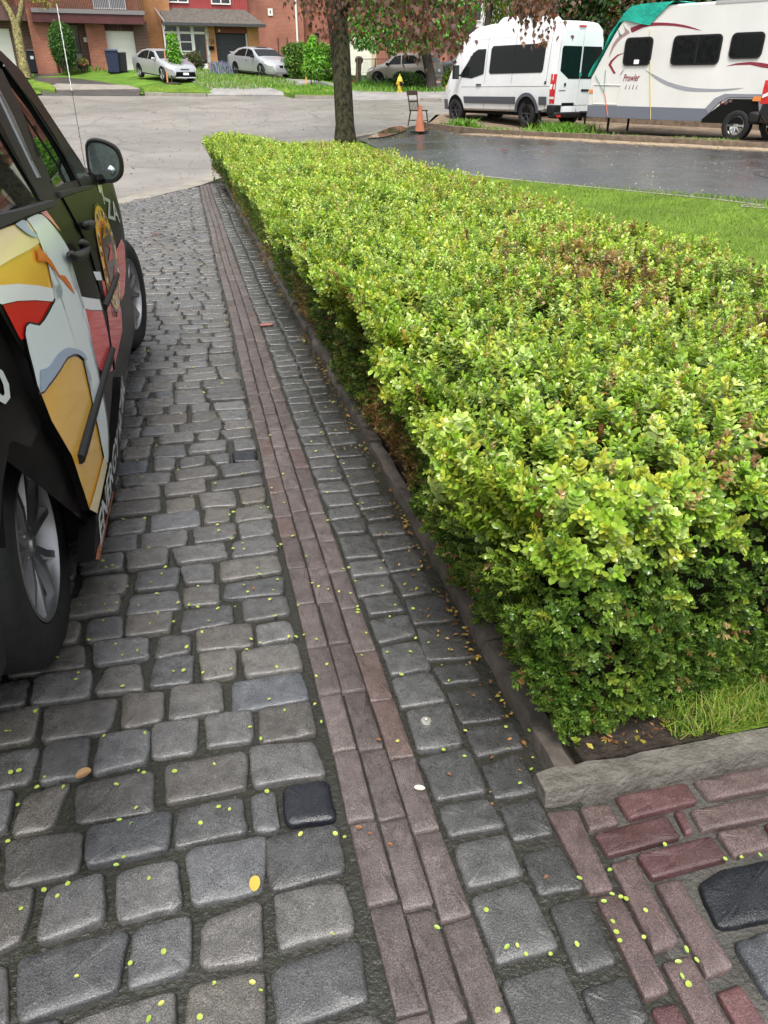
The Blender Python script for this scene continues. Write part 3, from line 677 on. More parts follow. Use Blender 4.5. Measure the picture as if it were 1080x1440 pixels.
for i in range(36):   # bare side twigs under the lawn-side corner
    x = rng.uniform(1.1, 1.7); y = rng.uniform(1.25, 1.6); g = float(Dz(x, y)); z = g+rng.uniform(.12, .36)
    mb.tube([(x-HO[0], y-HO[1], z), (x+.12-HO[0], y-.06-HO[1], z+.02), (x+.3-HO[0], y-.12+rng.normal(0, .04)-HO[1], z+.05+rng.normal(0, .03))], [.002, .0014, .0008], 4)
o = mb.build('stem', mat('bark_twig', (.06, .045, .03), .8, .2), hedge); o['kind'] = 'stuff'
# ================================================================ grass blades (uncountable) on the lawn near the hedge
def blades(name, n, fx, fy, length, width, cols, zf, m, off=0, lean=.5, keep=None):
    x = fx(n); y = fy(n)
    if keep is not None: k = keep(x, y); x, y = x[k], y[k]
    n = len(x); z = zf(x, y)+off; a = rng.uniform(0, 2*PI, n); L = length*(.5+rng.random(n)); wd = width*(.6+.8*rng.random(n))
    ld = rng.normal(0, lean, (n, 2))
    b = np.stack([x, y, z], 1); s = np.stack([np.cos(a), np.sin(a), np.zeros(n)], 1)*wd[:, None]
    mid = b+np.stack([ld[:, 0]*L*.4, ld[:, 1]*L*.4, L*.6], 1); tip = b+np.stack([ld[:, 0]*L, ld[:, 1]*L, L*.95], 1)
    V = np.stack([b-s, b+s, mid-s*.7, mid+s*.7, tip-s*.1, tip+s*.1], 1).reshape(-1, 3)
    Fq = (np.array([[0, 1, 3, 2], [2, 3, 5, 4]])[None]+(np.arange(n)*6)[:, None, None]).reshape(-1, 4)
    c = jit(np.array(cols)[rng.integers(0, len(cols), n)], .18)
    o = npmesh(name, V, Fq, m, None, np.repeat(c, 6, 0)); o['kind'] = 'stuff'; return o
M_grass = leafmat('grass_blade', .3, .5, .3)
GC = [(.12, .22, .022), (.17, .28, .03), (.09, .17, .02), (.23, .31, .04), (.3, .28, .08)]
U = lambda a, b: (lambda n: rng.uniform(a, b, n))
nearkeep = lambda x, y: (y > 1.066) & ((x > 1.05+.05*np.sin(y*19)+.03*np.sin(y*51)) | ((y < 1.17) & (x > .98) & (rng.random(len(x)) < .4))) & (((x-1.10)/.07)**2+((y-1.22)/.06)**2 > 1)
lz = lambda x, y: np.maximum(G(x, y)+.015, Dz(x, y)+.04)
blades('lawn_grass', 46000, U(.95, 2.6), lambda n: 1.062+1.5*rng.random(n)**1.5, .042, .0013, GC, lz, M_grass, 0, .6, nearkeep)
def vislawn(x, y): 
    xe = np.interp(y, [2, 7, 8.95, 11.75, 15.5], [8.5, 8.1, 7.2, 5.8, 5.05]); return (x > HX1(y)-.1) & (x < xe)
blades('lawn_grass', 60000, U(2.3, 7.5), U(2.6, 13), .05, .004, GC[:4], G, M_grass, 0, .5, vislawn)
# ================================================================ wrapped minivan parked on the drive
M_black = mat('black_gloss', (.010, .009, .009), .28, .2, coat=.0, ior=1.2)
M_trim = mat('black_trim', (.014, .014, .015), .45, .22)
M_pillar = mat('pillar_black', (.008, .008, .008), .35, .12)
M_rubber = mat('tyre_rubber', (.016, .016, .017), .6, .35, noise=(30, .3, 4), bump=(120, .2, .003))
M_alloy = mat('silver_wheel', (.29, .29, .30), .36, .5, metal=.8, noise=(8, .2, 4))
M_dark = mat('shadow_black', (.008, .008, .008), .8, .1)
def glassmat(name, tint=(.3, .34, .32), thr=.4):
    m = bpy.data.materials.new(name); m.use_nodes = True; nt = m.node_tree; N = nt.nodes; L = nt.links; N.remove(N['Principled BSDF'])
    g = N.new('ShaderNodeBsdfGlossy'); g.inputs['Roughness'].default_value = .02; t = N.new('ShaderNodeBsdfTransparent'); t.inputs[0].default_value = (*tint, 1)
    fr = N.new('ShaderNodeFresnel'); fr.inputs[0].default_value = 1.6; d = N.new('ShaderNodeBsdfDiffuse'); d.inputs[0].default_value = (.012, .014, .014, 1)
    m1 = N.new('ShaderNodeMixShader'); m1.inputs[0].default_value = thr; L.new(d.outputs[0], m1.inputs[1]); L.new(t.outputs[0], m1.inputs[2])
    m2 = N.new('ShaderNodeMixShader'); L.new(fr.outputs[0], m2.inputs[0]); L.new(m1.outputs[0], m2.inputs[1]); L.new(g.outputs[0], m2.inputs[2]); L.new(m2.outputs[0], N['Material Output'].inputs[0])
    return m
M_glass = glassmat('tinted_glass')
def wrap(name, c): return mat(name, c, .22, .5, coat=.4)
W_YEL, W_RED, W_WHT, W_PALE, W_ORG, W_BLU, W_PNK = [wrap('wrap_'+n, c) for n, c in (('yellow', 'f4bb42'), ('red', 'e01820'), ('white', 'f4f6f6'), ('pale_blue', 'e6efef'), ('orange', 'e8702a'), ('grey_blue', 'a3b5cc'), ('pink', 'e8808c'))]
W_YEL2 = wrap('wrap_light_yellow', 'fbe6ae')
W_CREAM = wrap('wrap_cream', 'e8dcb0'); W_BROWN = wrap('wrap_brown', '33231f')
W_INK = wrap('wrap_ink', (.012, .012, .014))
def Xs(Y, z):
    z = np.asarray(z, float); b = sum(np.interp(z+d, [.0, .10, .16, .3, .7, .95, 1.05, 1.10, 1.5, 1.62, 1.70, 1.74], [-.455, -.428, -.42, -.415, -.415, -.44, -.455, -.475, -.60, -.67, -.80, -1.0]) for d in (-.05, -.025, 0, .025, .05))/5
    return b+.006*(Y-3.3)-.16*np.maximum(0, Y-4.6)**2
def bp(px, py, off=0):
    X = -.44
    for i in range(60):
        P = onX(px, py, X); X = .6*X+.4*(float(Xs(P[1], P[2]))+off)
    return P[1], P[2]
van = thing('minivan', 'black minivan in a colourful yellow, red and white advertising wrap, parked on the cobbles', 'minivan', (-1.4, 3.3, -.09))
VO = np.array([-1.4, 3.3, -.09])
def panel(name, poly, off, m, parent, step=.12, thick=0, flip=False):
    """poly in (Y,z) on the side skin"""
    bm = bmesh.new(); bm.faces.new([bm.verts.new((0, p[0], p[1])) for p in poly]); bmesh.ops.triangulate(bm, faces=bm.faces[:])
    ys = [p[0] for p in poly]; zs = [p[1] for p in poly]
    for ax, lo, hi in ((1, min(ys), max(ys)), (2, min(zs), max(zs))):
        st = step if ax == 1 else step*.6
        k = math.ceil(lo/st)
        while k*st < hi:
            co = [0, 0, 0]; no = [0, 0, 0]; co[ax] = k*st; no[ax] = 1
            bmesh.ops.bisect_plane(bm, geom=bm.verts[:]+bm.edges[:]+bm.faces[:], dist=1e-5, plane_co=co, plane_no=no); k += 1
    bmesh.ops.recalc_face_normals(bm, faces=bm.faces)
    for f in bm.faces:
        if f.normal.x < 0: f.normal_flip()
    sgn = -1 if flip else 1
    if thick:
        r = bmesh.ops.extrude_edge_only(bm, edges=[e for e in bm.edges if e.is_boundary]); low = {v for v in r['geom'] if isinstance(v, bmesh.types.BMVert)}
    for v in bm.verts:
        x = float(Xs(v.co.y, v.co.z))+off-(thick if thick and v in low else 0)
        if flip: x = -2.8-x
        v.co = Vector((x-VO[0], v.co.y-VO[1], v.co.z-VO[2]))
    me = bpy.data.meshes.new(name); bm.to_mesh(me); bm.free(); me.materials.append(m); me.polygons.foreach_set('use_smooth', [True]*len(me.polygons))
    o = bpy.data.objects.new(name, me); COL.objects.link(o); o.parent = parent
    if thick: sharp_angle(o, .7)
    return o
def ppanel(name, pix, off, m, parent, curve=0, **k):
    if curve: pix = smoothline(list(pix)+[pix[0]], curve)[:-1]
    return panel(name, [bp(a, b, off) for a, b in pix], off, m, parent, **k)
RW, FW, WZR, WZF = 1.86, 4.92, .29, .222     # wheel centres along the drive, hub heights
def arcp(cy, cz, r, a0, a1, n=14): return [(cy+r*math.cos(math.radians(a0+(a1-a0)*i/n)), cz+r*math.sin(math.radians(a0+(a1-a0)*i/n))) for i in range(n+1)]
zb = lambda y: .135-.018*(y-2.2)
side = [(.72, .64), (.9, .52), (1.12, .46)]+[(1.64+.53*math.cos(math.radians(a)), .27+.46*math.sin(math.radians(a))) for a in range(156, -26, -7)]+[(2.16, zb(2.16)), (3.3, zb(3.3)), (4.42, zb(4.42))]+arcp(FW, WZF, .40, 195, -12)+[(5.5, .1), (5.8, .15), (5.85, .5), (5.7, .68), (5.2, .84), (4.6, .93), (4.05, .985), (3.3, 1.035), (1.0, 1.12), (.70, 1.13)]
body = panel('body', side, 0, M_black, van, thick=.10)
lside = panel('far_side_body', side, 0, M_black, van, thick=.05, flip=True)
# roof, windscreen, bonnet, tail: loft of cross-sections
mb = MB(); st = []
for Y, zt, zl in ((.70, 1.55, 1.1), (.78, 1.69, 1.1), (1.0, 1.73, 1.5), (2.2, 1.71, 1.5), (2.9, 1.66, 1.47), (3.3, 1.55, 1.40)):
    xe = float(Xs(Y, zl)); row = [(xe, Y, zl), (xe-.05, Y, zl+.6*(zt-zl)), (xe-.2, Y, zt-.02), (-1.4, Y, zt+.02)]; row += [(-2.8-p[0], p[1], p[2]) for p in row[:3][::-1]]; st.append(row)
Vv = [tuple(np.array(p)-VO) for r in st for p in r]; k = 7
mb.add(Vv, [(i*k+j, i*k+j+1, (i+1)*k+j+1, (i+1)*k+j) for i in range(len(st)-1) for j in range(k-1)]); mb.build('roof', M_black, van, True)
mb = MB(); st = []
for Y, z, dx in ((4.02, 1.0, .0), (4.6, .95, .02), (5.2, .86, .03), (5.65, .70, .05), (5.83, .5, .08)):
    xe = float(Xs(Y, z)); row = [(xe, Y, z-.02), (xe-.08, Y, z+.02), (-1.4, Y+.12, z+.07)]; row += [(-2.8-p[0], p[1], p[2]) for p in row[:2][::-1]]; st.append(row)
Vv = [tuple(np.array(p)-VO) for r in st for p in r]; k = 5
mb.add(Vv, [(i*k+j, i*k+j+1, (i+1)*k+j+1, (i+1)*k+j) for i in range(len(st)-1) for j in range(k-1)]); mb.build('bonnet', M_black, van, True)
mb = MB(); xa, xb = float(Xs(3.3, 1.46))-.02, float(Xs(4.0, .99))-.02
mb.add([tuple(np.array(p)-VO) for p in [(xa, 3.3, 1.48), (xb, 4.02, .99), (-1.4, 4.25, 1.03), (-1.4, 3.38, 1.58), (-2.8-xb, 4.02, .99), (-2.8-xa, 3.3, 1.48)]], [(0, 1, 2, 3), (3, 2, 4, 5)]); mb.build('windscreen', M_glass, van)
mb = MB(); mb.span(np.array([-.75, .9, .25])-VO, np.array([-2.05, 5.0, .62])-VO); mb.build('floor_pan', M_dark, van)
# glazing, set in black frames
A_LINE = [(3.28, 1.475), (3.46, 1.375), (3.66, 1.245), (3.85, 1.11), (4.0, 1.0)]
fglass = [bp(*p) for p in [(-30, 75), (0, 99), (24, 150), (48, 224), (62, 258), (84, 267), (113, 259), (98, 226), (76, 190), (50, 150), (22, 112), (0, 84)]]
panel('front_side_window', fglass, -.012, M_glass, van)
panel('sliding_door_window', [bp(*p) for p in [(-160, 330), (-160, 60), (-60, 90), (-14, 150), (20, 218), (54, 281), (30, 292), (0, 299)]], .0, M_glass, van)
panel('door_pillar', [bp(*p) for p in [(-70, 60), (-40, 78), (0, 97), (26, 150), (50, 223), (64, 257), (86, 268), (80, 282), (54, 282), (20, 218), (-14, 150), (-60, 90)]], .006, M_pillar, van, thick=.03)
for pp in ([(2, 132), (30, 192), (58, 250), (55, 250), (27, 193), (-1, 134)], [(-3, 120), (20, 165), (46, 226), (43.5, 226), (18, 168), (-5, 124)]):
    panel('pillar_trim', [bp(*p, .012) for p in pp], .012, mat('trim_edge', (.12, .13, .14), .25, .6), van, thick=.006)
panel('windscreen_pillar', [bp(*p) for p in [(-40, 48), (0, 72), (30, 101), (60, 148), (86, 192), (120, 252), (131, 262), (113, 262), (98, 228), (76, 192), (50, 152), (22, 114), (0, 86), (-30, 72)]], .004, M_black, van, thick=.05)
mb = MB(); mb.tube([Vector(tuple(np.array([float(Xs(y, z))+.012, y, z])-VO)) for y, z in [bp(0, 92), bp(30, 132), bp(60, 178), bp(86, 218), bp(104, 252)]], .004, 6); mb.build('window_seal', mat('seal', (.03, .032, .035), .3, .5), van, True)
# belt mouldings
b1 = ppanel('belt_moulding', [(-120, 372), (-60, 330), (0, 302), (40, 293), (79, 281), (80, 289), (40, 303), (0, 321), (-60, 350), (-120, 394)], .035, M_trim, van, thick=.03)
b2 = ppanel('belt_moulding', [(85, 270), (105, 265), (131, 260.5), (132, 264), (105, 271), (88, 277)], .018, M_trim, van, thick=.03)
# sliding door, standing a little proud
dpix = [(-120, 396), (-60, 352), (0, 322), (40, 304), (80, 290), (97, 305), (112, 336), (124, 366), (138, 405), (148, 445), (154, 484), (159, 522), (157, 560), (150, 640), (137, 724), (125, 717), (115, 680), (100, 640), (72, 593), (53, 552), (28, 480), (0, 420), (-60, 380)]
door = ppanel('sliding_door', dpix, .022, M_black, van, thick=.03)
fdoor = ppanel('front_door', [(89, 278), (105, 272), (131, 265), (143, 272), (156, 320), (164, 360), (168, 400), (170, 440), (172, 470), (162, 520), (158, 480), (150, 430), (138, 388), (126, 350), (108, 305)], .006, M_black, van, thick=.02)
o1 = .0245
def deco(name, pts, m, lay=0, parent=door, curve=3, base=o1): return ppanel(name, pts, base+lay*.0024, m, parent, curve)
deco('yellow_panel', [(-110, 394), (-60, 354), (0, 323), (24, 314), (39, 309), (54, 332), (66, 358), (78, 386), (84, 408), (60, 404), (30, 402), (0, 404), (-50, 395), (-110, 420)], W_YEL, 0, curve=0)
deco('light_yellow_panel', [(-60, 356), (0, 324), (24, 315), (39, 310), (48, 323), (58, 340), (40, 352), (20, 362), (0, 374), (-40, 398)], W_YEL2, 1, curve=0)
deco('white_band', [(-40, 410), (0, 401), (25, 399), (55, 401.5), (84, 408), (90, 420), (75, 424), (50, 422), (25, 423), (3, 428), (-6, 420)], W_WHT, 1, curve=0)
deco('red_band', [(4, 429), (25, 423.5), (50, 422.5), (76, 424), (76, 440), (66, 460), (48, 470), (30, 478), (26, 472)], W_RED, 0, curve=0)
deco('white_band', [(104, 415), (125, 419), (140, 421), (144, 436), (128, 436), (112, 432)], W_WHT, 1, curve=0)
deco('red_panel', [(113, 433), (128, 436.5), (144, 437), (152, 470), (159, 520), (152, 525), (140, 520), (130, 492), (121, 462)], W_RED, 0, curve=0)
deco('yellow_panel', [(57, 552), (70, 536), (84, 514), (94, 498), (110, 502), (124, 514), (132, 548), (141, 600), (140, 640), (146, 662), (137, 722), (125.5, 715), (116, 680), (101, 640), (73, 592)], W_YEL, 0, curve=0)
deco('light_yellow_panel', [(147, 640), (151, 655), (137, 722), (126, 716), (134, 690)], W_YEL2, 2, curve=0)
deco('dark_outline', [(36, 308), (48, 302), (60, 300), (72, 312), (86, 330), (98, 350), (99, 358), (94, 362), (104, 396), (112, 425), (120, 448), (128, 478), (140, 525), (152, 590), (154, 640), (150, 656), (143, 632), (136, 580), (128, 540), (122, 512), (110, 501), (96, 505), (86, 521), (70, 543), (56, 555), (46, 522), (34, 470), (40, 452), (55, 455), (66, 438), (76, 420), (86, 414), (84, 400), (74, 374), (60, 344)], W_INK, 1, curve=2)
deco('pale_ribbon', [(38, 308), (48, 303), (59, 301.5), (71, 313), (84, 330), (96.5, 350), (97, 357), (92, 361), (102, 396), (110, 425), (118, 448), (126, 478), (138, 525), (150, 590), (152.5, 640), (150, 651), (144, 630), (138, 580), (130, 540), (123, 508), (110, 498), (95, 502), (85, 518), (69, 540), (57, 552), (48, 520), (36, 470), (42, 455), (56, 458), (69, 440), (78, 423), (88, 416), (86, 402), (76, 374), (62, 344)], W_PALE, 2, curve=2)
deco('blue_shade', [(57, 520), (70, 515), (82, 498), (95, 489), (112, 492), (121, 500), (122, 507), (110, 498), (95, 501.5), (85, 517), (70, 538), (58, 550)], W_BLU, 3)
deco('grey_fold', [(22, 315), (34, 309), (42, 321), (53, 331), (51, 334), (38, 328)], W_BLU, 3)
deco('orange_flash', [(51, 346), (61, 353), (72, 366), (83, 385), (86, 394), (78, 381), (66, 368), (54, 367)], W_ORG, 3, curve=0)
deco('orange_flash', [(82, 386), (92, 388), (99, 399), (106, 414), (101, 409), (91, 397)], W_ORG, 3, curve=0)
deco('pink_streak', [(58, 299), (65, 296), (75, 309), (86, 325), (80, 320), (70, 309)], W_PNK, 3, curve=0)
# front door badge: yellow ring with lettering-like ticks round a dark disc
ring = [(133, 286), (130.5, 294), (131.5, 310), (134.5, 330), (139, 362), (145, 398), (151, 427), (157, 444), (160.5, 445), (164.5, 428), (165, 405), (163.5, 385), (161.5, 362), (156.5, 332), (150, 311), (142, 294)]
fo = .0085
RB = np.array([bp(*p) for p in ring]); rc = (RB.min(0)+RB.max(0))/2; rr_ = (RB.max(0)-RB.min(0))/2
RG = [(rc[0]+rr_[0]*math.cos(t), rc[1]+rr_[1]*math.sin(t)) for t in np.linspace(0, 2*PI, 56, endpoint=False)]; print('badge', rc, rr_)
panel('badge', [tuple(rc+(np.array(p)-rc)*1.02) for p in RG], fo, W_INK, fdoor)
def scaled(k): return [tuple(rc+(np.array(p)-rc)*k) for p in RG]
bd = panel('badge_ring', scaled(.97), fo+.002, W_YEL, fdoor); panel('badge_rim', scaled(.70), fo+.004, W_ORG, fdoor); panel('badge_disc', scaled(.63), fo+.006, W_BROWN, fdoor)
for i in range(0, len(RG)):
    a = rc+(np.array(RG[i])-rc)*.90; b = rc+(np.array(RG[i])-rc)*.78; t = (np.array(RG[(i+1) % len(RG)])-np.array(RG[i])); t = t/np.linalg.norm(t)*.012
    if i % 7 < 5: panel('badge_mark', [tuple(a-t), tuple(a+t), tuple(b+t*.5), tuple(b-t*.5)], fo+.0045, W_INK if i % 3 else W_WHT, fdoor, step=.5)
for k, (s0, s1) in enumerate(((-.32, -.1), (-.05, .12), (.18, .3))):
    pts = [(rc[0]+.11*math.sin(t*9+k), rc[1]+(s0+(s1-s0)*t)*.5) for t in np.linspace(0, 1, 12)]
    panel('badge_scroll', [(a-.012, b) for a, b in pts]+[(a+.012, b) for a, b in pts[::-1]], fo+.008, W_RED if k < 2 else W_YEL, fdoor, step=.5)
deco('red_panel', [(143, 395), (148, 395), (154, 425), (158, 446), (164, 447), (168, 425), (171, 440), (172, 465), (162, 512), (156, 478), (150, 430)], W_RED, -.4, fdoor, 0, fo)
deco('white_band', [(131, 382), (141, 382), (144, 394), (136, 394)], W_WHT, 0, fdoor, 0, fo)
fend = body
deco('red_panel', [(162, 355), (171, 335), (175, 345), (177, 380), (175, 412), (170, 424), (167, 400)], W_RED, 0, fend, 0, .003)
deco('white_band', [(160, 347), (170.5, 314), (174, 326), (172, 338), (162, 354)], W_WHT, 0, fend, 0, .003)
# text on the skin
def side_text(txt, pa, pb, h, off, m, parent, italic=.25, bold=.0):
    """letters run from pixel pa to pb along the skin, height h metres"""
    (ya, za), (yb, zb_) = bp(*pa, off), bp(*pb, off)
    cu = bpy.data.curves.new('t', 'FONT'); cu.body = txt; cu.size = 1; cu.shear = italic; cu.offset = bold; cu.resolution_u = 2
    ob = bpy.data.objects.new('t', cu); COL.objects.link(ob); dg = bpy.context.evaluated_depsgraph_get(); me = bpy.data.meshes.new_from_object(ob.evaluated_get(dg)); bpy.data.objects.remove(ob)
    co = np.array([v.co[:] for v in me.vertices]); x0, x1 = co[:, 0].min(), co[:, 0].max(); y1 = co[:, 1].max()
    L = math.hypot(yb-ya, zb_-za); ux, uz = (yb-ya)/L, (zb_-za)/L
    for v, c in zip(me.vertices, co):
        s = (c[0]-x0)/(x1-x0)*L; t = c[1]/y1*h; Y = ya+ux*s-uz*t; z = za+uz*s+ux*t
        v.co = Vector((float(Xs(Y, z))+off-VO[0], Y-VO[1], z-VO[2]))
    me.materials.append(m); o = bpy.data.objects.new('lettering', me); COL.objects.link(o); o.parent = parent; me.name = 'lettering'
    return o
mw = wrap('wrap_lettering', 'd9dcd8')
rock = ppanel('rocker_panel', [(135, 724), (145, 700), (155, 652), (162, 618), (168, 565), (170, 530), (178, 530), (173.5, 590), (167, 650), (160, 695), (150, 740), (140, 788), (133, 788)], .026, M_black, van, thick=.05)
ppanel('rocker_edge', [(136.5, 774), (149, 732), (159, 689), (160, 694), (150, 739), (140, 787), (134.5, 787)], .0275, W_ORG, rock)
side_text('ENERGY', (142, 768), (168, 628), .085, .034, mw, rock, .2, .02)
side_text('NATURAL', (169, 620), (175.5, 545), .075, .034, mw, rock, .2, .02)
side_text('0', (-6, 568), (19, 563), .075, .004, mw, body, 0, .03)
side_text('ZA', (152, 306), (169, 312), .10, .003, mw, body, .1, .02)
side_text('I', (142, 285), (150, 287), .09, .003, mw, body, .1, .03)
# rubbing strips and handles
def bar(name, pix, r, off, parent, m=M_trim, tap=.35):
    pts = [bp(a, b, off) for a, b in smoothline(pix, 4)]; mb = MB()
    V = [Vector((float(Xs(y, z))+off-VO[0], y-VO[1], z-VO[2])) for y, z in pts]; n_ = len(V); mb.tube(V, [r*min(1, tap+.35*i, tap+.35*(n_-1-i)) for i in range(n_)], 10); return mb.build(name, m, parent, True)
bar('rubbing_strip', [(112, 646), (127, 592), (142, 540), (157, 492)], .017, .028, door, M_trim, .9)
bar('rubbing_strip', [(146, 432), (156, 408), (164, 386)], .016, .012, fdoor, M_trim, .9)
bar('door_handle', [(96, 357), (106, 362), (117, 357), (120, 346), (112, 341)], .017, .05, door)
bar('door_handle', [(118, 316), (124, 317), (133, 313)], .017, .03, fdoor)
# door mirror
mir = MB(); my = 4.13
def mpt(px, py, Y=my): return onX(px, py, -1)*0+(C0+ray(px, py)*(Y/ray(px, py)[1]))
mo = smoothline([(121, 206), (124, 199), (135, 197), (152, 202), (165, 212), (171, 230), (170, 246), (160, 255), (144, 254), (131, 250), (125, 238), (122, 220), (121, 206)], 3)[:-1]
ocen = np.mean([mpt(*p) for p in mo], 0); rows = []
for k_, dy in ((1.0, -.015), (1.07, .0), (1.08, .05), (.95, .10), (.6, .145), (.2, .16)): rows.append([tuple(ocen+(mpt(*p)-ocen)*k_+np.array([0, dy, 0])-VO) for p in mo])
n = len(mo); mir.add([p for r in rows for p in r], [(i*n+j, i*n+(j+1) % n, (i+1)*n+(j+1) % n, (i+1)*n+j) for i in range(5) for j in range(n)]+[tuple(range(5*n, 6*n))]); mirror = mir.build('wing_mirror', M_black, van, True)
mb = MB(); g = [tuple(ocen+(mpt(*p)-ocen)*.88+np.array([0, -.008, 0])-VO) for p in mo]; mb.add(g, [tuple(range(n))]); mb.build('mirror_glass', mat('mirror_glass', (.30, .38, .37), .06, .5, metal=.9, noise=(55, .25, 3), bump=(160, .15, .002)), mirror)
mb = MB(); mb.add([tuple(mpt(*p)+np.array([0, -.006, 0])-VO) for p in mo], [tuple(range(n))]); mb.build('mirror_surround', M_trim, mirror)
sp = mpt(157, 239)-VO; mb = MB(); mb.lathe([(.0001, -.018), (.010, -.016), (.017, -.012), (.02, -.006)], sp, 18, 'Y'); mb.build('blind_spot_mirror', mat('convex_mirror', (.55, .62, .66), .05, .5, metal=.9), mirror, True)
mb = MB(); a_, b_ = mpt(140, 252)-VO+np.array([0, .05, 0]), np.array([float(Xs(4.05, .98)), 4.08, .985])-VO; mb.tube([b_+np.array([-.02, 0, -.02]), (a_+b_)/2-np.array([0, 0, .01]), a_+np.array([.04, 0, .01])], [.035, .03, .03], 8); mb.build('mirror_arm', M_black, mirror, True)
# aerial
mb = MB(); A0 = np.array([-.585, 5.0, .93])-VO; A1 = np.array([-.577, 5.0, 1.725])-VO
mb.tube([A0, A0+(A1-A0)*.5], .0016, 6); aer = mb.build('aerial', M_trim, van)
mb = MB(); N_ = 60; mb.tube([A0+(A1-A0)*(.5+.5*i/N_)+np.array([.0008*math.cos(i*1.1), .0008*math.sin(i*1.1), 0]) for i in range(N_+1)], .0024, 5); mb.build('aerial_tip', mat('pale_plastic', (.7, .7, .68), .4), aer)
# seats behind the glass
def seat(x, y, z0, s=1):
    mb = MB(); mb.box((x-VO[0], y-VO[1], z0+.25-VO[2]), (.5, .14, .62), M=Matrix.Rotation(.18, 3, 'X')); o = mb.build('seat', mat('seat_cloth', (.05, .06, .058), .9), van, True, .05)
    mb = MB(); mb.box((x-VO[0], y-.10-VO[1], z0+.64-VO[2]), (.26, .10, .20), M=Matrix.Rotation(.1, 3, 'X')); mb.build('head_restraint', bpy.data.materials['seat_cloth'], o, True, .045)
seat(-.86, 3.0, .62); seat(-1.75, 3.0, .62); seat(-.9, 1.6, .62)
# wheels
def make_wheel(name, R, wdt, rimr, spokes, m_rim, parent, loc, side=1, axis='X', rot0=0, double=True, dark=None):
    """axle along local x, face at +x*side"""
    w_ = bpy.data.objects.new(name, None); COL.objects.link(w_); w_.parent = parent; w_.location = loc
    mb = MB(); h = wdt/2
    prof = [(rimr*.98, -h*.8), (rimr*1.02, -h), (R*.90, -h*1.02), (R*.97, -h*.86), (R, -h*.6), (R, h*.6), (R*.97, h*.86), (R*.90, h*1.02), (rimr*1.12, h*1.0), (rimr*1.02, h*.93), (rimr*.98, h*.7)]
    mb.lathe([(r, z*side) for r, z in prof], (0, 0, 0), 44, 'X'); mb.build('tyre', M_rubber, w_, True)
    mb = MB(); mb.lathe([(rimr*1.0, h*.93*side), (rimr*.96, h*.95*side), (rimr*.92, h*.78*side), (rimr*.9, -h*.5*side), (rimr*.2, -h*.45*side)], (0, 0, 0), 40, 'X'); mb.build('rim', m_rim, w_, True)
    mb = MB(); mb.lathe([(.0005, h*.82*side), (rimr*.1, h*.82*side), (rimr*.12, h*.76*side), (rimr*.26, h*.70*side), (rimr*.30, h*.5*side)], (0, 0, 0), 24, 'X')
    for i in range(spokes):
        for d in ((-1, 1) if double else (0,)):
            a = rot0+2*PI*i/spokes; a2 = a+d*.30
            r0, r1 = rimr*.16, rimr*.95; t0, t1 = rimr*.085, rimr*(.075 if double else .12)
            d0 = np.array([0, math.cos(a+d*.12), math.sin(a+d*.12)]); d1 = np.array([0, math.cos(a2), math.sin(a2)]); q = np.array([0, -math.sin(a), math.cos(a)])
            x0, x1 = h*.74*side, h*.86*side; V = []
            for r, t, dd, xx in ((r0, t0, d0, x0), ((r0+r1)/2, (t0+t1)/2, (d0+d1)/2, (x0+x1)/2+.004*side), (r1, t1, d1, x1)):
                V += [tuple(dd*r-q*t+np.array([xx-.02*side, 0, 0])), tuple(dd*r-q*t*.7+np.array([xx, 0, 0])), tuple(dd*r+q*t*.7+np.array([xx, 0, 0])), tuple(dd*r+q*t+np.array([xx-.02*side, 0, 0]))]
            mb.add(V, [(i_*4+j, i_*4+(j+1) % 4, (i_+1)*4+(j+1) % 4, (i_+1)*4+j) for i_ in range(2) for j in range(4)])
    for i in range(5):
        a = rot0+2*PI*(i+.5)/5; mb.lathe([(.0005, h*.76*side), (rimr*.04, h*.75*side), (rimr*.05, h*.66*side)], (0, rimr*.22*math.cos(a), rimr*.22*math.sin(a)), 8, 'X')
    mb.build('wheel_spokes', m_rim, w_, True)
    return w_
for y, z, rz, x, st_ in ((RW, WZR, .25, -.505-.11, 0), (FW, WZF, .05, -.425-.11, -.17)):
    wv = make_wheel('wheel', .335, .22, .215, 5, M_alloy, van, (x-VO[0], y-VO[1], z-VO[2]), 1, rot0=rz); wv.rotation_euler.z = st_
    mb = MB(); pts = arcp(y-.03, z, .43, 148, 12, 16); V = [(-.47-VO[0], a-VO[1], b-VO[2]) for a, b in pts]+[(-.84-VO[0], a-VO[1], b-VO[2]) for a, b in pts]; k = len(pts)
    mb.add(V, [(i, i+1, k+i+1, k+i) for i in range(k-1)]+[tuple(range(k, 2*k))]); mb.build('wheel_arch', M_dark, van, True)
    make_wheel('wheel', .335, .22, .215, 5, M_alloy, van, (-2.25-VO[0], y-VO[1], z-VO[2]), -1, rot0=rz)
# mud flap behind the sill corner

# ================================================================ generic road vehicle (forward = +x, left = +y, z up, origin on the ground under the middle)
M_white = mat('white_paint', (.66, .67, .68), .25, .5, coat=.4, noise=(1.5, .06, 5))
M_silver = mat('silver_paint', (.46, .47, .49), .28, .5, metal=.55, coat=.5)
M_taupe = mat('taupe_paint', (.32, .28, .255), .3, .5, metal=.5, coat=.5)
M_blkpaint = mat('black_paint', (.014, .014, .016), .15, .5, coat=.5)
M_grey = mat('grey_plastic', (.075, .08, .095), .5, .4)
M_redlens = mat('red_lens', (.45, .015, .02), .15, .5, coat=.6)
M_amber = mat('amber_lens', (.7, .22, .05), .2, .5, coat=.5)
M_clear = mat('clear_lens', (.7, .7, .68), .12, .5, coat=.6)
M_plate = mat('licence_plate', (.72, .74, .78), .4, .4, noise=(60, .25, 2))
M_chrome = mat('chrome', (.7, .7, .7), .12, .5, metal=1)
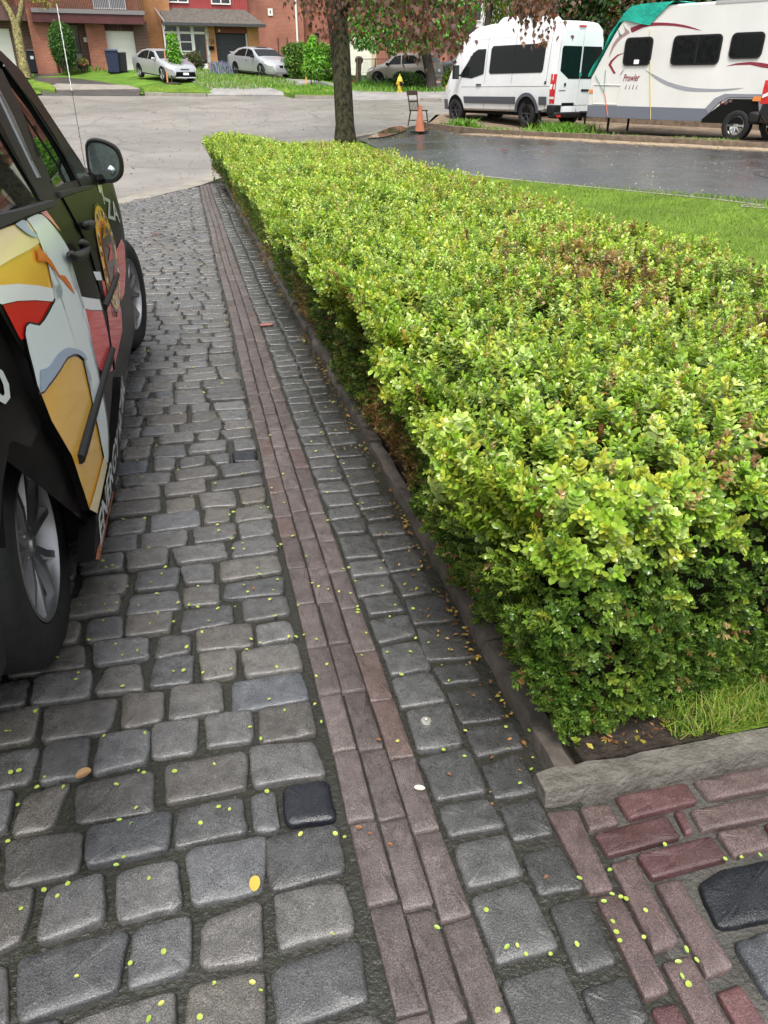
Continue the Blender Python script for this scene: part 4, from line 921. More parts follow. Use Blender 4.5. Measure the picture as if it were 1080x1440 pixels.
M_vglass = glassmat('vehicle_glass', (.16, .18, .17), .3); M_vglass.node_tree.nodes['Fresnel'].inputs[0].default_value = 1.33
class Body:
    def __init__(s, top, bot, hw, plan, belt, tum, L):
        """top,bot: [(x,z)]; hw half width; plan: [(x,k)] plan-view factor; belt [(x,z)], tum inward lean per metre above the belt"""
        s.top, s.bot, s.hw_, s.plan, s.belt, s.tum, s.L = np.array(top), np.array(bot), hw, np.array(plan), np.array(belt), tum, L
    def ztop(s, x): return float(np.interp(x, s.top[:, 0], s.top[:, 1]))
    def zbot(s, x): return float(np.interp(x, s.bot[:, 0], s.bot[:, 1]))
    def zbelt(s, x): return float(np.interp(x, s.belt[:, 0], s.belt[:, 1]))
    def w(s, x, z):
        k = float(np.interp(x, s.plan[:, 0], s.plan[:, 1])); b = s.zbelt(x); zb = s.zbot(x)
        return s.hw_*k*(1-.05*max(0, (zb+.35-z))/.35)-s.tum*max(0, z-b)-.03*max(0, (z-zb-.55))*0
    def mesh(s, name, m, parent, n=44, holes=()):
        xs = np.linspace(s.top[0, 0], s.top[-1, 0], n); rows = []
        for x in xs:
            zt, zb = s.ztop(x), s.zbot(x); b = min(s.zbelt(x), zt-.07); sh = zt-.06 if zt > s.zbelt(x)+.15 else zt-.05
            r = [(s.w(x, zb)*.93, zb)]+[(s.w(x, z), z) for z in (zb+.06, zb+.28*(b-zb), zb+.55*(b-zb), zb+.8*(b-zb), b)]
            r += [(s.w(x, b+(sh-b)*t), b+(sh-b)*t) for t in (.5, 1.)]
            we = s.w(x, sh); r += [(we-.03, zt-.025), (we-.10, zt-.006), (we*.5, zt+.012), (0, zt+.016)]
            rows.append([(x, y, z) for y, z in r]+[(x, -y, z) for y, z in r[:-1][::-1]])
        k = len(rows[0]); V = [p for r in rows for p in r]; mb = MB()
        mb.add(V, [(i*k+j, i*k+j+1, (i+1)*k+j+1, (i+1)*k+j) for i in range(n-1) for j in range(k-1)]+[(i*k, (i+1)*k, (i+1)*k+k-1, i*k+k-1) for i in range(n-1)]+[tuple(range(k)), tuple(range((n-1)*k, n*k))])
        return mb.build(name, m, parent, True)
    def side(s, name, poly, off, m, parent, sgn=1, step=.25, thick=0):
        bm = bmesh.new(); bm.faces.new([bm.verts.new((p[0], 0, p[1])) for p in poly]); bmesh.ops.triangulate(bm, faces=bm.faces[:])
        for ax in (0, 2):
            vals = [v.co[ax] for v in bm.verts]; k = math.ceil(min(vals)/step)
            while k*step < max(vals):
                co = [0, 0, 0]; no = [0, 0, 0]; co[ax] = k*step; no[ax] = 1
                bmesh.ops.bisect_plane(bm, geom=bm.verts[:]+bm.edges[:]+bm.faces[:], dist=1e-5, plane_co=co, plane_no=no); k += 1
        low = set()
        if thick:
            r = bmesh.ops.extrude_edge_only(bm, edges=[e for e in bm.edges if e.is_boundary]); low = {v for v in r['geom'] if isinstance(v, bmesh.types.BMVert)}
        for v in bm.verts: v.co.y = sgn*(s.w(v.co.x, v.co.z)+off-(thick if v in low else 0))
        bmesh.ops.recalc_face_normals(bm, faces=bm.faces); me = bpy.data.meshes.new(name); bm.to_mesh(me); bm.free(); me.materials.append(m); me.polygons.foreach_set('use_smooth', [True]*len(me.polygons))
        o = bpy.data.objects.new(name, me); COL.objects.link(o); o.parent = parent; sharp_angle(o, .6); return o
    def screen(s, name, x0, x1, inset, off, m, parent, n=8):
        """glass lying on the top line between x0 and x1"""
        mb = MB(); V = []; d = np.array([x1-x0, s.ztop(x1)-s.ztop(x0)]); d /= np.linalg.norm(d); nrm = np.array([-d[1], d[0]]); nrm = nrm if nrm[1] > 0 else -nrm
        for i in range(n+1):
            x = x0+(x1-x0)*i/n; z = s.ztop(x); we = max(.2, s.w(x, z-.06)-inset)
            for y in (-1, -.6, 0, .6, 1): V.append((x+nrm[0]*(off+.016*(1-abs(y))), y*we, z+nrm[1]*(off+.016*(1-abs(y)))))
        mb.add(V, [(i*5+j, i*5+j+1, (i+1)*5+j+1, (i+1)*5+j) for i in range(n) for j in range(4)]); return mb.build(name, m, parent, True)
def place(name, label, cat, p, head, group=None, pitch=0):
    """p: ground point; head: heading angle of +x; pitch: nose-down positive"""
    t = thing(name, label, cat, p, 0, group); t.rotation_mode = 'XYZ'; t.rotation_euler = (0, pitch, head); return t
def wheels4(root, xf, xr, y, R, rimr, mr, spokes=5, double=False, wdt=.2, arch=True):
    for x in (xf, xr):
        for sg in (1, -1):
            w_ = make_wheel('wheel', R, wdt, rimr, spokes, mr, root, (x, sg*(y-wdt/2), R), 1, double=double); w_.rotation_euler.z = PI/2 if sg > 0 else -PI/2
def archdisc(root, bd, xs, R, m=None):
    for x in xs:
        for sg in (1, -1):
            mb = MB(); n = 18; pts = [(x+R*math.cos(PI*i/n), R*.0+bd.zbot(x)*0+R*math.sin(PI*i/n)) for i in range(n+1)]
            zc = bd.zbot(x)+.14
            poly = [(p[0], max(zc-.12, zc+p[1]*.98-.0)) for p in pts]
            bd.side('wheel_arch', poly, .004, m or M_dark, root, sg, .3)
def lens(root, name, bd, poly, m, sg, off=.012): return bd.side(name, poly, off, m, root, sg, .2, .02)
# ---------------------------------------------------------------- two silver sedans on the far driveways, taupe SUV, dark car behind it
def sedan(name, label, p, head, pitch, style):
    root = place(name, label, 'car', p, head, None, pitch)
    if style == 0:
        top = [(-2.3, .80), (-2.26, 1.0), (-1.75, 1.06), (-1.0, 1.36), (-.5, 1.425), (.1, 1.42), (.45, 1.36), (1.15, 1.0), (1.7, .90), (2.15, .78), (2.3, .62), (2.34, .40)]
        belt = [(-2.3, .9), (-1.2, .97), (1.0, .90), (2.3, .6)]
    else:
        top = [(-2.4, .82), (-2.36, 1.02), (-1.85, 1.07), (-1.1, 1.36), (-.55, 1.44), (.05, 1.43), (.4, 1.37), (1.15, 1.0), (1.75, .88), (2.2, .74), (2.36, .6), (2.4, .40)]
        belt = [(-2.4, .92), (-1.2, 1.0), (1.0, .92), (2.4, .6)]
    bot = [(-2.4, .32), (-1.9, .22), (2.0, .2), (2.4, .24)]; plan = [(-2.4, .78), (-2.1, .93), (-1.4, 1), (1.3, 1), (1.9, .93), (2.2, .80), (2.4, .62)]
    bd = Body(top, bot, .89, plan, belt, .42, 4.6); b = bd.mesh('body', M_silver, root, 56)
    archdisc(root, bd, (1.38, -1.30), .37)
    wheels4(root, 1.38, -1.30, .885, .32, .215 if style == 0 else .2, M_alloy if style == 0 else M_trim, 8 if style == 0 else 5)
    bd.screen('windscreen', .47, 1.10, .06, .006, M_vglass, root); bd.screen('rear_window', -1.65, -1.02, .07, .006, M_vglass, root)
    for sg in (1, -1):
        b1 = bd.zbelt(.2)+.03
        bd.side('front_window', [(.82, b1-.01), (.42, 1.28), (.0, 1.345), (-.06, 1.345), (-.1, b1)], .006, M_vglass, root, sg)
        bd.side('rear_side_window', [(-.16, b1), (-.13, 1.345), (-.55, 1.34), (-.95, 1.25), (-1.3, b1+.08), (-1.25, b1+.02)], .006, M_vglass, root, sg)
        lens(root, 'headlight', bd, [(2.26, .60), (2.1, .70), (1.75, .78), (1.8, .70), (2.12, .60)], M_clear, sg)
        mb = MB(); mb.box((.72, sg*(bd.w(.7, .95)+.10), 1.0), (.12, .2, .13)); mb.build('wing_mirror', M_silver if style == 0 else M_trim, root, True, .04)
        bd.side('door_handle', [(-.1, .80), (.05, .80), (.05, .83), (-.1, .83)], .02, M_chrome, root, sg, .3, .02)
        bd.side('sill_shadow', [(-1.0, .24), (1.05, .22), (1.05, .27), (-1.0, .29)], .004, M_trim, root, sg)
    def front(nm, y0, y1, z0, z1, m, d=.02, x=None, tap=.8):
        mb = MB(); xx = (x if x else 2.34); mb.add([(xx+d, y0*tap, z0), (xx+d, y1*tap, z0), (xx+d-.03, y1, z1), (xx+d-.03, y0, z1), (xx-.3, y0*tap, z0), (xx-.3, y1*tap, z0), (xx-.3, y1, z1), (xx-.3, y0, z1)], [(0, 1, 2, 3), (0, 4, 5, 1), (1, 5, 6, 2), (2, 6, 7, 3), (3, 7, 4, 0)]); return mb.build(nm, m, root)
    if style == 0:
        front('grille', -.62, .62, .50, .27, M_dark, .03, tap=.85); front('bumper_lip', -.6, .6, .22, .26, M_silver, .05, tap=1)
        front('licence_plate', -.16, .16, .36, .49, M_plate, .05, tap=1); front('badge_bar', -.25, .25, .62, .64, M_trim, .02, x=2.30, tap=1)
    else:
        front('grille', -.28, -.04, .52, .64, M_dark, .035, x=2.34, tap=.8); front('grille', .04, .28, .52, .64, M_dark, .035, x=2.34, tap=.8)
        front('air_dam', -.6, .6, .24, .36, M_dark, .03, tap=.9); front('licence_plate', -.16, .16, .37, .50, M_plate, .05, tap=1)
        mb = MB(); mb.add([(.0, -.38, 1.452), (.38, -.36, 1.398), (.38, .36, 1.398), (.0, .38, 1.452)], [(0, 1, 2, 3)]); mb.build('sunroof', M_trim, root)
        mb = MB(); mb.box((-2.25, 0, 1.13), (.18, 1.2, .03)); mb.box((-2.2, .5, 1.08), (.1, .05, .1)); mb.box((-2.2, -.5, 1.08), (.1, .05, .1)); mb.build('spoiler', M_silver, root, True, .01)
    return root
pa = gp(234, 114.5)
# headings chosen from the visible three-quarter views
sa = sedan('parked_car', 'silver sedan with black trapezoid grille parked left of the staked young tree', (pa[0]-.05, pa[1]+1.2, float(G(pa[0], pa[1]+1.2))+.03), math.radians(-62), .07, 0)
pb = gp(372, 110.5)
sb = sedan('parked_car', 'silver sedan with sunroof and twin nostril grille parked before the dark garage door', (pb[0]-.1, pb[1]+1.0, float(G(pb[0], pb[1]+1.0))+.04), math.radians(-63), .05, 1)
# SUV: nose to the left, tail to the right, three-quarter rear view
pu = gp(589, 122); 
suv = place('parked_suv', 'taupe compact SUV with pale alloy wheels parked beyond the fire hydrant', 'suv', (13.56-.49, 47.75+1.52, 1.14), math.radians(142), None, 0)
bd = Body([(-2.2, .75), (-2.18, 1.05), (-2.0, 1.25), (-1.75, 1.60), (-1.0, 1.68), (-.1, 1.69), (.35, 1.62), (1.0, 1.16), (1.6, 1.06), (2.0, .92), (2.18, .7), (2.22, .5)], [(-2.2, .38), (-1.7, .26), (1.7, .24), (2.22, .30)], .90, [(-2.2, .86), (-1.9, .96), (-1.2, 1), (1.2, 1), (1.8, .92), (2.22, .68)], [(-2.2, 1.12), (-1.0, 1.06), (1.0, 1.0), (2.2, .7)], .34, 4.4)
bd.mesh('body', M_taupe, suv, 56); archdisc(suv, bd, (1.32, -1.32), .42)
wheels4(suv, 1.32, -1.32, .89, .35, .24, M_alloy, 5); bd.screen('windscreen', .38, .95, .06, .006, M_vglass, suv); bd.screen('rear_window', -2.02, -1.78, .12, .01, mat('bright_rear_glass', (.35, .42, .46), .05, .5, metal=.6), suv)
for sg in (1, -1):
    bd.side('front_window', [(.72, 1.09), (.28, 1.50), (-.1, 1.56), (-.16, 1.10)], .006, M_vglass, suv, sg); bd.side('rear_side_window', [(-.22, 1.11), (-.18, 1.56), (-.9, 1.55), (-1.35, 1.30), (-1.1, 1.14)], .006, M_vglass, suv, sg)
    lens(suv, 'tail_light', bd, [(-2.16, .92), (-2.15, 1.08), (-1.85, 1.12), (-1.7, 1.06), (-1.9, .94)], M_redlens, sg, .02)
    lens(suv, 'headlight', bd, [(2.08, .72), (1.95, .84), (1.6, .92), (1.8, .80)], M_clear, sg)
    bd.side('sill_cladding', [(-1.6, .30), (1.6, .28), (1.55, .40), (-1.55, .42)], .012, M_trim, suv, sg, .4, .02)
    mb = MB(); mb.box((.66, sg*(bd.w(.7, 1.0)+.1), 1.12), (.13, .2, .15)); mb.build('wing_mirror', M_trim, suv, True, .04)
mb = MB(); mb.box((-2.215, 0, .80), (.02, .34, .14)); mb.build('licence_plate', M_plate, suv)
mb = MB(); mb.box((-2.15, 0, .5), (.2, 1.5, .16)); mb.build('rear_bumper', M_taupe, suv, True, .05)
pk = C0+ray(668, 104)*46.5
dark = place('parked_car', 'dark grey car mostly hidden behind the taupe SUV and the tree trunks', 'car', (pk[0], pk[1], float(G(pk[0], pk[1]))+.1), math.radians(-30), None, 0)
bd = Body([(-2.3, .8), (-2.2, 1.05), (-1.6, 1.1), (-.9, 1.45), (.2, 1.47), (1.1, 1.08), (1.9, .95), (2.25, .75), (2.3, .4)], [(-2.3, .3), (2.3, .26)], .9, [(-2.3, .85), (-1.6, 1), (1.4, 1), (2.3, .7)], [(-2.3, .95), (2.3, .8)], .4, 4.6)
bd.mesh('body', mat('graphite_paint', (.05, .052, .058), .3, .5, metal=.4, coat=.4), dark, 40); wheels4(dark, 1.35, -1.35, .89, .32, .2, M_alloy); bd.screen('windscreen', .3, 1.05, .06, .006, M_vglass, dark)
for sg in (1, -1):
    bd.side('side_window', [(.7, 1.02), (.15, 1.36), (-.8, 1.36), (-1.3, 1.05)], .006, M_vglass, dark, sg); mb = MB(); mb.box((.7, sg*1.02, 1.05), (.12, .2, .13)); mb.build('wing_mirror', M_chrome, dark, True, .04)
# ---------------------------------------------------------------- white high-roof passenger van (left side and tail in view)
HV = np.array([-.315, .949]); RA = np.array([10.42, 24.25])           # rear left wheel contact, heading
left = np.array([-HV[1], HV[0]])
ORG = RA+HV*1.83-left*.86
wv = place('white_van', 'white high-roof passenger van with grey side strip and black wheels parked by the dirt strip', 'van', (ORG[0], ORG[1], float(G(*RA))+.055), math.atan2(HV[1], HV[0]), None, 0)
bd = Body([(-2.98, .62), (-2.975, 2.2), (-2.93, 2.55), (-2.7, 2.74), (-1.5, 2.80), (.3, 2.80), (1.0, 2.74), (1.5, 2.52), (1.75, 2.25), (2.35, 1.35), (2.55, 1.15), (2.8, 1.0), (2.9, .85), (2.92, .55)],
          [(-2.98, .52), (-2.4, .42), (2.6, .38), (2.92, .40)], .975, [(-2.98, .95), (-2.9, .985), (-2.5, 1), (1.6, 1), (2.3, .95), (2.7, .80), (2.92, .60)], [(-2.98, 1.15), (1.5, 1.15), (2.9, .9)], .085, 5.9)
bd.mesh('body', M_white, wv, 70); BV = bd
# tail doors: flat end with two tall windows
def tailrect(nm, pts, m, x=-2.985, d=.012, root=wv):
    mb = MB(); n = len(pts); mb.add([(x-d, p[0], p[1]) for p in pts]+[(x+.02, p[0], p[1]) for p in pts], [tuple(range(n))]+[(i, (i+1) % n, n+(i+1) % n, n+i) for i in range(n)]); return mb.build(nm, m, root)
dl = tailrect('rear_door', [(.90, .62), (.012, .62), (.012, 2.50), (.70, 2.50), (.80, 2.3), (.90, 1.2)], M_white); dr_ = tailrect('rear_door', [(-.012, .62), (-.90, .62), (-.90, 1.2), (-.80, 2.3), (-.70, 2.50), (-.012, 2.50)], M_white)
for dd, s in ((dl, 1), (dr_, -1)):
    tailrect('rear_window', [(s*.80, 1.50), (s*.80, 2.05), (s*.76, 2.12), (s*.03, 2.12), (s*.03, 1.30), (s*.45, 1.30)], M_vglass if s < 0 else mat('green_glass', (.005, .009, .009), .08, .25), d=.018).parent = dd
tailrect('door_handle', [(-.12, .98), (-.42, .98), (-.42, 1.03), (-.12, 1.03)], M_trim, d=.03).parent = dr_
tailrect('lock', [(.60, 1.12), (.53, 1.12), (.53, 1.19), (.60, 1.19)], M_trim, d=.03).parent = dl
tailrect('lettering_strip', [(.78, .985), (.52, .985), (.52, 1.01), (.78, 1.01)], M_grey, d=.016).parent = dl
tailrect('emblem', [(.05, 1.37), (.0, 1.33), (-.05, 1.37), (-.05, 1.43), (.0, 1.47), (.05, 1.43)], M_chrome, d=.03).parent = dr_
tailrect('number_plate_recess', [(.62, .60), (.12, .60), (.12, .68), (.62, .68)], M_dark, d=.016).parent = dl
pl = tailrect('licence_plate', [(.52, .42), (.20, .42), (.20, .57), (.52, .57)], M_plate, d=.03)
tailrect('step_panel', [(.72, .40), (.02, .40), (.02, .60), (.72, .60)], M_white, d=.010); tailrect('step_panel', [(-.02, .40), (-.72, .40), (-.72, .60), (-.02, .60)], M_white, d=.010)
tailrect('brake_light', [(.14, 2.60), (-.14, 2.60), (-.14, 2.64), (.14, 2.64)], M_redlens, x=-2.90, d=.03)
mb = MB(); mb.box((-2.96, 0, .36), (.34, 1.9, .16)); mb.box((-2.88, .80, .50), (.3, .33, .26)); mb.box((-2.88, -.80, .50), (.3, .33, .26)); mb.build('rear_bumper', M_trim, wv, True, .04)
tailrect('reflector', [(.90, .31), (.74, .31), (.74, .37), (.90, .37)], M_redlens, x=-3.13, d=.01)
for sg in (1, -1):
    bd.side('tail_light', [(-2.98, .66), (-2.98, 1.42), (-2.80, 1.42), (-2.83, .66)], .012, M_redlens, wv, sg, .3, .03); bd.side('tail_light_lens', [(-2.98, 1.03), (-2.98, 1.16), (-2.81, 1.16), (-2.815, 1.03)], .016, M_clear, wv, sg, .3); bd.side('tail_light_lens', [(-2.98, .78), (-2.98, .84), (-2.82, .84), (-2.825, .78)], .016, M_clear, wv, sg, .3)
    bd.side('side_window', smoothline([(-2.36, 1.46), (-2.42, 1.52), (-2.42, 2.14), (-2.34, 2.20), (.02, 2.20), (.10, 2.12), (.10, 1.50), (.04, 1.44)], 1), .010, M_vglass, wv, sg, .5)
    bd.side('window_divider', [(-1.06, 1.45), (-1.06, 2.2), (-1.03, 2.2), (-1.03, 1.45)], .013, M_trim, wv, sg, .5)
    bd.side('front_window', [(.36, 1.44), (.36, 2.13), (.78, 2.13), (1.00, 2.04), (1.62, 1.42), (1.55, 1.36), (.98, 1.32)], .010, M_vglass, wv, sg, .5)
    bd.side('window_post', [(1.0, 1.33), (.98, 2.06), (1.04, 2.02), (1.06, 1.34)], .013, M_trim, wv, sg, .5)
    bd.side('side_strip', [(-2.7, .62), (-2.38, .62), (-2.38, .84), (-2.7, .84)], .02, M_grey, wv, sg, .5, .02); bd.side('side_strip', [(-1.30, .62), (1.30, .60), (1.34, .80), (-1.30, .82)], .02, M_grey, wv, sg, .5, .02)
    ao = [(-1.83+.54*math.cos(PI*i/16), .40+.54*math.sin(PI*i/16)) for i in range(17)]; ai = [(-1.83+.44*math.cos(PI*i/16), .40+.44*math.sin(PI*i/16)) for i in range(16, -1, -1)]
    bd.side('wheel_arch', ai[::-1], .006, M_dark, wv, sg, .5); bd.side('arch_moulding', ao+ai, .03, M_grey, wv, sg, .5, .03)
    af = [(1.83+.47*math.cos(PI*i/16), .38+.47*math.sin(PI*i/16)) for i in range(17)]; bd.side('wheel_arch', af, .006, M_dark, wv, sg, .5)
    for x in (.28, -1.05, -2.62):
        bd.side('panel_seam', [(x-.007, .45), (x-.007, 2.68), (x+.007, 2.68), (x+.007, .45)], .003, M_grey, wv, sg, .6)
    bd.side('panel_seam', [(-2.78, 1.10), (1.5, 1.07), (1.5, 1.08), (-2.78, 1.112)], .003, M_grey, wv, sg, .6); bd.side('panel_seam', [(-2.78, 2.42), (1.2, 2.38), (1.2, 2.388), (-2.78, 2.428)], .003, mat('seam_grey', (.45, .46, .48), .4), wv, sg, .6)
    bd.side('door_handle', [(.44, 1.12), (.68, 1.12), (.68, 1.16), (.44, 1.16)], .03, M_trim, wv, sg, .3, .03); bd.side('fuel_cap', [(-2.56, 1.16), (-2.64, 1.16), (-2.64, 1.24), (-2.56, 1.24)], .012, M_trim, wv, sg, .3)
    bd.side('headlight', [(2.62, .88), (2.84, .82), (2.80, .98), (2.6, 1.12)], .012, M_amber if sg > 0 else M_clear, wv, sg, .2, .03); bd.side('front_bumper', [(2.30, .38), (2.90, .40), (2.91, .70), (2.34, .70)], .02, M_grey, wv, sg, .3, .03)
    bd.side('mud_flap', [(-2.42, .16), (-2.30, .16), (-2.34, .50), (-2.42, .50)], -.02, M_trim, wv, sg, .5, .05)
    mb = MB(); mb.box((1.58, sg*1.17, 1.50), (.10, .22, .40)); mb.tube([(1.5, sg*.95, 1.40), (1.56, sg*1.12, 1.42)], .03, 6); mm = mb.build('wing_mirror', M_trim, wv, True, .04)
    mb = MB(); mb.box((1.525, sg*1.17, 1.50), (.012, .18, .34)); mb.build('mirror_glass', bpy.data.materials['mirror_glass'], mm)
bd.screen('windscreen', 1.72, 2.36, .08, .01, M_vglass, wv)
mb = MB(); mb.lathe([(.0, .0), (.001, .2)], (0, 0, 0), 4); mb = MB(); mb.box((-.6, 0, 2.88), (1.9, 1.2, .20), taper=.8); mb.build('roof_air_unit', M_white, wv, True, .07)
mb = MB(); mb.box((0, 0, .40), (4.6, 1.5, .2)); mb.build('chassis', M_dark, wv)
M_steel = mat('black_steel_wheel', (.03, .03, .032), .45, .4)
wheels4(wv, 1.83, -1.83, .96, .37, .21, M_steel, 6, False, .24)
# ---------------------------------------------------------------- travel trailer
HT = np.array([-.5, .866]); WC = np.array([13.38, 18.16]); tl_ = np.array([-HT[1], HT[0]])
TX = 4.35                                                              # front axle to the nose
ORG = WC-tl_*1.20
tr = place('travel_trailer', 'white travel trailer with maroon and grey swooshes and a green tarp over its nose', 'trailer', (ORG[0], ORG[1], float(G(*WC))+.035), math.atan2(HT[1], HT[0]), None, 0)
M_fib = mat('trailer_skin', (.60, .60, .575), .35, .5, noise=(.9, .07, 6), coat=.15)
H0, H1, YW = .62, 2.98, 1.22
nose = [(TX, H0), (TX+.02, 1.05), (TX-.02, 1.40), (TX-.55, 2.35), (TX-.85, 2.80), (TX-1.1, H1)]
prof = [(-3.6, H0)]+nose+[(-3.6, H1)]
def tside(nm, poly, y, th, m, root=tr, sg=1, bev=0):
    mb = MB(); n = len(poly); mb.add([(p[0], y, p[1]) for p in poly]+[(p[0], y-th*sg, p[1]) for p in poly], [tuple(range(n)), tuple(range(n, 2*n))[::-1]]+[(i, (i+1) % n, n+(i+1) % n, n+i) for i in range(n)]); return mb.build(nm, m, root, False, bev)
tside('body', prof, YW, 2*YW, M_fib, bev=.04)
arch = [(.95, .42), (.70, .42), (.55, .66), (.32, .86), (-.02, .93), (-1.02, .93), (-1.36, .86), (-1.60, .66), (-1.75, .42), (-1.95, .42)]
sk = tside('skirt', [(TX-.03, .44), (.95, .42), (.74, .60), (.50, .86), (.30, .96), (-1.30, .96), (-1.55, .84), (-1.80, .60), (-1.95, .42), (-3.6, .42), (-3.6, .72), (-1.95, .72), (-1.75, .95), (-1.50, 1.05), (.42, 1.05), (.66, .95), (.86, .72), (TX-.03, .74)], YW+.012, .03, mat('grey_skirt', (.13, .14, .17), .4, .4), bev=.008)
tside('wheel_well', [(.93, .40), (.72, .62), (.5, .80), (.3, .94), (-1.3, .94), (-1.5, .80), (-1.75, .62), (-1.93, .40)], YW+.004, .01, M_dark)
tside('arch_fender', [(.86, .72), (.66, .95), (.42, 1.05), (-1.5, 1.05), (-1.75, .95), (-1.95, .72), (-1.80, .60), (-1.55, .86), (-1.30, .97), (-.62, .97), (-.52, .66), (-.42, .97), (.30, .97), (.52, .86), (.74, .60)], YW+.02, .03, mat('grey_fender', (.2, .21, .24), .4, .4), bev=.006)
tside('marker_light', [(-.30, .90), (-.55, .90), (-.53, 1.0), (-.32, 1.0)], YW+.03, .03, M_amber)
for x in (0, -.98):
    w_ = make_wheel('wheel', .36, .22, .215, 8, M_chrome, tr, (x, YW-.10, .36), 1, double=False); w_.rotation_euler.z = PI/2
    w_ = make_wheel('wheel', .36, .22, .215, 8, M_chrome, tr, (x, -YW+.10, .36), 1, double=False); w_.rotation_euler.z = -PI/2
mb = MB(); mb.box((.3, 0, .5), (7.4, 1.9, .12)); mb.build('chassis', M_dark, tr)
# windows: dark glass in rounded black frames
def rrect(x0, x1, z0, z1, r, k=4):
    P = []
    for cx, cz, a0 in ((x1-r, z1-r, 0), (x0+r, z1-r, 90), (x0+r, z0+r, 180), (x1-r, z0+r, 270)):
        for i in range(k+1): a = math.radians(a0+90*i/k); P.append((cx+r*math.cos(a), cz+r*math.sin(a)))
    return P
def twin(x0, x1, z0, z1, div=None):
    f = tside('window', rrect(x0, x1, z0, z1, .12), YW+.03, .04, M_trim); tside('pane', rrect(x0+.04, x1-.04, z0+.04, z1-.04, .09), YW+.034, .01, M_vglass).parent = f
    if div: tside('window_bar', [(div-.025, z0+.03), (div+.025, z0+.03), (div+.025, z1-.03), (div-.025, z1-.03)], YW+.042, .02, M_trim).parent = f
    return f
TXP = lambda px, py: None
def tp(px, py):
    """point of the trailer's side face seen at a photo position, in trailer coordinates"""
    d = ray(px, py); o2 = C0[:2]; nrm = tl_; p0 = WC+tl_*.02; t = np.dot(p0-o2, nrm)/np.dot(d[:2], nrm); P = C0+d*t; q = P[:2]-ORG
    return float(np.dot(q, HT)), float(P[2]-tr.location.z)
def boxpx(a, b):
    x0, z0 = tp(*a); x1, z1 = tp(*b); return min(x0, x1), max(x0, x1), min(z0, z1), max(z0, z1)
x0, x1, z0, z1 = boxpx((881, 53), (914, 92)); twin(x0, x1, z0, z1)
x0, x1, z0, z1 = boxpx((949, 50), (1010, 91)); twin(x0, x1, z0, z1, tp(981, 70)[0])
x0, x1, z0, z1 = boxpx((1031, 46), (1070, 82)); twin(x0, x1, z0, z1)
tside('notice', rrect(*boxpx((893, 84), (899, 90)), .01), YW+.044, .01, mat('paper', (.8, .8, .78), .6))
M_maroon = mat('maroon_decal', (.20, .025, .04), .4, .4); M_mauve = mat('mauve_decal', (.30, .20, .20), .4, .4); M_gdec = mat('grey_decal', (.26, .27, .30), .4, .4)
def decal(nm, pts, m, k=4, lay=0): return tside(nm, [tp(*p) for p in (smoothline(pts+[pts[0]], k)[:-1] if k else pts)], YW+.004+lay*.002, .004, m)
decal('swoosh', [(887, 39), (893, 37), (905, 33), (925, 31.5), (950, 33), (970, 37), (986, 43), (968, 39.5), (948, 36.5), (925, 36), (905, 38.5), (889, 46)], M_maroon, 2)
decal('swoosh', [(876, 33), (880, 40), (886, 46), (875, 53), (864, 66), (856, 82), (862, 62), (872, 50), (879, 45)], M_mauve, 2)
decal('swoosh', [(879, 74), (868, 78), (858, 87), (855, 92), (860, 99), (865, 104), (862, 103), (857, 98), (855, 92), (859, 85), (868, 77)], M_maroon, 0, 0) if False else decal('swoosh', [(879.5, 73.5), (868, 77), (859, 85), (855.5, 91), (859, 97), (863, 104), (866, 102.5), (862, 96), (859.5, 91), (862, 86), (869, 79)], M_maroon, 0)
decal('swoosh', [(878, 97), (874, 101), (871, 107), (875, 103)], M_mauve, 0)
decal('swoosh', [(907, 98), (920, 105), (940, 115), (965, 122), (990, 124.5), (1015, 125), (1046, 123.5), (1020, 128), (992, 129), (965, 128), (940, 121), (922, 111)], M_gdec, 2)
decal('swoosh', [(1021, 93), (1035, 89), (1055, 87), (1070, 88), (1080, 90), (1095, 93), (1110, 100), (1090, 97), (1072, 95), (1055, 91), (1035, 91.5)], M_maroon, 0)
decal('swoosh', [(869, 40), (872, 47), (875, 50), (871, 53)], mat('slate_decal', (.14, .17, .18), .5), 0)
decal('small_emblem', [(1013, 142), (1015, 141), (1015, 148), (1012, 147)], M_maroon, 0); decal('small_emblem', [(1018, 142), (1022, 141), (1024, 144), (1022, 147), (1018, 147)], M_mauve, 0); decal('small_emblem', [(1025, 141), (1030, 140), (1029, 144), (1025, 144)], M_mauve, 0)
def flat_text(txt, pa, pb, h, m, y, shear=.3):
    cu = bpy.data.curves.new('t', 'FONT'); cu.body = txt; cu.size = 1; cu.shear = shear; cu.offset = .015
    ob = bpy.data.objects.new('t', cu); COL.objects.link(ob); me = bpy.data.meshes.new_from_object(ob.evaluated_get(bpy.context.evaluated_depsgraph_get())); bpy.data.objects.remove(ob)
    co = np.array([v.co[:] for v in me.vertices]); a, b = tp(*pa), tp(*pb); w_ = co[:, 0].max()-co[:, 0].min()
    for v, c in zip(me.vertices, co): s = (c[0]-co[:, 0].min())/w_; v.co = Vector((a[0]+(b[0]-a[0])*s, y, a[1]+(b[1]-a[1])*s+c[1]/.75*h))
    me.materials.append(m); o = bpy.data.objects.new('lettering', me); COL.objects.link(o); o.parent = tr
flat_text('Prowler', (876, 114), (899, 113.5), .17, M_maroon, YW+.007)
for i, px in enumerate((879, 884, 889, 894)): decal('torn_letter', [(px, 125), (px+2, 119+i % 2), (px+2.6, 119), (px+.8, 126)], M_dark, 0)
def tbar(nm, pts, r, m, off=.02):
    mb = MB(); mb.tube([(a, YW+off, b) for a, b in [tp(*p) for p in pts]], r, 6); return mb.build(nm, m, tr)
hatch = [tp(*p) for p in ((835, 119), (873, 120), (868, 147), (834, 146))]
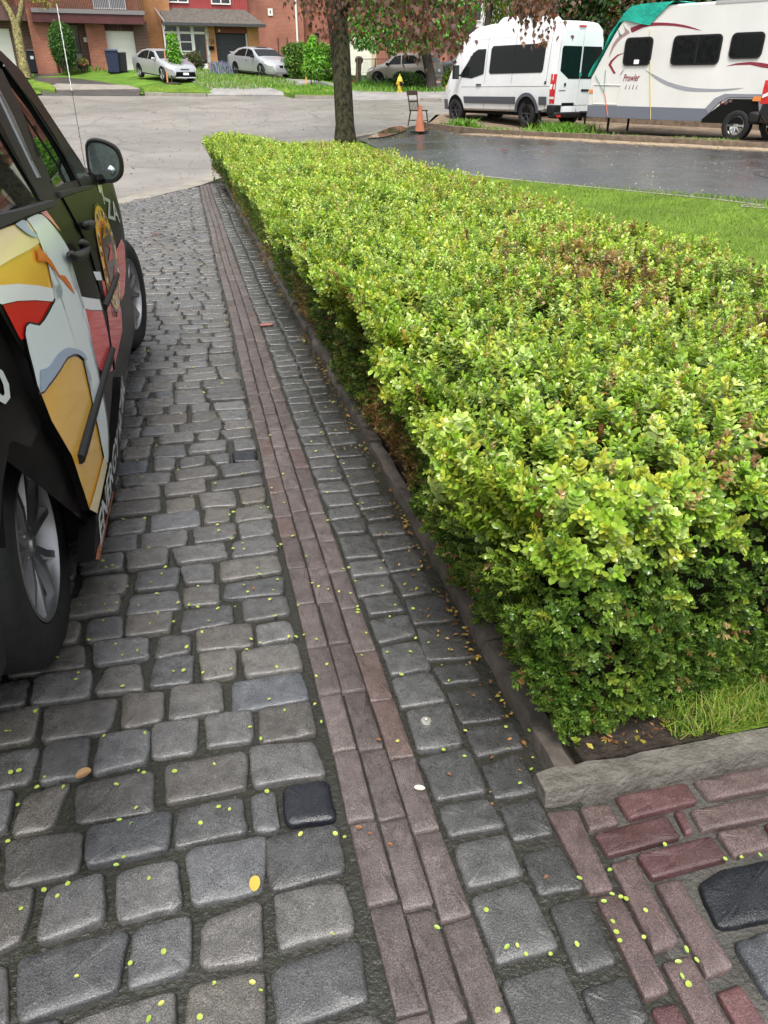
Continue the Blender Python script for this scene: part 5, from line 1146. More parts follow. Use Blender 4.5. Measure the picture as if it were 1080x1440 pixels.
mb = MB(); mb.tube([(a, YW+.006, b) for a, b in hatch+[hatch[0]]], .012, 5); mb.build('hatch_frame', mat('hatch_grey', (.55, .55, .52), .5), tr)
decal('marker_light', [(829, 126), (834, 126), (834, 130.5), (829, 130.5)], M_amber, 0, 6)
tbar('yellow_strap', [(914.5, 42), (915, 110), (915.5, 168)], .008, mat('yellow_strap', (.6, .5, .18), .6))
tbar('rope', [(838, 106), (850, 130)], .008, mat('green_rope', (.12, .25, .2), .8)); tbar('rope', [(852, 98), (850, 130)], .008, bpy.data.materials['green_rope']); tbar('rope', [(851, 131), (855, 163)], .01, mat('orange_rope', (.7, .16, .06), .7))
# roof rail and air unit
mb = MB(); mb.box((-1.2, YW-.02, H1-.02), (4.6, .06, .07)); mb.build('roof_rail', mat('rail_grey', (.5, .5, .5), .4, metal=.5), tr)
mb = MB(); mb.box((-.55, 0, H1+.16), (1.0, .75, .3), taper=.85); mb.build('roof_air_unit', M_white, tr, True, .06)
# landing leg, tongue
mb = MB(); mb.tube([(TX-.35, .55, .6), (TX-.35, .55, .04)], .035, 8); mb.box((TX-.35, .55, .02), (.25, .2, .04)); mb.tube([(TX-.35, -.55, .6), (TX-.35, -.55, .04)], .035, 8); mb.build('landing_leg', M_trim, tr)
mb = MB(); mb.tube([(TX-.2, .5, .52), (TX+1.0, 0, .50)], .045, 6); mb.tube([(TX-.2, -.5, .52), (TX+1.0, 0, .50)], .045, 6); mb.tube([(TX+.8, 0, .5), (TX+.8, 0, .1)], .03, 6); mb.build('tow_frame', M_trim, tr)
# tarp draped over the nose
tarp = []
edge_px = [(830, 102), (836, 92), (846, 76), (852, 62), (858, 50), (863, 41), (869, 33), (880, 29), (892, 31), (904, 34), (914, 35.5), (918, 20), (924, 7)]
tz = [tp(*p) for p in edge_px]
topline = [(TX+.05, 1.42), (TX-.0, 1.50), (TX-.25, 1.93), (TX-.50, 2.36), (TX-.66, 2.62), (TX-.80, 2.84), (TX-1.0, 3.0), (TX-1.3, 3.035), (TX-1.6, 3.04), (TX-1.9, 3.04), (TX-2.1, 3.04), (TX-2.2, 3.04), (TX-2.3, 3.035)]
mb = MB(); V = []; ncol = 13
for i in range(ncol):
    (ex, ez), (tx_, tz_) = tz[i], topline[i]
    for j, s in enumerate((0, .35, .7, 1)):
        V.append((ex+(tx_-ex)*s+.012*math.sin(i*2.1+j), YW+.035+.025*math.sin(i*1.7+j*1.3)*(1-s), ez+(tz_-ez)*s))
    for j, y in enumerate((YW*.5, 0, -YW*.5, -YW-.02)): V.append((tx_+.03, y, tz_+.02+.015*math.sin(i*3+j*2)))
    V.append((tx_, -YW-.04, tz_-.3))
k = 9; mb.add(V, [(i*k+j, i*k+j+1, (i+1)*k+j+1, (i+1)*k+j) for i in range(ncol-1) for j in range(k-1)])
tp_o = mb.build('tarp', mat('teal_tarp', (.015, .36, .27), .35, .5, noise=(3, .25, 5), bump=(9, .6, .04)), None, True); tp_o.matrix_world = Matrix.Translation(tr.location) @ Matrix.Rotation(math.atan2(HT[1], HT[0]), 4, 'Z')
tag(tp_o, 'teal green tarpaulin roped over the nose of the travel trailer', 'tarpaulin')
# ---------------------------------------------------------------- pickup tail at the right edge
pk_t = 15.9
def ppk(px, py, dep): return C0+ray(px, py)*dep
rl = ppk(1065, 207, 17.6); hp = np.array([.62, -.785]); lp = np.array([.785, .62])
org = rl[:2]+hp*2.6+lp*(-.0)
pick = place('pickup', 'black pickup truck tail with tall red lamps at the right edge before the trailer', 'pickup', (org[0]+lp[0]*.85, org[1]+lp[1]*.85, float(G(*rl[:2]))+.03), math.atan2(hp[1], hp[0]), None, 0)
bd = Body([(-2.75, .55), (-2.74, 1.25), (-2.6, 1.36), (-.9, 1.36), (-.85, 1.75), (-.4, 1.88), (.7, 1.88), (1.5, 1.28), (2.6, 1.15), (2.75, .6)], [(-2.75, .5), (-2.3, .38), (2.75, .4)], .98, [(-2.75, .93), (-2.6, .98), (-2.3, 1), (2.2, 1), (2.75, .85)], [(-2.75, 1.25), (2.75, 1.2)], .25, 5.5)
bd.mesh('body', M_blkpaint, pick, 44); wheels4(pick, 1.75, -1.75, .97, .39, .25, M_alloy)
for sg in (1, -1):
    lens(pick, 'tail_light', bd, [(-2.74, .86), (-2.74, 1.34), (-2.52, 1.35), (-2.50, .88)], M_redlens, sg, .02); bd.side('tail_light_lens', [(-2.72, .98), (-2.72, 1.05), (-2.56, 1.12), (-2.54, 1.06)], .03, M_clear, pick, sg)
    bd.side('side_window', [(-.75, 1.40), (-.4, 1.8), (.6, 1.8), (1.2, 1.38)], .006, M_vglass, pick, sg)
mb = MB(); mb.box((-2.82, 0, .58), (.24, 1.86, .24)); mb.build('rear_bumper', M_trim, pick, True, .05)
# ================================================================ houses across the road
M_br1 = brickmat('orange_red_brick', (.40, .13, .065), (.30, .09, .05)); M_br2 = brickmat('sandy_orange_brick', (.50, .22, .085), (.43, .18, .07), (.32, .22, .14))
M_br3 = brickmat('rust_brick', (.37, .115, .065), (.30, .09, .055)); M_br4 = brickmat('dark_brown_brick', (.12, .05, .03), (.09, .04, .025))
M_maroonw = mat('maroon_cladding', (.075, .026, .027), .6, .3, noise=(2, .2, 5)); M_reds = mat('red_siding', (.33, .06, .06), .6, .3, noise=(1.5, .12, 5))
M_wtrim = mat('white_trim', (.68, .68, .66), .5, .4); M_gardoor = mat('white_garage_door', (.76, .75, .72), .5, .4, noise=(.8, .06, 4)); M_dkdoor = mat('charcoal_garage_door', (.035, .038, .048), .45, .4)
M_wing = mat('house_window_glass', (.03, .035, .04), .06, .5, coat=.3, noise=(1.2, .5, 3)); M_shing = mat('grey_shingles', (.10, .09, .08), .85, .2, noise=(5, .35, 8), bump=(18, .6, .03)); M_curt = mat('curtain', (.33, .36, .38), .7, .2)
M_recess = mat('porch_painted_shade', (.06, .04, .035), .8, .2); M_iron = mat('brown_iron', (.07, .035, .025), .5, .4); M_metal = mat('galvanised', (.4, .4, .4), .4, .5, metal=.6)  # recess wall has the porch's shade put into its colour
HR = .12; UX = np.array([math.cos(HR), math.sin(HR)]); UN = np.array([-math.sin(HR), math.cos(HR)])
class House:
    def __init__(s, name, label, pix, dep, cat='house'):
        p = at(*pix, dep); s.o = p[:2]; s.z0 = float(G(*p[:2])); s.root = thing(name, label, cat, (p[0], p[1], s.z0), HR)
    def hp(s, px, py, y=0.):
        d = ray(px, py); pt = s.o+UN*y; t = np.dot(pt, UN)/np.dot(d[:2], UN); P = C0+d*t; return float(np.dot(P[:2]-s.o, UX)), float(P[2]-s.z0)
    def rect(s, a, b, y=0.):
        x0, z0 = s.hp(*a, y); x1, z1 = s.hp(*b, y); return min(x0, x1), max(x0, x1), min(z0, z1), max(z0, z1)
    def box(s, nm, a, b, y0, y1, m, parent=None, ext=(0, 0, 0, 0), bev=0):
        """pixel a (lower left) to b (upper right) on plane y0, running back to y1; ext grows x0,x1,z0,z1"""
        x0, x1, z0, z1 = s.rect(a, b, y0); mb = MB(); mb.span((x0-ext[0], y0, z0-ext[2]), (x1+ext[1], y1, z1+ext[3])); return mb.build(nm, m, parent or s.root, False, bev)
    def mbox(s, nm, x0, x1, z0, z1, y0, y1, m, parent=None): mb = MB(); mb.span((x0, y0, z0), (x1, y1, z1)); return mb.build(nm, m, parent or s.root)
    def window(s, a, b, y, bars=(), nm='window', fr=.07, m=None, mf=None):
        x0, x1, z0, z1 = s.rect(a, b, y); mb = MB(); f = fr
        mb.span((x0, y-.05, z0), (x1, y+.03, z0+f)); mb.span((x0, y-.05, z1-f), (x1, y+.03, z1)); mb.span((x0, y-.047, z0+f), (x0+f, y+.03, z1-f)); mb.span((x1-f, y-.047, z0+f), (x1, y+.03, z1-f))
        for t in bars: xx = x0+(x1-x0)*t; mb.span((xx-f/2, y-.045, z0+f), (xx+f/2, y+.02, z1-f))
        fo_ = mb.build(nm, mf or M_wtrim, s.root); mb = MB(); mb.span((x0+f*.5, y-.012, z0+f*.5), (x1-f*.5, y+.01, z1-f*.5)); mb.build('pane', m or M_wing, fo_); return fo_
    def garage(s, a, b, y, m, panels=5, frame=None):
        x0, x1, z0, z1 = s.rect(a, b, y); mb = MB(); h = (z1-z0)/panels
        for i in range(panels): mb.span((x0, y-.03, z0+i*h+.006), (x1, y+.05, z0+(i+1)*h-.006))
        mb.span((x0+.02, y, z0), (x1-.02, y+.04, z1)); d = mb.build('garage_door', m, s.root)
        if frame:
            mb = MB(); mb.span((x0-.1, y-.06, z0), (x0-.003, y+.05, z1+.1)); mb.span((x1+.003, y-.06, z0), (x1+.1, y+.05, z1+.1)); mb.span((x0-.003, y-.058, z1+.003), (x1+.003, y+.05, z1+.098)); mb.build('door_frame', frame, d)
        return d
    def text(s, txt, a, b, y, h, m, parent):
        cu = bpy.data.curves.new('t', 'FONT'); cu.body = txt; cu.size = 1; cu.extrude = .02; cu.space_character = 1.25
        ob = bpy.data.objects.new('t', cu); COL.objects.link(ob); me = bpy.data.meshes.new_from_object(ob.evaluated_get(bpy.context.evaluated_depsgraph_get())); bpy.data.objects.remove(ob)
        x0, z0 = s.hp(*a, y); x1, z1 = s.hp(*b, y); co = np.array([v.co[:] for v in me.vertices]); w_ = np.ptp(co[:, 0]); k = (x1-x0)/w_
        for v, c in zip(me.vertices, co): v.co = Vector((x0+(c[0]-co[:, 0].min())*k, y-c[2]*.5, z0+c[1]/.72*h))
        me.materials.append(m); o = bpy.data.objects.new('house_number', me); COL.objects.link(o); o.parent = parent
# --- brown and orange brick house with balcony, number 122
A = House('townhouse', 'orange brick townhouse with brown balcony band and white garage door, numbered 122', (150, 100), 45.5)
xL = A.hp(30, 60, 0)[0]; xR = A.hp(206, 60, 0)[0]
A.mbox('wall', xL+.02, xR-.05, -1, 7.5, 1.5, 9, M_br1)
A.box('brick_pier', (57, 104), (73, 22), -.35, 1.45, M_br1, ext=(.12, 0, 1, .3)); A.box('brick_pier', (37, 102), (57, 22), .6, 1.45, M_br4, ext=(0, .3, 1, .3))
A.box('brick_pier', (134, 101), (147, 32), -.1, 1.45, M_br1, ext=(.15, -.05, 1, .1)); A.box('brick_pier', (122, 100), (135, 32), .4, 1.4, M_br4, ext=(.1, 0, 1, .1)); A.box('brick_pier', (196, 101), (206, 33), .05, 1.45, M_br4, ext=(0, .0, 1, .1))
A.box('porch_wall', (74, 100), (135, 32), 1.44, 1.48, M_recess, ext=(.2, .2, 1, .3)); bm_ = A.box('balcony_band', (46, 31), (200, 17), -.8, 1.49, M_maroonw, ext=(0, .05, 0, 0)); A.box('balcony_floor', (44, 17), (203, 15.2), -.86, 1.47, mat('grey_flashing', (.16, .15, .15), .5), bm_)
A.box('garage_header', (136, 43), (195, 34), .1, 1.45, M_maroonw, ext=(0, 0, -.02, -.02)); g = A.garage((150, 100), (193.5, 44), .35, M_gardoor, 5, M_wtrim); A.text('122', (160.5, 41), (171.5, 41), .08, .28, mat('bronze_digit', (.16, .11, .09), .5), g)
A.box('lintel', (195, 33), (206, 31), .04, 1.4, M_maroonw)
mb = MB(); x0, x1, z0, z1 = A.rect((46, 15), (200, -2), -.78)
for i in range(64): xx = x0+(x1-x0)*i/63; mb.span((xx-.018, -.78, z0), (xx+.018, -.75, z0+1.0))
mb.span((x0, -.785, z0+1.0), (x1, -.745, z0+1.05)); mb.build('balcony_railing', M_iron, A.root)
A.window((131, 12.5), (172, -30), 1.46, (.5,), m=M_curt)
dr = A.box('door', (103, 91), (119, 34), 1.30, 1.42, M_wtrim, ext=(0, 0, 0, 0)); x0, x1, z0, z1 = A.rect((109, 75), (115, 50), 1.29); mb = MB(); mb.span((x0, 1.285, z0), (x1, 1.31, z1)); mb.build('pane', M_wing, dr); A.box('step', (96, 96), (124, 91), .9, 1.4, M_conc, ext=(0, 0, 1, 0))
x0, x1, z0, z1 = A.rect((118, 59), (122, 53), .38); mb = MB(); mb.box(((x0+x1)/2, .34, (z0+z1)/2), (.2, .12, .26)); mb.build('wall_lamp', mat('lamp_shell', (.6, .6, .56), .4), A.root, False, .03)
mb = MB(); x, z = A.hp(75, 60, -.38); mb.tube([(x, -.42, -.5), (x, -.42, 4.6)], .06, 8); mb.build('downpipe', M_maroonw, A.root)
mb = MB(); mb.add([(xL, -.9, 7.5), (xR, -.9, 7.5), (xR, 5, 9.6), (xL, 5, 9.6), (xL, 9.3, 7.6), (xR, 9.3, 7.6)], [(0, 1, 2, 3), (3, 2, 5, 4)]); mb.build('roof', M_shing, A.root)
# --- neighbour at the far left
Lh = House('townhouse', 'leftmost brick townhouse with cream garage door behind the forked tree', (10, 92), 44.2)
xr = Lh.hp(28, 60)[0]; Lh.mbox('wall', xr-9, xr+.25, -1, 7.5, 1.5, 9, M_br1); Lh.garage((-30, 93), (22, 40), .3, M_gardoor, 5, M_wtrim); Lh.box('balcony_band', (-60, 27), (34, 8), -.8, 1.45, mat('brown_cladding', (.10, .05, .045), .6)); Lh.box('garage_header', (-40, 39), (32, 28), .1, 1.4, M_br4)
Lh.box('brick_pier', (24, 96), (35, 24), .2, 1.4, M_br4, ext=(0, .2, 1, .1)); mb = MB(); x0, x1, z0, z1 = Lh.rect((-60, 8), (34, 4), -.7)
for i in range(30): xx = x0+(x1-x0)*i/29; mb.span((xx-.018, -.78, z0), (xx+.018, -.75, z0+1.0))
mb.build('balcony_railing', M_iron, Lh.root); mb = MB(); mb.add([(xr-9, -.9, 7.5), (xr+.25, -.9, 7.5), (xr+.25, 5, 9.6), (xr-9, 5, 9.6), (xr-9, 9.3, 7.6), (xr+.25, 9.3, 7.6)], [(0, 1, 2, 3), (3, 2, 5, 4)]); mb.build('roof', M_shing, Lh.root)
# --- red-sided house with glazed porch and dark garage, number 124
B = House('semi_house', 'red sided house with grey porch roof, white glazed porch and charcoal garage, numbered 124', (302, 98), 49.5)
xL = B.hp(214, 60, 0)[0]; xR = B.hp(364, 60, 0)[0]
B.mbox('wall', xL, xR-.3, -1, 7.4, 1.8, 9, M_br2); B.box('red_siding', (212, 13), (344, -40), 1.0, 1.79, M_reds, ext=(0, 0, .4, 2))
mb = MB(); x0, x1, z0, z1 = B.rect((212, 13), (344, -40), .99)
for i in range(38): xx = x0+(x1-x0)*i/37; mb.span((xx-.012, .97, z0), (xx+.012, .999, z1+2))
mb.build('siding_batten', mat('red_batten', (.20, .035, .035), .6), B.root)
B.window((236, 3.5), (262, -24), .96, (.5,)); B.window((297, 6), (322, -22), .96, (.5,))
# orange side wall left of the porch
B.box('side_wall', (197, 90), (231, -20), .55, 1.75, M_br2, ext=(.1, .15, 1.5, 3))
# porch roof
(xa, za), (xb, zb2) = B.hp(229, 30, -1.0), B.hp(373, 34.5, -1.0); zt = B.hp(300, 12.5, 1.0)[1]; ze = (za+zb2)/2
mb = MB(); mb.add([(xa, -1.0, ze), (xb, -1.0, ze), (xb-.9, 1.0, zt), (xa+.1, 1.0, zt), (xa, -1.0, ze-.16), (xb, -1.0, ze-.16), (xb-.9, 1.0, ze-.16), (xa+.1, 1.0, ze-.16)], [(0, 1, 2, 3), (4, 5, 1, 0), (5, 6, 2, 1), (7, 4, 0, 3), (7, 6, 5, 4)]); pr = mb.build('porch_roof', M_shing, B.root)
mb = MB(); mb.span((xa-.02, -1.06, ze-.17), (xb+.02, -1.003, ze-.02)); mb.build('gutter', mat('dark_gutter', (.05, .05, .055), .4), pr); mb = MB(); x, z = B.hp(215, 8, .9); mb.tube([(x, .9, 7), (x, .9, z), (xa+.05, -1.0, ze+.06), (xa+.05, -1.0, ze-.4)], .05, 6); mb.build('downpipe', mat('grey_pipe', (.3, .29, .3), .5), B.root)
B.box('brick_pier', (293, 100), (302, 37), -.4, 1.0, M_br2, ext=(0, -.02, 1, .1)); B.box('brick_pier', (352, 100), (363, 37), -.4, 1.75, M_br2, ext=(0, 0, 1, .1)); B.box('garage_header', (303, 46), (352, 38), -.3, .9, mat('rust_header', (.19, .045, .035), .6), ext=(-.03, -.03, 0, .1))
g = B.garage((303, 99), (349, 47.5), .0, M_dkdoor, 7); B.box('door_frame', (349.5, 99), (352, 46), -.2, .1, M_wtrim, g)
x0, x1, z0, z1 = B.rect((236, 100), (292, 35), -.35); mb = MB(); ww = x1-x0
for f0, f1 in ((0, .035), (.30, .36), (.60, .67), (.93, 1)): mb.span((x0+ww*f0, -.40, z0), (x0+ww*f1, -.30, z1))
for a_, b_ in ((.0, .04), (.80, .85), (.955, 1)): mb.span((x0+.04, -.395, z0+(z1-z0)*a_), (x1-.04, -.305, z0+(z1-z0)*b_))
for q in (.42, .62): mb.span((x0+ww*.36, -.39, z0+(z1-z0)*q), (x0+ww*.60, -.31, z0+(z1-z0)*q+.06))
mb.span((x0+ww*.66, -.392, z0+.04), (x1-.02, -.31, z0+(z1-z0)*.17)); mb.span((x0+ww*.36, -.36, z0+.04), (x0+ww*.60, -.33, z0+(z1-z0)*.40))
gp_ = mb.build('porch_glazing', M_wtrim, B.root); mb = MB(); mb.span((x0+.03, -.352, z0+.03), (x1-.03, -.345, z1-.03)); mb.build('pane', M_wing, gp_)
B.text('124', (295, 62), (301, 60), -.42, .3, M_dark, B.root); B.box('mailbox', (295, 70), (301, 65), -.5, -.38, M_dark); x, z = B.hp(308, 43, -.32); mb = MB(); mb.box((x, -.34, z), (.14, .1, .16)); mb.build('porch_lamp', bpy.data.materials['lamp_shell'], B.root, False, .03)
mb = MB(); mb.add([(xL, -.2, 7.4), (xR, -.2, 7.4), (xR, 5, 9.6), (xL, 5, 9.6), (xL, 9.3, 7.6), (xR, 9.3, 7.6)], [(0, 1, 2, 3), (3, 2, 5, 4)]); mb.build('roof', M_shing, B.root)
# --- rust brick house seen from its side
Cc_ = House('brick_house', 'rust brick house side wall with a long white downpipe and small high window', (400, 84), 52)
x0 = Cc_.hp(341, 60)[0]; x1 = Cc_.hp(428, 60)[0]; x2 = Cc_.hp(482, 60, 1.0)[0]
Cc_.mbox('wall', x0, x1, -1, 7.5, 0, 9, M_br3); Cc_.mbox('wall', x1+.01, x2+.6, -1, 7.3, 1.0, 9, M_br3); Cc_.window((377, 22), (383, 12), -.01, (), fr=.12)
mb = MB(); x, z = Cc_.hp(417.5, 40, -.08); mb.tube([(x, -.08, -.6), (x, -.08, 7.5)], .07, 8); mb.build('downpipe', M_wtrim, Cc_.root)
for a, b in (((436, 37), (430, 33)), ((446, 49), (449, 46))): x, z = Cc_.hp(*a, .95); mb = MB(); mb.box((x, .93, z), (.26, .14, .22)); mb.build('wall_fixture', M_trim, Cc_.root, False, .02)
x, z = Cc_.hp(444, 62, .95); mb = MB(); mb.box((x, .9, z), (.3, .2, .55)); mb.build('meter_box', M_metal, Cc_.root, False, .02)
for px in (391, 404): x, z = Cc_.hp(px, 60, -.05); mb = MB(); mb.tube([(x, -.06, 0), (x, -.06, z+.3)], .03, 6); mb.build('conduit', M_iron, Cc_.root)
mb = MB(); mb.add([(x0, -.4, 7.5), (x2+.6, -.4, 7.5), (x2+.6, 4.5, 9.4), (x0, 4.5, 9.4), (x0, 9.4, 7.5), (x2+.6, 9.4, 7.5)], [(0, 1, 2, 3), (3, 2, 5, 4)]); mb.build('roof', M_shing, Cc_.root)
# --- house with white garage behind the red-topped person
Dh = House('brick_house', 'red brick house with a cream garage door and beige frame behind the chain fence', (510, 106), 51)
x0 = Dh.hp(490, 80)[0]; x1 = Dh.hp(562, 80)[0]; Dh.mbox('wall', x0, x1+4, -1, 7.5, .8, 9, M_br3); Dh.garage((486, 106), (523, 52), .5, mat('cream_garage', (.66, .64, .56), .5), 6); Dh.box('beige_post', (524, 107), (529, 40), .3, .78, mat('beige_paint', (.5, .42, .3), .6), ext=(0, 0, .5, 1)); Dh.box('brick_pier', (529.5, 107), (562, 40), .35, .78, M_br3, ext=(0, 1, .5, 2))
mb = MB(); mb.add([(x0, -.4, 7.5), (x1+4, -.4, 7.5), (x1+4, 4.5, 9.4), (x0, 4.5, 9.4), (x0, 9.4, 7.5), (x1+4, 9.4, 7.5)], [(0, 1, 2, 3), (3, 2, 5, 4)]); mb.build('roof', M_shing, Dh.root)
Eh = House('brick_house', 'white and red brick house glimpsed between the two dark trunks', (670, 90), 60)
x0 = Eh.hp(585, 60)[0]; x1 = Eh.hp(760, 60)[0]; Eh.mbox('wall', x0, x1, -1, 3.4, 0, 9, M_br3); Eh.mbox('upper_wall', x0, x1, 3.402, 7.5, -.1, 9, mat('white_cladding', (.62, .62, .6), .6)); Eh.window((658, 72), (668, 52), -.02, (.5,), m=M_curt); Eh.window((678, 72), (690, 54), -.02, (.5,)); Eh.window((668, 30), (678, 4), -.12, ()); Eh.box('red_panel', (659, 26), (667, -10), -.16, -.1, M_br3)
Eh.box('eave', (600, 44), (740, 40), -.7, 0, M_maroonw); mb = MB(); mb.add([(x0, -.6, 7.5), (x1, -.6, 7.5), (x1, 4.5, 9.4), (x0, 4.5, 9.4), (x0, 9.4, 7.5), (x1, 9.4, 7.5)], [(0, 1, 2, 3), (3, 2, 5, 4)]); mb.build('roof', M_shing, Eh.root)
# ================================================================ trees and shrubs
M_bark = mat('mossy_bark', (.028, .023, .014), .85, .2, noise=(6, .6, 8), col2=(.022, .03, .008), bump=(14, 1, .08)); M_bark2 = mat('dark_bark', (.030, .024, .02), .85, .2, noise=(5, .4, 6), bump=(14, 1, .05)); M_bark3 = mat('olive_bark', (.12, .105, .045), .85, .2, noise=(5, .45, 6), bump=(14, 1, .04))
def stretch_bump(m, k):
    nt = m.node_tree; bn = [n for n in nt.nodes if n.type == 'BUMP'][0]; nz_ = bn.inputs['Height'].links[0].from_node; tc = nt.nodes.new('ShaderNodeTexCoord'); mp = nt.nodes.new('ShaderNodeMapping'); mp.inputs['Scale'].default_value = (1, 1, k)
    nt.links.new(tc.outputs['Object'], mp.inputs['Vector']); nt.links.new(mp.outputs['Vector'], nz_.inputs['Vector']); r = nt.nodes.new('ShaderNodeMapRange'); r.inputs['From Min'].default_value = .38; r.inputs['From Max'].default_value = .62; r.inputs['To Min'].default_value = .35; r.inputs['To Max'].default_value = 1.9
    nt.links.new(nz_.outputs['Fac'], r.inputs['Value']); b = nt.nodes['Principled BSDF']; src = b.inputs['Base Color'].links[0].from_socket; mx = nt.nodes.new('ShaderNodeMix'); mx.data_type = 'RGBA'; mx.blend_type = 'MULTIPLY'; mx.inputs['Factor'].default_value = 1
    nt.links.new(src, mx.inputs['A']); nt.links.new(r.outputs['Result'], mx.inputs['B']); nt.links.new(mx.outputs['Result'], b.inputs['Base Color'])
stretch_bump(M_bark, .14); stretch_bump(M_bark3, .2)
M_tleaf = leafmat('tree_leaf', .35, .45, .35)
def cloud(blobs, n, size, cols, hang=.2, detail=0, wid=1.0, shell=.55):
    """leaf arrays through a set of ellipsoid blobs [(c, r3)]"""
    w_ = np.array([np.prod(b[1])**(2/3) for b in blobs]); idx = rng.choice(len(blobs), n, p=w_/w_.sum()); Cn = np.array([b[0] for b in blobs])[idx]; R = np.array([b[1] for b in blobs])[idx]
    d = unit(rng.normal(0, 1, (n, 3))); rad = shell+(1-shell)*rng.random(n)**.5; rad = np.where(rng.random(n) < .12, rad*1.13, rad)
    P = Cn+d*R*rad[:, None]; dr = unit(d*.6+rng.normal(0, .7, (n, 3))+np.array([0, 0, -hang*2])); nr = unit(d+rng.normal(0, .6, (n, 3))+np.array([0, 0, .5]))
    c = np.array(cols)[rng.integers(0, len(cols), n)]; bj = 1+rng.normal(0, .16, len(blobs)); c = jit(c*bj[idx][:, None], .2)
    return make_leaves(P, dr, nr, size*(.6+.8*rng.random(n)), c, detail, wid)
def branchy(mb, p, d, L, r, depth, spread=.6, up=.15):
    pts = [Vector(p)]; d = Vector(d).normalized(); rs = [r]
    for i in range(4): d = (d+Vector(rng.normal(0, .09, 3))+Vector((0, 0, up*.2))).normalized(); pts.append(pts[-1]+d*L/4); rs.append(r*(1-.11*(i+1)))
    mb.tube(pts, rs, 8 if depth > 1 else 5, caps=False); ends = [pts[-1]]
    if depth:
        for k in range(rng.integers(2, 4)):
            a = rng.normal(0, 1, 3); dd = (d+Vector(a)*spread).normalized(); dd.z += up; ends += branchy(mb, pts[-1] if k == 0 else pts[2+k % 2], dd, L*.72, rs[-1]*.75, depth-1, spread, up)
    return ends
def tree(name, label, base, trunk_pts, trunk_r, blobs, n, size, cols, m_bark, group=None, detail=0, hang=.2, wid=1.0, cat='tree', extra=None, limbs=True):
    t = thing(name, label, cat, tuple(base), 0, group); b0 = np.array(base); mb = MB(); mb.tube([Vector(tuple(np.array(p)-b0)) for p in trunk_pts], trunk_r, 14)
    tr_ = mb.build('trunk', m_bark, t, True); top = np.array(trunk_pts[-1])
    if limbs and blobs:
        mb = MB()
        for c, r in blobs[:14]:
            c = np.array(c); m_ = (top+c)/2+rng.normal(0, .15, 3); mb.tube([Vector(tuple(p-b0)) for p in (np.array(trunk_pts[-2])*.3+top*.7, m_, c)], [trunk_r[-1]*.6, trunk_r[-1]*.35, .012], 6)
        mb.build('branch', m_bark, t, True)
    if blobs:
        V, Fq, Cc = cat_leaves([cloud(blobs, n, size, cols, hang, detail, wid)]+(extra or [])); npmesh('crown', V-b0, Fq, M_tleaf, t, Cc)
    return t
GR = [(.06, .17, .02), (.09, .22, .025), (.05, .13, .02), (.12, .26, .03)]; DG = [(.02, .05, .012), (.03, .07, .015), (.04, .085, .02)]; YG = [(.18, .26, .03), (.24, .30, .04), (.14, .22, .03)]
def B3(px, py, dep, r): return (at(px, py, dep), r if hasattr(r, '__len__') else (r, r, r))
# maple by the hedge: its dark red leaves hang into the top of the view
def maple_leaf(P, Dr, Nr, Ls, Cl):
    pol = np.array([(0, 0), (.10, .22), (.40, .38), (.30, .20), (.60, .24), (.52, .12), (1.0, 0), (.52, -.12), (.60, -.24), (.30, -.20), (.40, -.38), (.10, -.22)]); pol[:, 1] *= 1.15
    Dr = unit(Dr); Y = unit(np.cross(Nr, Dr)); Zv = np.cross(Dr, Y); n = len(P); zc = -.18*np.abs(pol[:, 1])-.10*pol[:, 0]**2
    V = P[:, None]+Ls[:, None, None]*(pol[None, :, 0, None]*Dr[:, None]+pol[None, :, 1, None]*Y[:, None]+zc[None, :, None]*Zv[:, None])
    k = len(pol); return V.reshape(-1, 3), np.arange(n*k).reshape(n, k), np.repeat(Cl[:, None], k, 1).reshape(-1, 3)
tb = np.array([4.02, 21.2, float(G(4.02, 21.2))-.05]); mt = thing('maple_tree', 'mossy trunked maple with dark red hanging leaves standing behind the hedge', 'tree', tuple(tb))
mb = MB(); ctr = [at(486, 215, 20.3), at(485, 175, 20.2), at(482, 120, 20.2), at(478, 60, 20.2), at(471, 0, 20.3), at(466, -60, 20.4), at(470, -140, 20.5)]
ctr[0][2] = tb[2]; mb.tube([Vector(tuple(p-tb)) for p in ctr], [.33, .255, .25, .265, .29, .25, .2], 20); trk = mb.build('trunk', M_bark, mt, True)
mb = MB()
limbs_px = [([(474, 25), (505, -8), (545, -30), (590, -25), (620, 10)], (20.2, 19.5, 18.5, 17, 16)), ([(470, -10), (450, -30), (435, -20)], (20.3, 19.5, 18.8)), ([(468, -60), (560, -110), (680, -90), (760, -40), (785, 20)], (20.4, 18, 15, 12.5, 12)), ([(470, -30), (540, -60), (640, -50), (655, 5)], (20.3, 18.5, 17, 16.2)), ([(468, -70), (400, -120), (330, -100)], (20.4, 19, 18))]
for px, dp in limbs_px: mb.tube([Vector(tuple(at(a, b, d)-tb)) for (a, b), d in zip(px, dp)], list(np.linspace(.09, .012, len(px))), 7)
mb.build('branch', M_bark, mt, True)
MC = np.array([(.13, .07, .052), (.10, .046, .036), (.17, .10, .07), (.085, .036, .03), (.20, .075, .04), (.14, .085, .055)])
cl = []
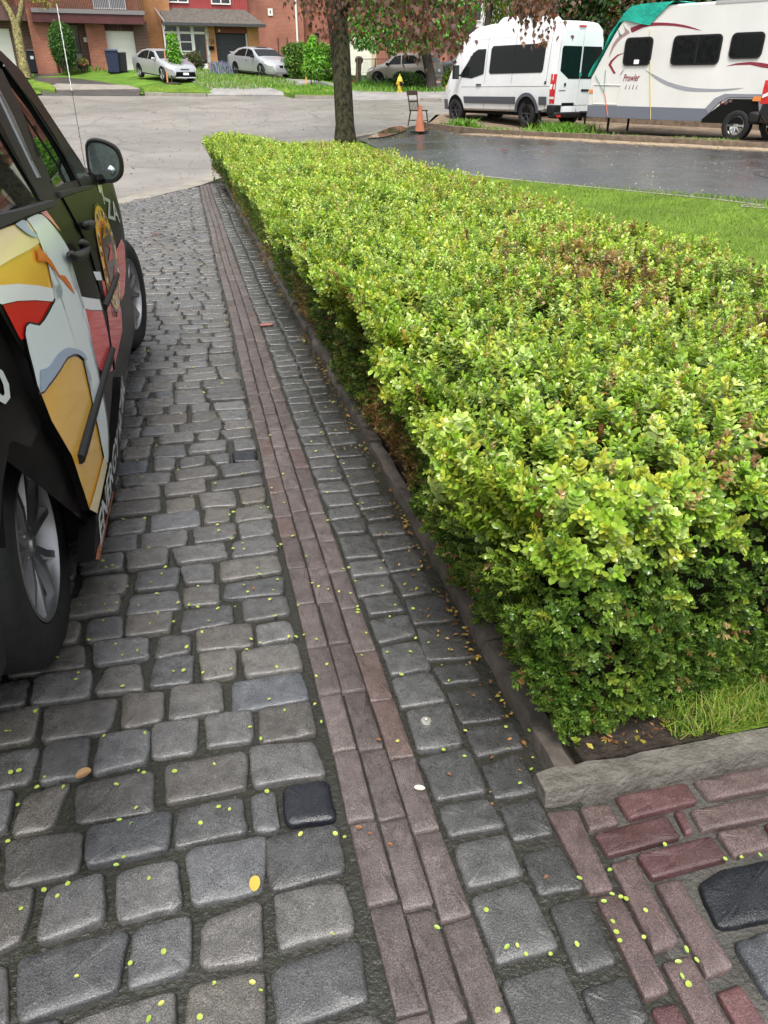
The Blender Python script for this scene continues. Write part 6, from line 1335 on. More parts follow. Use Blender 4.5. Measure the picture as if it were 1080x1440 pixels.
def hang_cluster(px, py, dep, sp, n, size=.13, col=None):
    c = at(px, py, dep); P = c+rng.normal(0, 1, (n, 3))*np.array([sp[0], .35, sp[1]]); az = rng.uniform(0, 2*PI, n)
    dr = unit(np.stack([.5*np.cos(az), .5*np.sin(az), -1.0-.3*rng.random(n)], 1)); nr = unit(np.stack([np.cos(az), np.sin(az), .7*np.ones(n)], 1)+rng.normal(0, .35, (n, 3)))
    cl.append(maple_leaf(P, dr, nr, size*(.7+.6*rng.random(n)), jit((MC if col is None else col)[rng.integers(0, len(MC if col is None else col), n)], .22)))
for px, py, dep, sp, n in [(545, 8, 17.5, (.35, .35), 130), (570, 22, 17, (.35, .35), 150), (595, 30, 16.5, (.30, .38), 150), (620, 32, 16, (.28, .35), 140), (640, 40, 16, (.16, .30), 70), (560, -15, 18, (.7, .3), 160), (615, -12, 17, (.7, .3), 160), (655, 5, 16.2, (.2, .25), 60), (625, 62, 16, (.14, .16), 34), (600, 58, 16.3, (.16, .14), 30), (575, 48, 16.8, (.16, .16), 34),
                           (447, 10, 19.5, (.28, .3), 80), (462, 22, 19.6, (.2, .3), 60), (437, -5, 19, (.3, .25), 60), (492, 15, 19.6, (.2, .28), 50), (498, 38, 19.6, (.08, .18), 14), (508, 0, 19, (.3, .25), 60), (455, 45, 19.7, (.06, .12), 10), (470, 0, 19.8, (.4, .2), 60), (420, 2, 18.6, (.25, .12), 22), (398, -3, 18.4, (.15, .08), 10),
                           (738, 2, 12.8, (.13, .14), 110), (752, 12, 12.5, (.11, .14), 110), (764, 20, 12.3, (.08, .17), 80), (765, 46, 12.1, (.04, .09), 22), (763, 60, 12.05, (.025, .04), 8), (775, 4, 12.4, (.09, .15), 80), (745, -10, 12.8, (.2, .1), 80)]:
    hang_cluster(px, py, dep, sp, n, .125 if dep > 14 else .095)
c2 = np.array([4.0, 20.5, 5.6]); dd = unit(rng.normal(0, 1, (2600, 3))); Pm = c2+dd*np.array([4.2, 4.2, 2.4])*(.5+.5*rng.random((2600, 1))**.5); Pm = Pm[Pm[:, 2] > 3.9]; n_ = len(Pm); az = rng.uniform(0, 6.28, n_)
cl.append(maple_leaf(Pm, unit(np.stack([np.cos(az)*.6, np.sin(az)*.6, -np.ones(n_)], 1)), unit(np.stack([np.cos(az), np.sin(az), .8*np.ones(n_)], 1)), .24*(.7+.6*rng.random(n_)), jit(MC[rng.integers(0, len(MC), n_)], .2)))
V, Fq, Cc = cat_leaves(cl); npmesh('crown', V-tb, Fq, M_tleaf, mt, Cc)
# forked olive trunk at the far left
fb = gp(37, 112); fb[2] -= .05; d0 = np.linalg.norm(fb[:2])/np.linalg.norm(ray(37, 112)[:2])
ft = tree('forked_tree', 'pale olive trunked tree forking before the leftmost garage', fb, [fb, at(34, 95, d0), at(27, 60, d0), at(22, 34, d0)], [.33, .27, .25, .24], [B3(58, 6, d0, (.5, .4, .25)), B3(72, 3, d0, (.4, .4, .2)), B3(40, -40, d0, 1.5), B3(0, -50, d0, 1.6)], 900, .14, [(.22, .22, .04), (.3, .25, .05), (.16, .2, .04)], M_bark3, limbs=False)
mb = MB(); mb.tube([Vector(tuple(at(*p, d0)-fb)) for p in ((22, 36), (14, 16), (4, 0), (-6, -30))], [.2, .16, .14, .12], 10); mb.tube([Vector(tuple(at(*p, d0)-fb)) for p in ((23, 38), (29, 18), (31, 0), (36, -40))], [.19, .15, .13, .1], 10); mb.build('branch', M_bark3, ft, True)
# green street tree before the SUV, dark trunks, willow, cedars
gb = gp(607, 128); g0 = np.linalg.norm(gb[:2])/np.linalg.norm(ray(607, 128)[:2]); gb[2] -= .05
tree('street_tree', 'bright green leafy tree whose dark trunk stands before the taupe SUV', gb, [gb, at(606, 110, g0), at(600, 80, g0), at(597, 50, g0), at(600, 10, g0)], [.32, .26, .25, .24, .2],
     [B3(x, y, g0+dz, r) for x, y, dz, r in ((510, 12, -1, 1.0), (500, 40, -1, .6), (518, 50, -1, .55), (545, 38, -1.5, .8), (558, 54, -1.5, .5), (580, 46, -1.2, .55), (625, 46, -1, .75), (640, 34, -1, .7), (540, 5, -1, 1.3), (590, 8, 0, 1.4), (640, 0, 0, 1.3), (600, 32, 1, 1.0), (505, 52, -1.2, .5), (528, 60, -1.4, .45), (552, 63, -1.6, .42), (575, 62, -1.6, .4), (598, 60, -1.2, .45), (640, 58, -1.2, .45), (520, -25, 0, 1.6), (570, -40, 0, 2), (640, -40, 0, 2), (655, 22, -.6, .6), (560, 24, 1, 1.1))], 20000, .15, GR, M_bark2, hang=.35)
w0_ = gp(655, 116); w0d = 46.5
for a, b, r, lab, bl in (((655, 112), (668, -10), .27, 'dark leaning trunk nearer the white van nose', [B3(672, -40, 46, 2.0), B3(650, -30, 46, 1.6)]), ((676, 112), (692, -10), .2, 'slender dark leaning trunk between the van roof and the house', [B3(700, -40, 47, 1.8)])):
    bb = at(*a, w0d); bb[2] = float(G(bb[0], bb[1]))-.1; tree('dark_trunk_tree', lab, bb, [bb, (bb*.5+at(*b, w0d)*.5)+rng.normal(0, .1, 3), at(*b, w0d)], [r*1.15, r, r*.95], bl, 1500, .16, GR, M_bark2)
wb = at(722, 110, 48); wb[2] = float(G(wb[0], wb[1]))-.1
n = 7000; Pw = []
for i in range(110):
    px = rng.uniform(682, 772); c = at(px, rng.uniform(-60, 5), 47+rng.uniform(-1.5, 1.5)); L = rng.uniform(1.2, 3.2); k = 64; t = rng.random(k)[:, None]; Pw.append(c+np.array([0, 0, -1.])*L*t+rng.normal(0, .09, (k, 3)))
Pw = np.concatenate(Pw); n = len(Pw); ex = [make_leaves(Pw, unit(np.array([0, 0, -1.])+rng.normal(0, .3, (n, 3))), unit(rng.normal(0, 1, (n, 3))), .2*(.7+.6*rng.random(n)), jit(np.array(YG)[rng.integers(0, 3, n)], .2), 0, .5)]
tree('willow_tree', 'yellow green weeping tree behind the white van roof', wb, [wb, wb+np.array([0, 0, 2.]), wb+np.array([.2, 0, 5.])], [.4, .35, .3], [(wb+np.array([0, 0, 7.5]), (2.6, 2, 1.6))], 2500, .2, YG, M_bark2, extra=ex, wid=.6)
for i, (px, r, lab, cols) in enumerate(((775, 1.7, 'dark evergreen screen tree directly above the white van tail', DG), (815, 1.8, 'dark evergreen screen tree between van and trailer nose', DG), (850, 1.7, 'bronze tinged evergreen above the green tarp', DG+[(.10, .05, .02)]), (900, 1.8, 'bronze leaved screen tree above the trailer roof', DG+[(.11, .055, .02), (.09, .04, .02)]), (955, 1.8, 'dark evergreen rising over the middle of the trailer', DG), (1010, 1.8, 'dark evergreen over the rear of the trailer', DG), (1070, 1.9, 'dark evergreen at the right edge over the trailer', DG))):
    dp = 33.5-i*.9; cb = at(px, 150, dp); cb[2] = float(G(cb[0], cb[1])); bl = [(cb+np.array([rng.normal(0, .35), rng.normal(0, .35), z]), (r*k, r*k*.9, 1.0)) for z, k in ((.9, .95), (2.0, 1.05), (3.1, 1.0), (4.2, .95), (5.3, .8), (6.4, .6))]
    tree('screen_tree', lab, cb, [cb, cb+np.array([0, 0, 3.]), cb+np.array([0, 0, 6.])], [.2, .15, .08], bl, 6500, .17, cols, M_bark2, 'evergreen screen trees behind the vehicles', hang=.3, limbs=False)
# background woods closing the view above the houses (far off, one mass)
blm = [(np.array([x, 78+rng.uniform(-3, 3)-.2*x, 5+rng.uniform(0, 4)]), (4, 3, 4)) for x in np.arange(-40, 60, 5.)]; V, Fq, Cc = cat_leaves([cloud(blm, 16000, .6, GR+DG, .2)]); o = npmesh('woods', V, Fq, M_tleaf, None, Cc); o['kind'] = 'stuff'; 
# clipped oval shrub and small bushes
def bush(name, label, px, py, blobs_px, n, size, cols, cat='shrub', group=None, dep=None):
    b = gp(px, py) if dep is None else at(px, py, dep); dp = np.linalg.norm(b[:2])/np.linalg.norm(ray(px, py)[:2]); t = thing(name, label, cat, tuple(b), 0, group); bl = [B3(x, y, dp, r) for x, y, r in blobs_px]
    V, Fq, Cc = cat_leaves([cloud(bl, n, size, cols, .0, shell=.75)]); npmesh('foliage', V-b, Fq, M_tleaf, t, Cc); mb = MB()
    for k in range(5): mb.tube([(rng.normal(0, .06), rng.normal(0, .06), -.05), (rng.normal(0, .12), rng.normal(0, .12), .35), tuple((bl[0][0]-b)*.7+rng.normal(0, .1, 3))], [.03, .025, .01], 5)
    mb.build('stem', M_bark2, t); mb = MB()
    for c, r in bl: mb.lathe([(r[0]*.72*math.sin(a), -r[2]*.72*math.cos(a)) for a in np.linspace(.05, PI-.05, 8)], tuple(c-b), 10)
    mb.build('inner_core', mat('inner_core', (.03, .045, .012), .9, .1), t, True); return t  # solid dark body filling the inside of each leaf blob
dg = 1.35
bush('oval_shrub', 'dark green clipped oval shrub before the porch of the balcony house', 90, 97, [(88, 64, (.68, .68, 1.15))], 9000, .09, [(.035, .085, .02), (.05, .12, .025), (.07, .15, .03)], dep=43)
bush('bronze_bush', 'low bronze green bush beside the glazed porch', 270, 100, [(266, 88, (.5, .5, .5)), (276, 86, (.5, .5, .55))], 2600, .08, [(.07, .09, .03), (.10, .05, .04), (.05, .09, .02)], dep=46)
bush('leafy_bush', 'light green bush between the van nose and the SUV', 638, 124, [(640, 108, (.6, .5, .5)), (634, 115, (.5, .5, .4)), (648, 116, (.5, .5, .4))], 2200, .12, YG+GR)
bush('leafy_bush', 'dark green bush just behind the yellow hydrant', 575, 127, [(568, 113, (.6, .5, .4)), (580, 116, (.6, .5, .42)), (590, 121, (.4, .4, .3))], 2000, .1, DG+GR[:1])
bush('round_bush', 'small round dark bush before the person in red', 514, 113, [(514, 103, (.3, .3, .32))], 900, .06, DG)
bush('vine_bank', 'tangled vine bank against the rust brick wall behind the second young tree', 446, 112, [(412, 72, (.6, .4, .35)), (425, 78, (.6, .4, .6)), (415, 92, (.7, .5, .5)), (450, 76, (.6, .4, .5)), (470, 80, (.6, .4, .6)), (455, 100, (.8, .5, .45)), (440, 100, (.6, .5, .5))], 7000, .12, GR+YG[:1], 'vines')
for lab, sx, sy, stp, fol, n in (('first young tree, tied to a pale stake on the mulched island', 242, 119, ((231.5, 72), (236, 119)), [(240, 52, .22), (244, 62, .28), (240, 72, .26), (248, 76, .26), (242, 84, .2), (250, 85, .16)], 750), ('second young tree, bushier, tied to an orange stake by the second island', 438, 126, ((429, 84), (431.5, 128)), [(441, 60, .3), (436, 72, .34), (446, 75, .34), (438, 86, .36), (450, 88, .3), (433, 98, .3), (446, 100, .36)], 2000)):
    b = gp(sx, sy); dp = np.linalg.norm(b[:2])/np.linalg.norm(ray(sx, sy)[:2]); b[2] += .12
    tree('young_tree', lab, b, [b, at(sx-1, sy-30, dp), at(fol[0][0], fol[0][1], dp)], [.03, .025, .012], [B3(x, y, dp, r) for x, y, r in fol], n, .13, [(.12, .30, .02), (.16, .36, .03), (.09, .24, .02)], M_bark2, hang=.3)
    mb = MB(); s0, s1 = at(*stp[0], dp), at(*stp[1], dp); s1[2] = b[2]-.1; mb.tube([Vector(tuple(s1-b)), Vector(tuple(s0-b))], .035, 4); o = mb.build('stake', mat('stake_wood', (.42, .2, .08) if sx < 300 else (.5, .25, .06), .7), None); o.location = b; tag(o, 'pale timber stake holding the first young tree' if sx < 300 else 'orange timber stake holding the second young tree', 'stake')
    mb = MB(); mb.lathe([(.001, .10), (.25, .07), (.55, 0)], tuple(b-np.array([0, 0, .09])), 18); o = mb.build('mulch_mound', M_soil, None, True); o['kind'] = 'structure'
for i, (a, b_, r, lab) in enumerate((((424, 97), (421.5, 74), .13, 'short pollarded trunk left of the second young tree'), ((463, 111), (461, 75), .15, 'pollarded trunk right of the second young tree'), ((503, 118), (505, 82), .19, 'thick pollarded trunk nearest the person in red'))):
    b = gp(*a); dp = np.linalg.norm(b[:2])/np.linalg.norm(ray(*a)[:2]); t = at(*b_, dp); b[2] -= .1; mb = MB(); q = t-b; mb.tube([(0, 0, 0), tuple(q*.5), tuple(q*.82), tuple(q*.92), tuple(q)], [r*1.1, r*.85, r*.9, r*1.35, r*1.15], 12); mb.lathe([(r*1.15, 0), (r*.6, .06), (.001, .05)], tuple(q), 10); o = mb.build('tree_stump', mat('stump_bark', (.075, .055, .04), .9, .2, noise=(6, .5, 6), bump=(18, 1, .04)), None, True); o.location = b; tag(o, lab, 'tree stump')
# tall grass and flowers on the far banks (uncountable)
def in_px(poly_px): return [tuple(gp(*p)[:2]) for p in poly_px]
def bank(name, poly_px, n, L, wd, cols, lean=.4):
    P = in_px(poly_px); xs = [p[0] for p in P]; ys = [p[1] for p in P]
    return blades(name, n, U(min(xs), max(xs)), U(min(ys), max(ys)), L, wd, cols, G, M_grass, .03, lean, lambda x, y: inpoly(x, y, P))
FG = [(.10, .24, .025), (.14, .30, .03), (.08, .19, .03), (.20, .32, .06)]
bank('bank_grass', [(276, 122), (305, 126), (340, 127), (404, 124), (420, 119), (390, 113), (330, 106), (290, 100), (268, 99), (270, 110)], 9000, .16, .014, FG+[(.35, .36, .16)])
bank('bank_grass', [(500, 131), (556, 131), (640, 131), (640, 127), (575, 126), (545, 120), (500, 116)], 7000, .2, .016, FG)
bank('bank_grass', [(405, 110), (470, 118), (475, 128), (470, 106), (410, 101)], 4000, .18, .016, FG)
bank('ground_cover', [(500, 119), (560, 122), (560, 112), (500, 110)], 3500, .45, .05, [(.02, .075, .03), (.03, .10, .035), (.05, .13, .05)], .8)
bank('island_grass', [(202, 133), (289, 134.5), (283, 130), (262, 125), (222, 123.5), (199, 127)], 5000, .14, .016, FG[:3]); bank('island_grass', [(410, 138), (470, 138.5), (474, 128), (440, 124), (404, 127)], 4000, .2, .016, FG)
bank('lavender', [(296, 106), (335, 108), (335, 100), (296, 98)], 1200, .35, .03, [(.24, .2, .45), (.3, .27, .5), (.10, .2, .06)], .25)
bank('bed_plants', [(76, 103), (150, 103), (150, 96), (76, 96)], 2500, .25, .03, FG)
# ================================================================ small things
# traffic cone
def onG(px, py): b = gp(px, py); return b, np.linalg.norm(b[:2])/np.linalg.norm(ray(px, py)[:2])
b, dp = onG(590, 187.5); b[2] += .03; cone = thing('traffic_cone', 'faded orange traffic cone on a dark base at the corner of the asphalt drive', 'cone', tuple(b)); k = 1.0
M_or = mat('faded_orange', (.50, .17, .09), .55, .4, noise=(6, .15, 5)); mb = MB(); mb.lathe([(.145, .03), (.135, .06), (.05, .66), (.043, .70), (.03, .71), (.028, .69)], (0, 0, 0), 24); mb.build('cone_body', M_or, cone, True)
mb = MB(); mb.box((0, 0, .016), (.40, .40, .032), .5); mb.build('cone_base', M_trim, cone, False, .01)
# old wooden chair with a hand-painted look, left at the kerb
b, dp = onG(588, 179.5); b[2] += .03; ch = thing('chair', 'dark wooden spindle back chair left standing behind the orange cone', 'chair', tuple(b), math.radians(-62)); M_wd = mat('dark_brown_wood', (.045, .028, .02), .5, .4, noise=(12, .3, 4))
mb = MB(); mb.box((0, 0, .45), (.44, .42, .035)); mb.build('seat', M_wd, ch, False, .01)
for sx, sy in ((1, 1), (1, -1), (-1, 1), (-1, -1)): mb = MB(); mb.tube([(sx*.24, sy*.22, 0), (sx*.18, sy*.17, .44)], [.018, .022], 8); mb.build('leg', M_wd, ch)
for x in (-.21, .21): mb = MB(); mb.tube([(x, .03, .16), (x, -.03, .16)], .012, 6); mb.tube([(x*.98, -.2, .17), (x*.98, .2, .17)], .012, 6); mb.build('stretcher', M_wd, ch)
bk = MB()
for y in (-.18, .18): bk.tube([(-.19, y, .44), (-.25, y*1.05, .70), (-.31, y*1.1, .98)], .02, 8)
bk.build('back_post', M_wd, ch)
mb = MB(); mb.box((-.305, 0, .93), (.03, .46, .13), M=Matrix.Rotation(-.2, 3, 'Y')); mb.box((-.255, 0, .70), (.025, .38, .05), M=Matrix.Rotation(-.2, 3, 'Y')); mb.build('backrest', M_wd, ch, False, .008)
mb = MB()
for y in np.linspace(-.12, .12, 5): mb.tube([(-.19, y, .46), (-.25, y, .69)], .009, 6)
mb.build('spindle', M_wd, ch)
# fire hydrant
b, dp = onG(562, 130); hy = thing('fire_hydrant', 'yellow fire hydrant with black side cap on the far verge', 'hydrant', tuple(b), .3); M_hy = mat('hydrant_yellow', (.60, .40, .04), .4, .5, noise=(8, .15, 4)); mb = MB()
mb.lathe([(.16, 0), (.16, .04), (.115, .06), (.11, .46), (.15, .48), (.15, .53), (.125, .56), (.10, .66), (.05, .72), (.03, .73), (.03, .80), (.001, .81)], (0, 0, 0), 20); mb.build('barrel', M_hy, hy, True)
mb = MB(); mb.lathe([(.06, .08), (.07, .17), (.001, .18)], (0, 0, .40), 12, 'X'); mb.lathe([(.06, -.08), (.07, -.17), (.001, -.18)], (0, 0, .40), 12, 'X'); mb.build('side_outlet', M_hy, hy, True)
mb = MB(); mb.lathe([(.08, -.08), (.095, -.18), (.001, -.19)], (0, 0, .38), 14, 'Y'); mb.build('pumper_cap', M_trim, hy, True)
# wheeled bins
def bin_(lab, px, py, col, k=1.0, rz=.1):
    b, dp = onG(px, py); t = thing('wheeled_bin', lab, 'bin', tuple(b), rz); m = mat('bin_plastic', col, .45, .4, noise=(4, .15, 4)); mb = MB(); mb.box((0, 0, .53*k), (.62*k, .66*k, .98*k), M=None, taper=1.0); V = mb.v
    mb.v = [((x*(.82 if z < .3*k else 1)), (y*(.78 if z < .3*k else 1)), z) for x, y, z in V]; mb.build('bin_body', m, t, False, .03)
    mb = MB(); mb.box((0, .0, 1.06*k), (.68*k, .76*k, .08*k), taper=.85); mb.build('bin_lid', m, t, False, .03)
    mb = MB(); mb.tube([(-.26*k, .37*k, .98*k), (.26*k, .37*k, .98*k)], .02, 6); mb.build('handle', m, t)
    for x in (-.27, .27): mb = MB(); mb.lathe([(.001, -.03), (.10*k, -.03), (.10*k, .03), (.001, .03)], (x*k, .28*k, .10*k), 14, 'X'); mb.build('wheel', M_rubber, t)
    return t
bin_('large dark blue wheeled bin before the white garage door', 161, 103.5, (.020, .028, .065), 1.12, .15); bin_('smaller black wheeled bin tucked beside the dark blue bin', 173, 102, (.018, .018, .022), .95, .2)
t = bin_('black wheeled bin with a white sticker beside the leftmost brick pier', 50, 103, (.014, .015, .026), 1.1, .05); mb = MB(); mb.span((-.08, -.345, .72), (.10, -.338, .88)); mb.build('sticker', mat('white_sticker', (.6, .6, .62), .5), t)
bin_('dark blue bin half hidden left of the vine bank', 405, 97, (.02, .028, .06), .9, -.2)
# planter by the porch step
b, dp = onG(118, 101); pt = thing('planter', 'dark round planter with red flowers by the porch step', 'planter', tuple(b)); mb = MB(); mb.lathe([(.001, 0), (.22, 0), (.32, .36), (.30, .38), (.26, .34), (.001, .33)], (0, 0, 0), 20); mb.build('pot', mat('dark_pot', (.035, .025, .022), .6), pt, True)
V, Fq, Cc = cat_leaves([cloud([(np.array([0, 0, .48]), (.34, .34, .22))], 300, .10, [(.08, .2, .03), (.4, .10, .06), (.12, .25, .04)], .1)]); npmesh('flowers', V, Fq, M_tleaf, pt, Cc)
# person bending over beside the pollarded trunk: red top, dark trousers
b, dp = onG(521, 112); b = b+np.array([.1, .6, 0]); b[2] = at(521, 109, np.linalg.norm(b[:2])/np.linalg.norm(ray(521, 109)[:2]))[2]-.05
pe = thing('person', 'person in a red top bending down beside the thick pollarded trunk', 'person', tuple(b), math.radians(200))
def skinned(name, nodes, edges, m, parent):
    me = bpy.data.meshes.new(name); me.from_pydata([n[0] for n in nodes], edges, []); me.materials.append(m); o = bpy.data.objects.new(name, me); COL.objects.link(o); o.parent = parent
    md = o.modifiers.new('s', 'SKIN'); 
    for v, n in zip(me.skin_vertices[0].data, nodes): v.radius = (n[1], n[1] if len(n) < 3 else n[2])
    me.skin_vertices[0].data[0].use_root = True; sb = o.modifiers.new('ss', 'SUBSURF'); sb.levels = 1; sb.render_levels = 2; return o
# body: hips back, spine bent forward, arms hanging, legs slightly bent (x forward)
bn = [((-.12, 0, .88), .13, .16), ((.02, 0, 1.02), .13, .15), ((.22, 0, 1.12), .15, .17), ((.36, 0, 1.10), .11, .10), ((.46, 0, 1.05), .055), ((.55, 0, 1.00), .085, .08), ((.63, 0, .95), .075),
      ((.33, .19, 1.08), .06), ((.38, .24, .82), .045), ((.44, .20, .60), .035), ((.47, .19, .53), .03), ((.33, -.19, 1.08), .06), ((.38, -.24, .82), .045), ((.44, -.20, .60), .035), ((.47, -.19, .53), .03),
      ((-.08, .10, .80), .095), ((.02, .11, .46), .065), ((-.06, .11, .10), .045), ((.08, .12, .04), .04), ((-.08, -.10, .80), .095), ((.02, -.11, .46), .065), ((-.06, -.11, .10), .045), ((.08, -.12, .04), .04)]
be = [(0, 1), (1, 2), (2, 3), (3, 4), (4, 5), (5, 6), (2, 7), (7, 8), (8, 9), (9, 10), (2, 11), (11, 12), (12, 13), (13, 14), (0, 15), (15, 16), (16, 17), (17, 18), (0, 19), (19, 20), (20, 21), (21, 22)]
M_skin = mat('skin', (.42, .24, .17), .5, .4); skinned('body', bn, be, M_skin, pe)
skinned('red_top', [((-.10, 0, .94), .15, .18), ((.03, 0, 1.03), .15, .17), ((.22, 0, 1.12), .17, .19), ((.36, 0, 1.10), .12, .12), ((.33, .20, 1.07), .08), ((.38, .25, .82), .062), ((.43, .21, .64), .05), ((.33, -.20, 1.07), .08), ((.38, -.25, .82), .062), ((.43, -.21, .64), .05)], [(0, 1), (1, 2), (2, 3), (2, 4), (4, 5), (5, 6), (2, 7), (7, 8), (8, 9)], mat('red_cloth', (.50, .03, .045), .8, .2), pe)
skinned('trousers', [((-.12, 0, .90), .15, .17), ((-.08, .10, .80), .115), ((.02, .11, .46), .085), ((-.06, .11, .12), .065), ((-.08, -.10, .80), .115), ((.02, -.11, .46), .085), ((-.06, -.11, .12), .065)], [(0, 1), (1, 2), (2, 3), (0, 4), (4, 5), (5, 6)], mat('dark_cloth', (.025, .025, .035), .85, .2), pe)
for s in (1, -1): skinned('shoe', [((-.09, .11*s, .05), .05), ((.05, .12*s, .045), .045), ((.14, .12*s, .035), .035)], [(0, 1), (1, 2)], M_trim, pe)
for s in (1, -1):
    for f in range(5):
        a = (f-2)*.018; L = (.05, .075, .085, .078, .06)[f]; skinned('finger', [((.47+a, .19*s, .52), .011), ((.475+a*1.3, .185*s, .52-L*.6), .009), ((.485+a*1.3, .178*s, .52-L), .007)], [(0, 1), (1, 2)], M_skin, pe)
mb = MB(); mb.lathe([(.001, .10), (.06, .085), (.095, .03), (.098, -.02), (.08, -.06)], (.54, 0, 1.02), 14); mb.build('hair', mat('dark_hair', (.02, .015, .012), .7), pe, True)
# chain link fence
fp = [gp(505, 120), gp(528, 119), gp(552, 119), gp(574, 120)]; f0 = fp[0]; fe = thing('chain_fence', 'black chain link fence with thin posts before the cream garage', 'fence', tuple(f0)); Hh = 1.35
for p in fp: mb = MB(); mb.tube([tuple(p-f0), tuple(p-f0+np.array([0, 0, Hh]))], .03, 6); mb.build('post', M_trim, fe)
mb = MB(); mb.tube([tuple(p-f0+np.array([0, 0, Hh-.05])) for p in fp], .02, 6); mb.build('top_rail', M_trim, fe)
mb = MB()
for a, c in zip(fp[:-1], fp[1:]):
    L = np.linalg.norm((c-a)[:2]); n = int(L/.11)
    for i in range(n):
        t0, t1 = i/n, min(1, (i+6)/n); p, q = a+(c-a)*t0-f0, a+(c-a)*t1-f0; mb.tube([tuple(p+np.array([0, 0, .05])), tuple(q+np.array([0, 0, Hh-.06]))], .003, 3, caps=False); mb.tube([tuple(p+np.array([0, 0, Hh-.06])), tuple(q+np.array([0, 0, .05]))], .003, 3, caps=False)
mb.build('mesh', M_trim, fe)
# ---------------------------------------------------------------- things lying on the paving
Zst = lambda x, y: float(Dz(x, y))+.008
def flatleaf(name, outline, m, curl=.15):
    n = len(outline); V = [(0.35, 0, .0)]+[(x, y, curl*(abs(y)+.3*(x-.5)**2)) for x, y in outline]; me = bpy.data.meshes.new(name); me.from_pydata(V, [], [(0, i+1, (i+1) % n+1) for i in range(n)]); me.materials.append(m); return me
ov = lambda a: [(.5+.5*math.cos(t), a*math.sin(t)) for t in np.linspace(0, 2*PI, 12, endpoint=False)]
M_pet = [mat('petal_%s' % n, c, .45, .4) for n, c in (('lime', (.27, .34, .06)), ('yellow', (.33, .34, .08)), ('green', (.22, .32, .05)))]
pm = [flatleaf('petal', ov(a), m, c) for a, m, c in ((.42, M_pet[0], .2), (.36, M_pet[1], .3), (.45, M_pet[0], .1), (.3, M_pet[2], .35))]
r7 = [(100,82),(340,18),(763,52),(883,70),(903,112),(800,80),(290,160),(15,143),(27,142),(698,132),(735,170),(407,144),(35,264),(48,258),(132,269),(100,305),(8,325),(52,355),(178,306),(336,295),(392,258),(411,262),(500,257),(600,233),(390,354),(376,398),(346,392),(560,398),(623,355),(648,358),(755,318),(841,440),(936,429),(972,437),(18,453),(355,493),(337,520),(122,585),(170,602),(200,567),(67,637),(270,603),(265,635),(418,563),(462,755),(374,790),(225,832),(447,915),(425,942),(610,851),(702,848),(741,874),(557,942),(930,711)]
r8 = [(234,143),(345,128),(410,146),(33,174),(165,199),(232,215),(387,287),(410,254),(540,553),(283,640),(338,757),(376,753),(392,767),(470,765),(535,735),(157,700),(311,933),(628,538),(632,600),(657,610),(676,608),(625,622),(637,672),(643,707),(668,731),(722,722),(740,652),(843,747),(870,780),(835,792),(840,842),(848,862),(797,270),(788,456),(999,500),(960,508),(1050,486)]
pts = [(a/2, 960+b/2) for a, b in r7]+[(540+a/2, 960+b/2) for a, b in r8]
while len(pts) < 262:
    y = 300+660*rng.random()**.55; xr = np.interp(y, [290, 960], [300, 640]); xl = np.interp(y, [290, 500, 640, 800, 960], [215, 205, 175, 140, 60]); pts.append((rng.uniform(xl, xr), y))
for i, (px, py) in enumerate(pts):
    q = onD(px, py); o = bpy.data.objects.new('fallen_petal', pm[rng.integers(0, 4)]); COL.objects.link(o); s = rng.uniform(.0078, .0132)*(1.0 if q[1] < 2.2 else 1.15); o.scale = (s, s, s)
    o.location = (q[0], q[1], Zst(q[0], q[1])+.001); o.rotation_euler = (rng.normal(0, .12), rng.normal(0, .12), rng.uniform(0, 6.28)); tag(o, 'tiny yellow green petal lying on the wet paving', 'petal', 'fallen petals on the paving')
def leaf1(name, lab, px, py, m, s, a, rz, outline=None, cat='leaf', group=None, z=None, curl=.25):
    q = onD(px, py) if z is None else gp(px, py); o = bpy.data.objects.new(name, flatleaf(name, outline or ov(a), m, curl)); COL.objects.link(o); o.scale = (s, s, s); o.location = (q[0], q[1], (Zst(q[0], q[1])+.002) if z is None else q[2]+z); o.rotation_euler = (.1, -.1, rz); return tag(o, lab, cat, group)
mapl = [(0, .03), (.10, .25), (.40, .42), (.30, .22), (.60, .27), (.52, .13), (1.0, 0), (.52, -.13), (.60, -.27), (.30, -.22), (.40, -.42), (.10, -.25)]
leaf1('fallen_leaf', 'golden yellow oval leaf in the joint near the photo bottom', 358, 1258, mat('leaf_gold', (.42, .28, .05), .4), .032, .34, 1.4)
leaf1('fallen_leaf', 'tan brown curled leaf between the left cobbles', 108, 1098, mat('leaf_tan', (.26, .15, .06), .6), .036, .36, .3, None, 'leaf', None, None, .5)
leaf1('white_petal', 'white oval petal lying on the pink brick band', 582, 1111, mat('petal_white', (.42, .38, .33), .5), .026, .27, -.5)
M_lm = mat('leaf_maroon', (.12, .03, .025), .5); M_lbr = mat('leaf_brown', (.17, .07, .03), .6); M_lo = mat('leaf_orange', (.32, .11, .03), .5)
for lab, px, py, s in (('dark maroon leaf on the far cobbles right of the minivan', 216, 332, .10), ('maroon leaf on the cobbles near the road end', 262, 300, .09)): leaf1('fallen_leaf', lab, px, py, M_lm, s, 0, rng.uniform(0, 6), mapl)
leaf1('fallen_leaf', 'crumpled maroon maple leaf alone on the black asphalt drive', 706, 215, M_lm, .22, 0, .4, mapl, 'leaf', None, .03, .4)
leaf1('fallen_leaf', 'small red leaf on the grey road left of the minivan mirror', 113, 209, M_lo, .12, 0, 1.0, mapl, 'leaf', None, .02, .4)
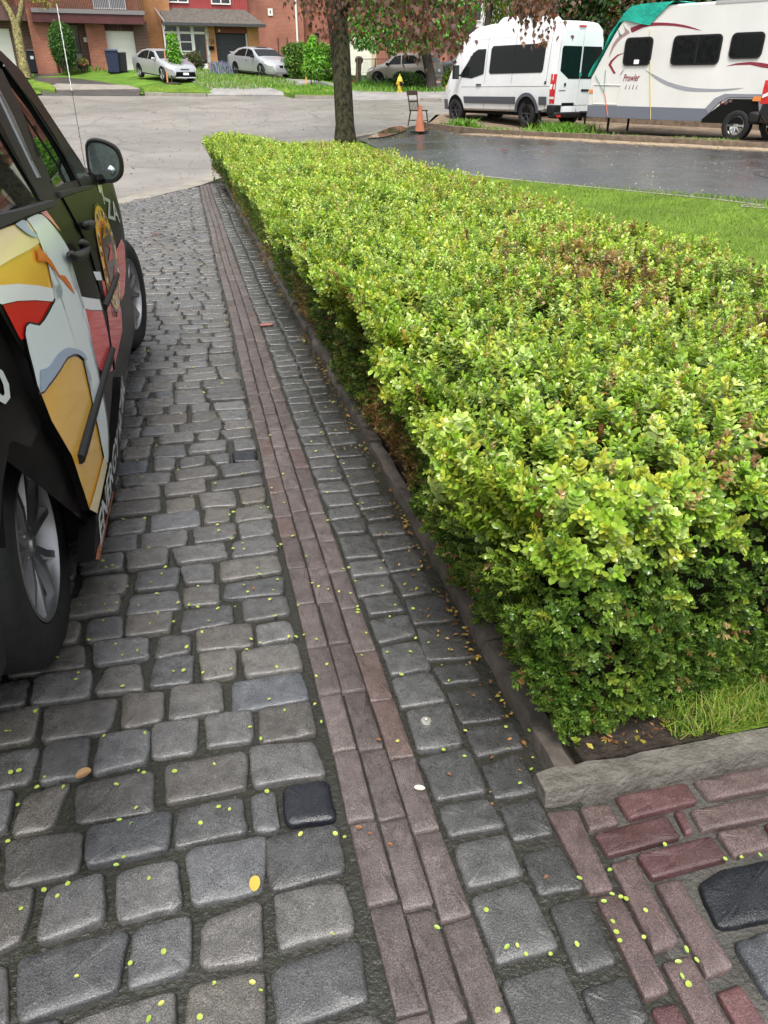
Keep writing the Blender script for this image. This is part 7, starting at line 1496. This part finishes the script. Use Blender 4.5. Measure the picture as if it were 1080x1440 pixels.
for i in range(12):
    y = 300+rng.random()**.7*1000; xr = np.interp(y, [290, 1300], [300, 820]); q = (rng.uniform(max(20, xr-420), xr), y)
    leaf1('leaf_scrap', 'tiny orange brown leaf scrap on the wet cobbles', q[0], q[1], M_lbr, rng.uniform(.009, .016), .3, rng.uniform(0, 6), None, 'leaf', 'leaf scraps on the cobbles')
q = onD(599, 1018); mb = MB(); mb.lathe([(.001, .0035), (.006, .003), (.0065, .005), (.0125, .0045), (.014, .0005)], (0, 0, 0), 24); o = mb.build('metal_cap', mat('worn_zinc', (.50, .48, .44), .35, .5, metal=.7, noise=(200, .3, 3)), None, True); o.location = (q[0], q[1], Zst(*q[:2])+.001); tag(o, 'small round metal cap sitting on a sett beside the brick band', 'metal cap')
q = onD(375, 459); mb = MB(); rough_block(mb, -.045, .045, -.02, .02, 0, .006, 4, .003); o = MB(); p_ = [(-.05, -.02), (-.01, -.028), (.04, -.018), (.05, .012), (.0, .026), (-.045, .015)]; o.prism(p_, .008); o = o.build('brick_chip', mat('pink_brick_chip', (.24, .11, .09), .8, .2, noise=(60, .3, 4)), None, False, .003); o.location = (q[0], q[1], Zst(*q[:2])+.002); tag(o, 'pink broken brick chip on the dark setts beside the hedge', 'brick chip')
# drifts of leaf litter in the gutter and under the hedge (uncountable)
def litter(name, n, fx, fy, size, cols, zf, off):
    x, y = fx(n), fy(n); P = np.stack([x, y, zf(x, y)+off], 1); az = rng.uniform(0, 6.28, n); dr = np.stack([np.cos(az), np.sin(az), rng.normal(0, .25, n)], 1); nr = np.array([0, 0, 1.])+rng.normal(0, .35, (n, 3))
    V, Fq, Cc = make_leaves(P, dr, nr, size*(.6+.8*rng.random(n)), jit(np.array(cols)[rng.integers(0, len(cols), n)], .2), 0, .9); o = npmesh(name, V, Fq, M_tleaf, None, Cc); o['kind'] = 'stuff'
LC = [(.30, .15, .05), (.22, .10, .035), (.38, .23, .09), (.14, .07, .03), (.36, .30, .05)]
cl_ = rng.uniform(1.2, 12, 40)
litter('leaf_litter', 620, lambda n: .648+np.abs(rng.normal(0, .018, n))*-1, lambda n: np.where(rng.random(n) < .75, cl_[rng.integers(0, 40, n)]+rng.normal(0, .10, n), rng.uniform(1, 14, n)), .013, LC, Dz, .006)
litter('leaf_litter', 220, lambda n: rng.uniform(.49, .64, n), U(1.0, 5), .009, LC+[(.4, .42, .05)], Dz, .008)
litter('leaf_litter', 1100, U(.74, 1.5), U(1.09, 1.5), .016, LC, ns, .034)
litter('leaf_litter', 900, U(-3, .3), U(5, 15.5), .012, [(.4, .42, .06), (.3, .2, .06), (.34, .30, .07)], Dz, .008)
def kerbside(n):
    t = rng.random(n); return t
tK = rng.random(900); Kx = np.interp(tK, [0, .25, .6, 1], [7.6, 8.5, 9.9, 13.0]); Ky = np.interp(tK, [0, .25, .6, 1], [25.2, 23.3, 20.9, 16.0]); sd_ = rng.normal(.45, .35, 900)
litter('leaf_litter', 900, lambda n: Kx-sd_*.85, lambda n: Ky-sd_*.5, .035, LC+[(.35, .26, .13)], G, .04)
ap = [(x, y) for x, y in asph]; rx, ry = rng.uniform(4.8, 13, 1400), rng.uniform(8.5, 25, 1400); kk = inpoly(rx, ry, ap); rx, ry = rx[kk], ry[kk]
litter('leaf_litter', len(rx), lambda n: rx, lambda n: ry, .022, [(.45, .42, .33), (.35, .22, .12), (.5, .45, .3)], G, .03)
rx, ry = rng.uniform(-9, 9, 2200), rng.uniform(14, 41, 2200); kk = inpoly(rx, ry, [(float(a), float(b)) for a, b in road_poly]); rx, ry = rx[kk], ry[kk]
litter('leaf_litter', len(rx), lambda n: rx, lambda n: ry, .04, [(.20, .17, .11), (.28, .24, .12), (.12, .10, .08)], G, .02)
# weeds on the dirt strip
wt = rng.random(1500); wx = np.interp(wt, [0, .25, .6, 1], [7.8, 8.7, 10.2, 13.4]); wy = np.interp(wt, [0, .25, .6, 1], [25.4, 23.6, 21.2, 16.4]); patchy = (np.sin(wt*31)+np.sin(wt*77+1) > .0); wo = np.abs(rng.normal(0, .35, 1500))+.08
blades('weeds', 1500, lambda n: wx+wo*.85, lambda n: wy+wo*.5, .09, .02, FG+[(.18, .2, .07)], G, M_grass, .04, .9, lambda x, y: patchy)
c_ = gp(800, 190); blades('weeds', 700, lambda n: c_[0]+rng.normal(0, .45, n), lambda n: c_[1]+.4+rng.normal(0, .35, n), .22, .02, FG, G, M_grass, .03, .7)
c_ = gp(650, 181); blades('weeds', 260, lambda n: c_[0]+rng.normal(0, .22, n), lambda n: c_[1]+rng.normal(0, .2, n), .2, .025, FG, G, M_grass, .03, .7)
# one broad weed leaf in the soil pocket
q = onD(943, 990); o = bpy.data.objects.new('weed_leaf', flatleaf('weed_leaf', ov(.34), mat('weed_green', (.07, .22, .03), .4), .35)); COL.objects.link(o); o.location = (q[0], q[1], float(Dz(q[0], q[1]))+.055); o.scale = (.04, .04, .04); o.rotation_euler = (.2, -.2, -.5); tag(o, 'broad green weed leaf in the soil pocket by the end kerb', 'leaf')
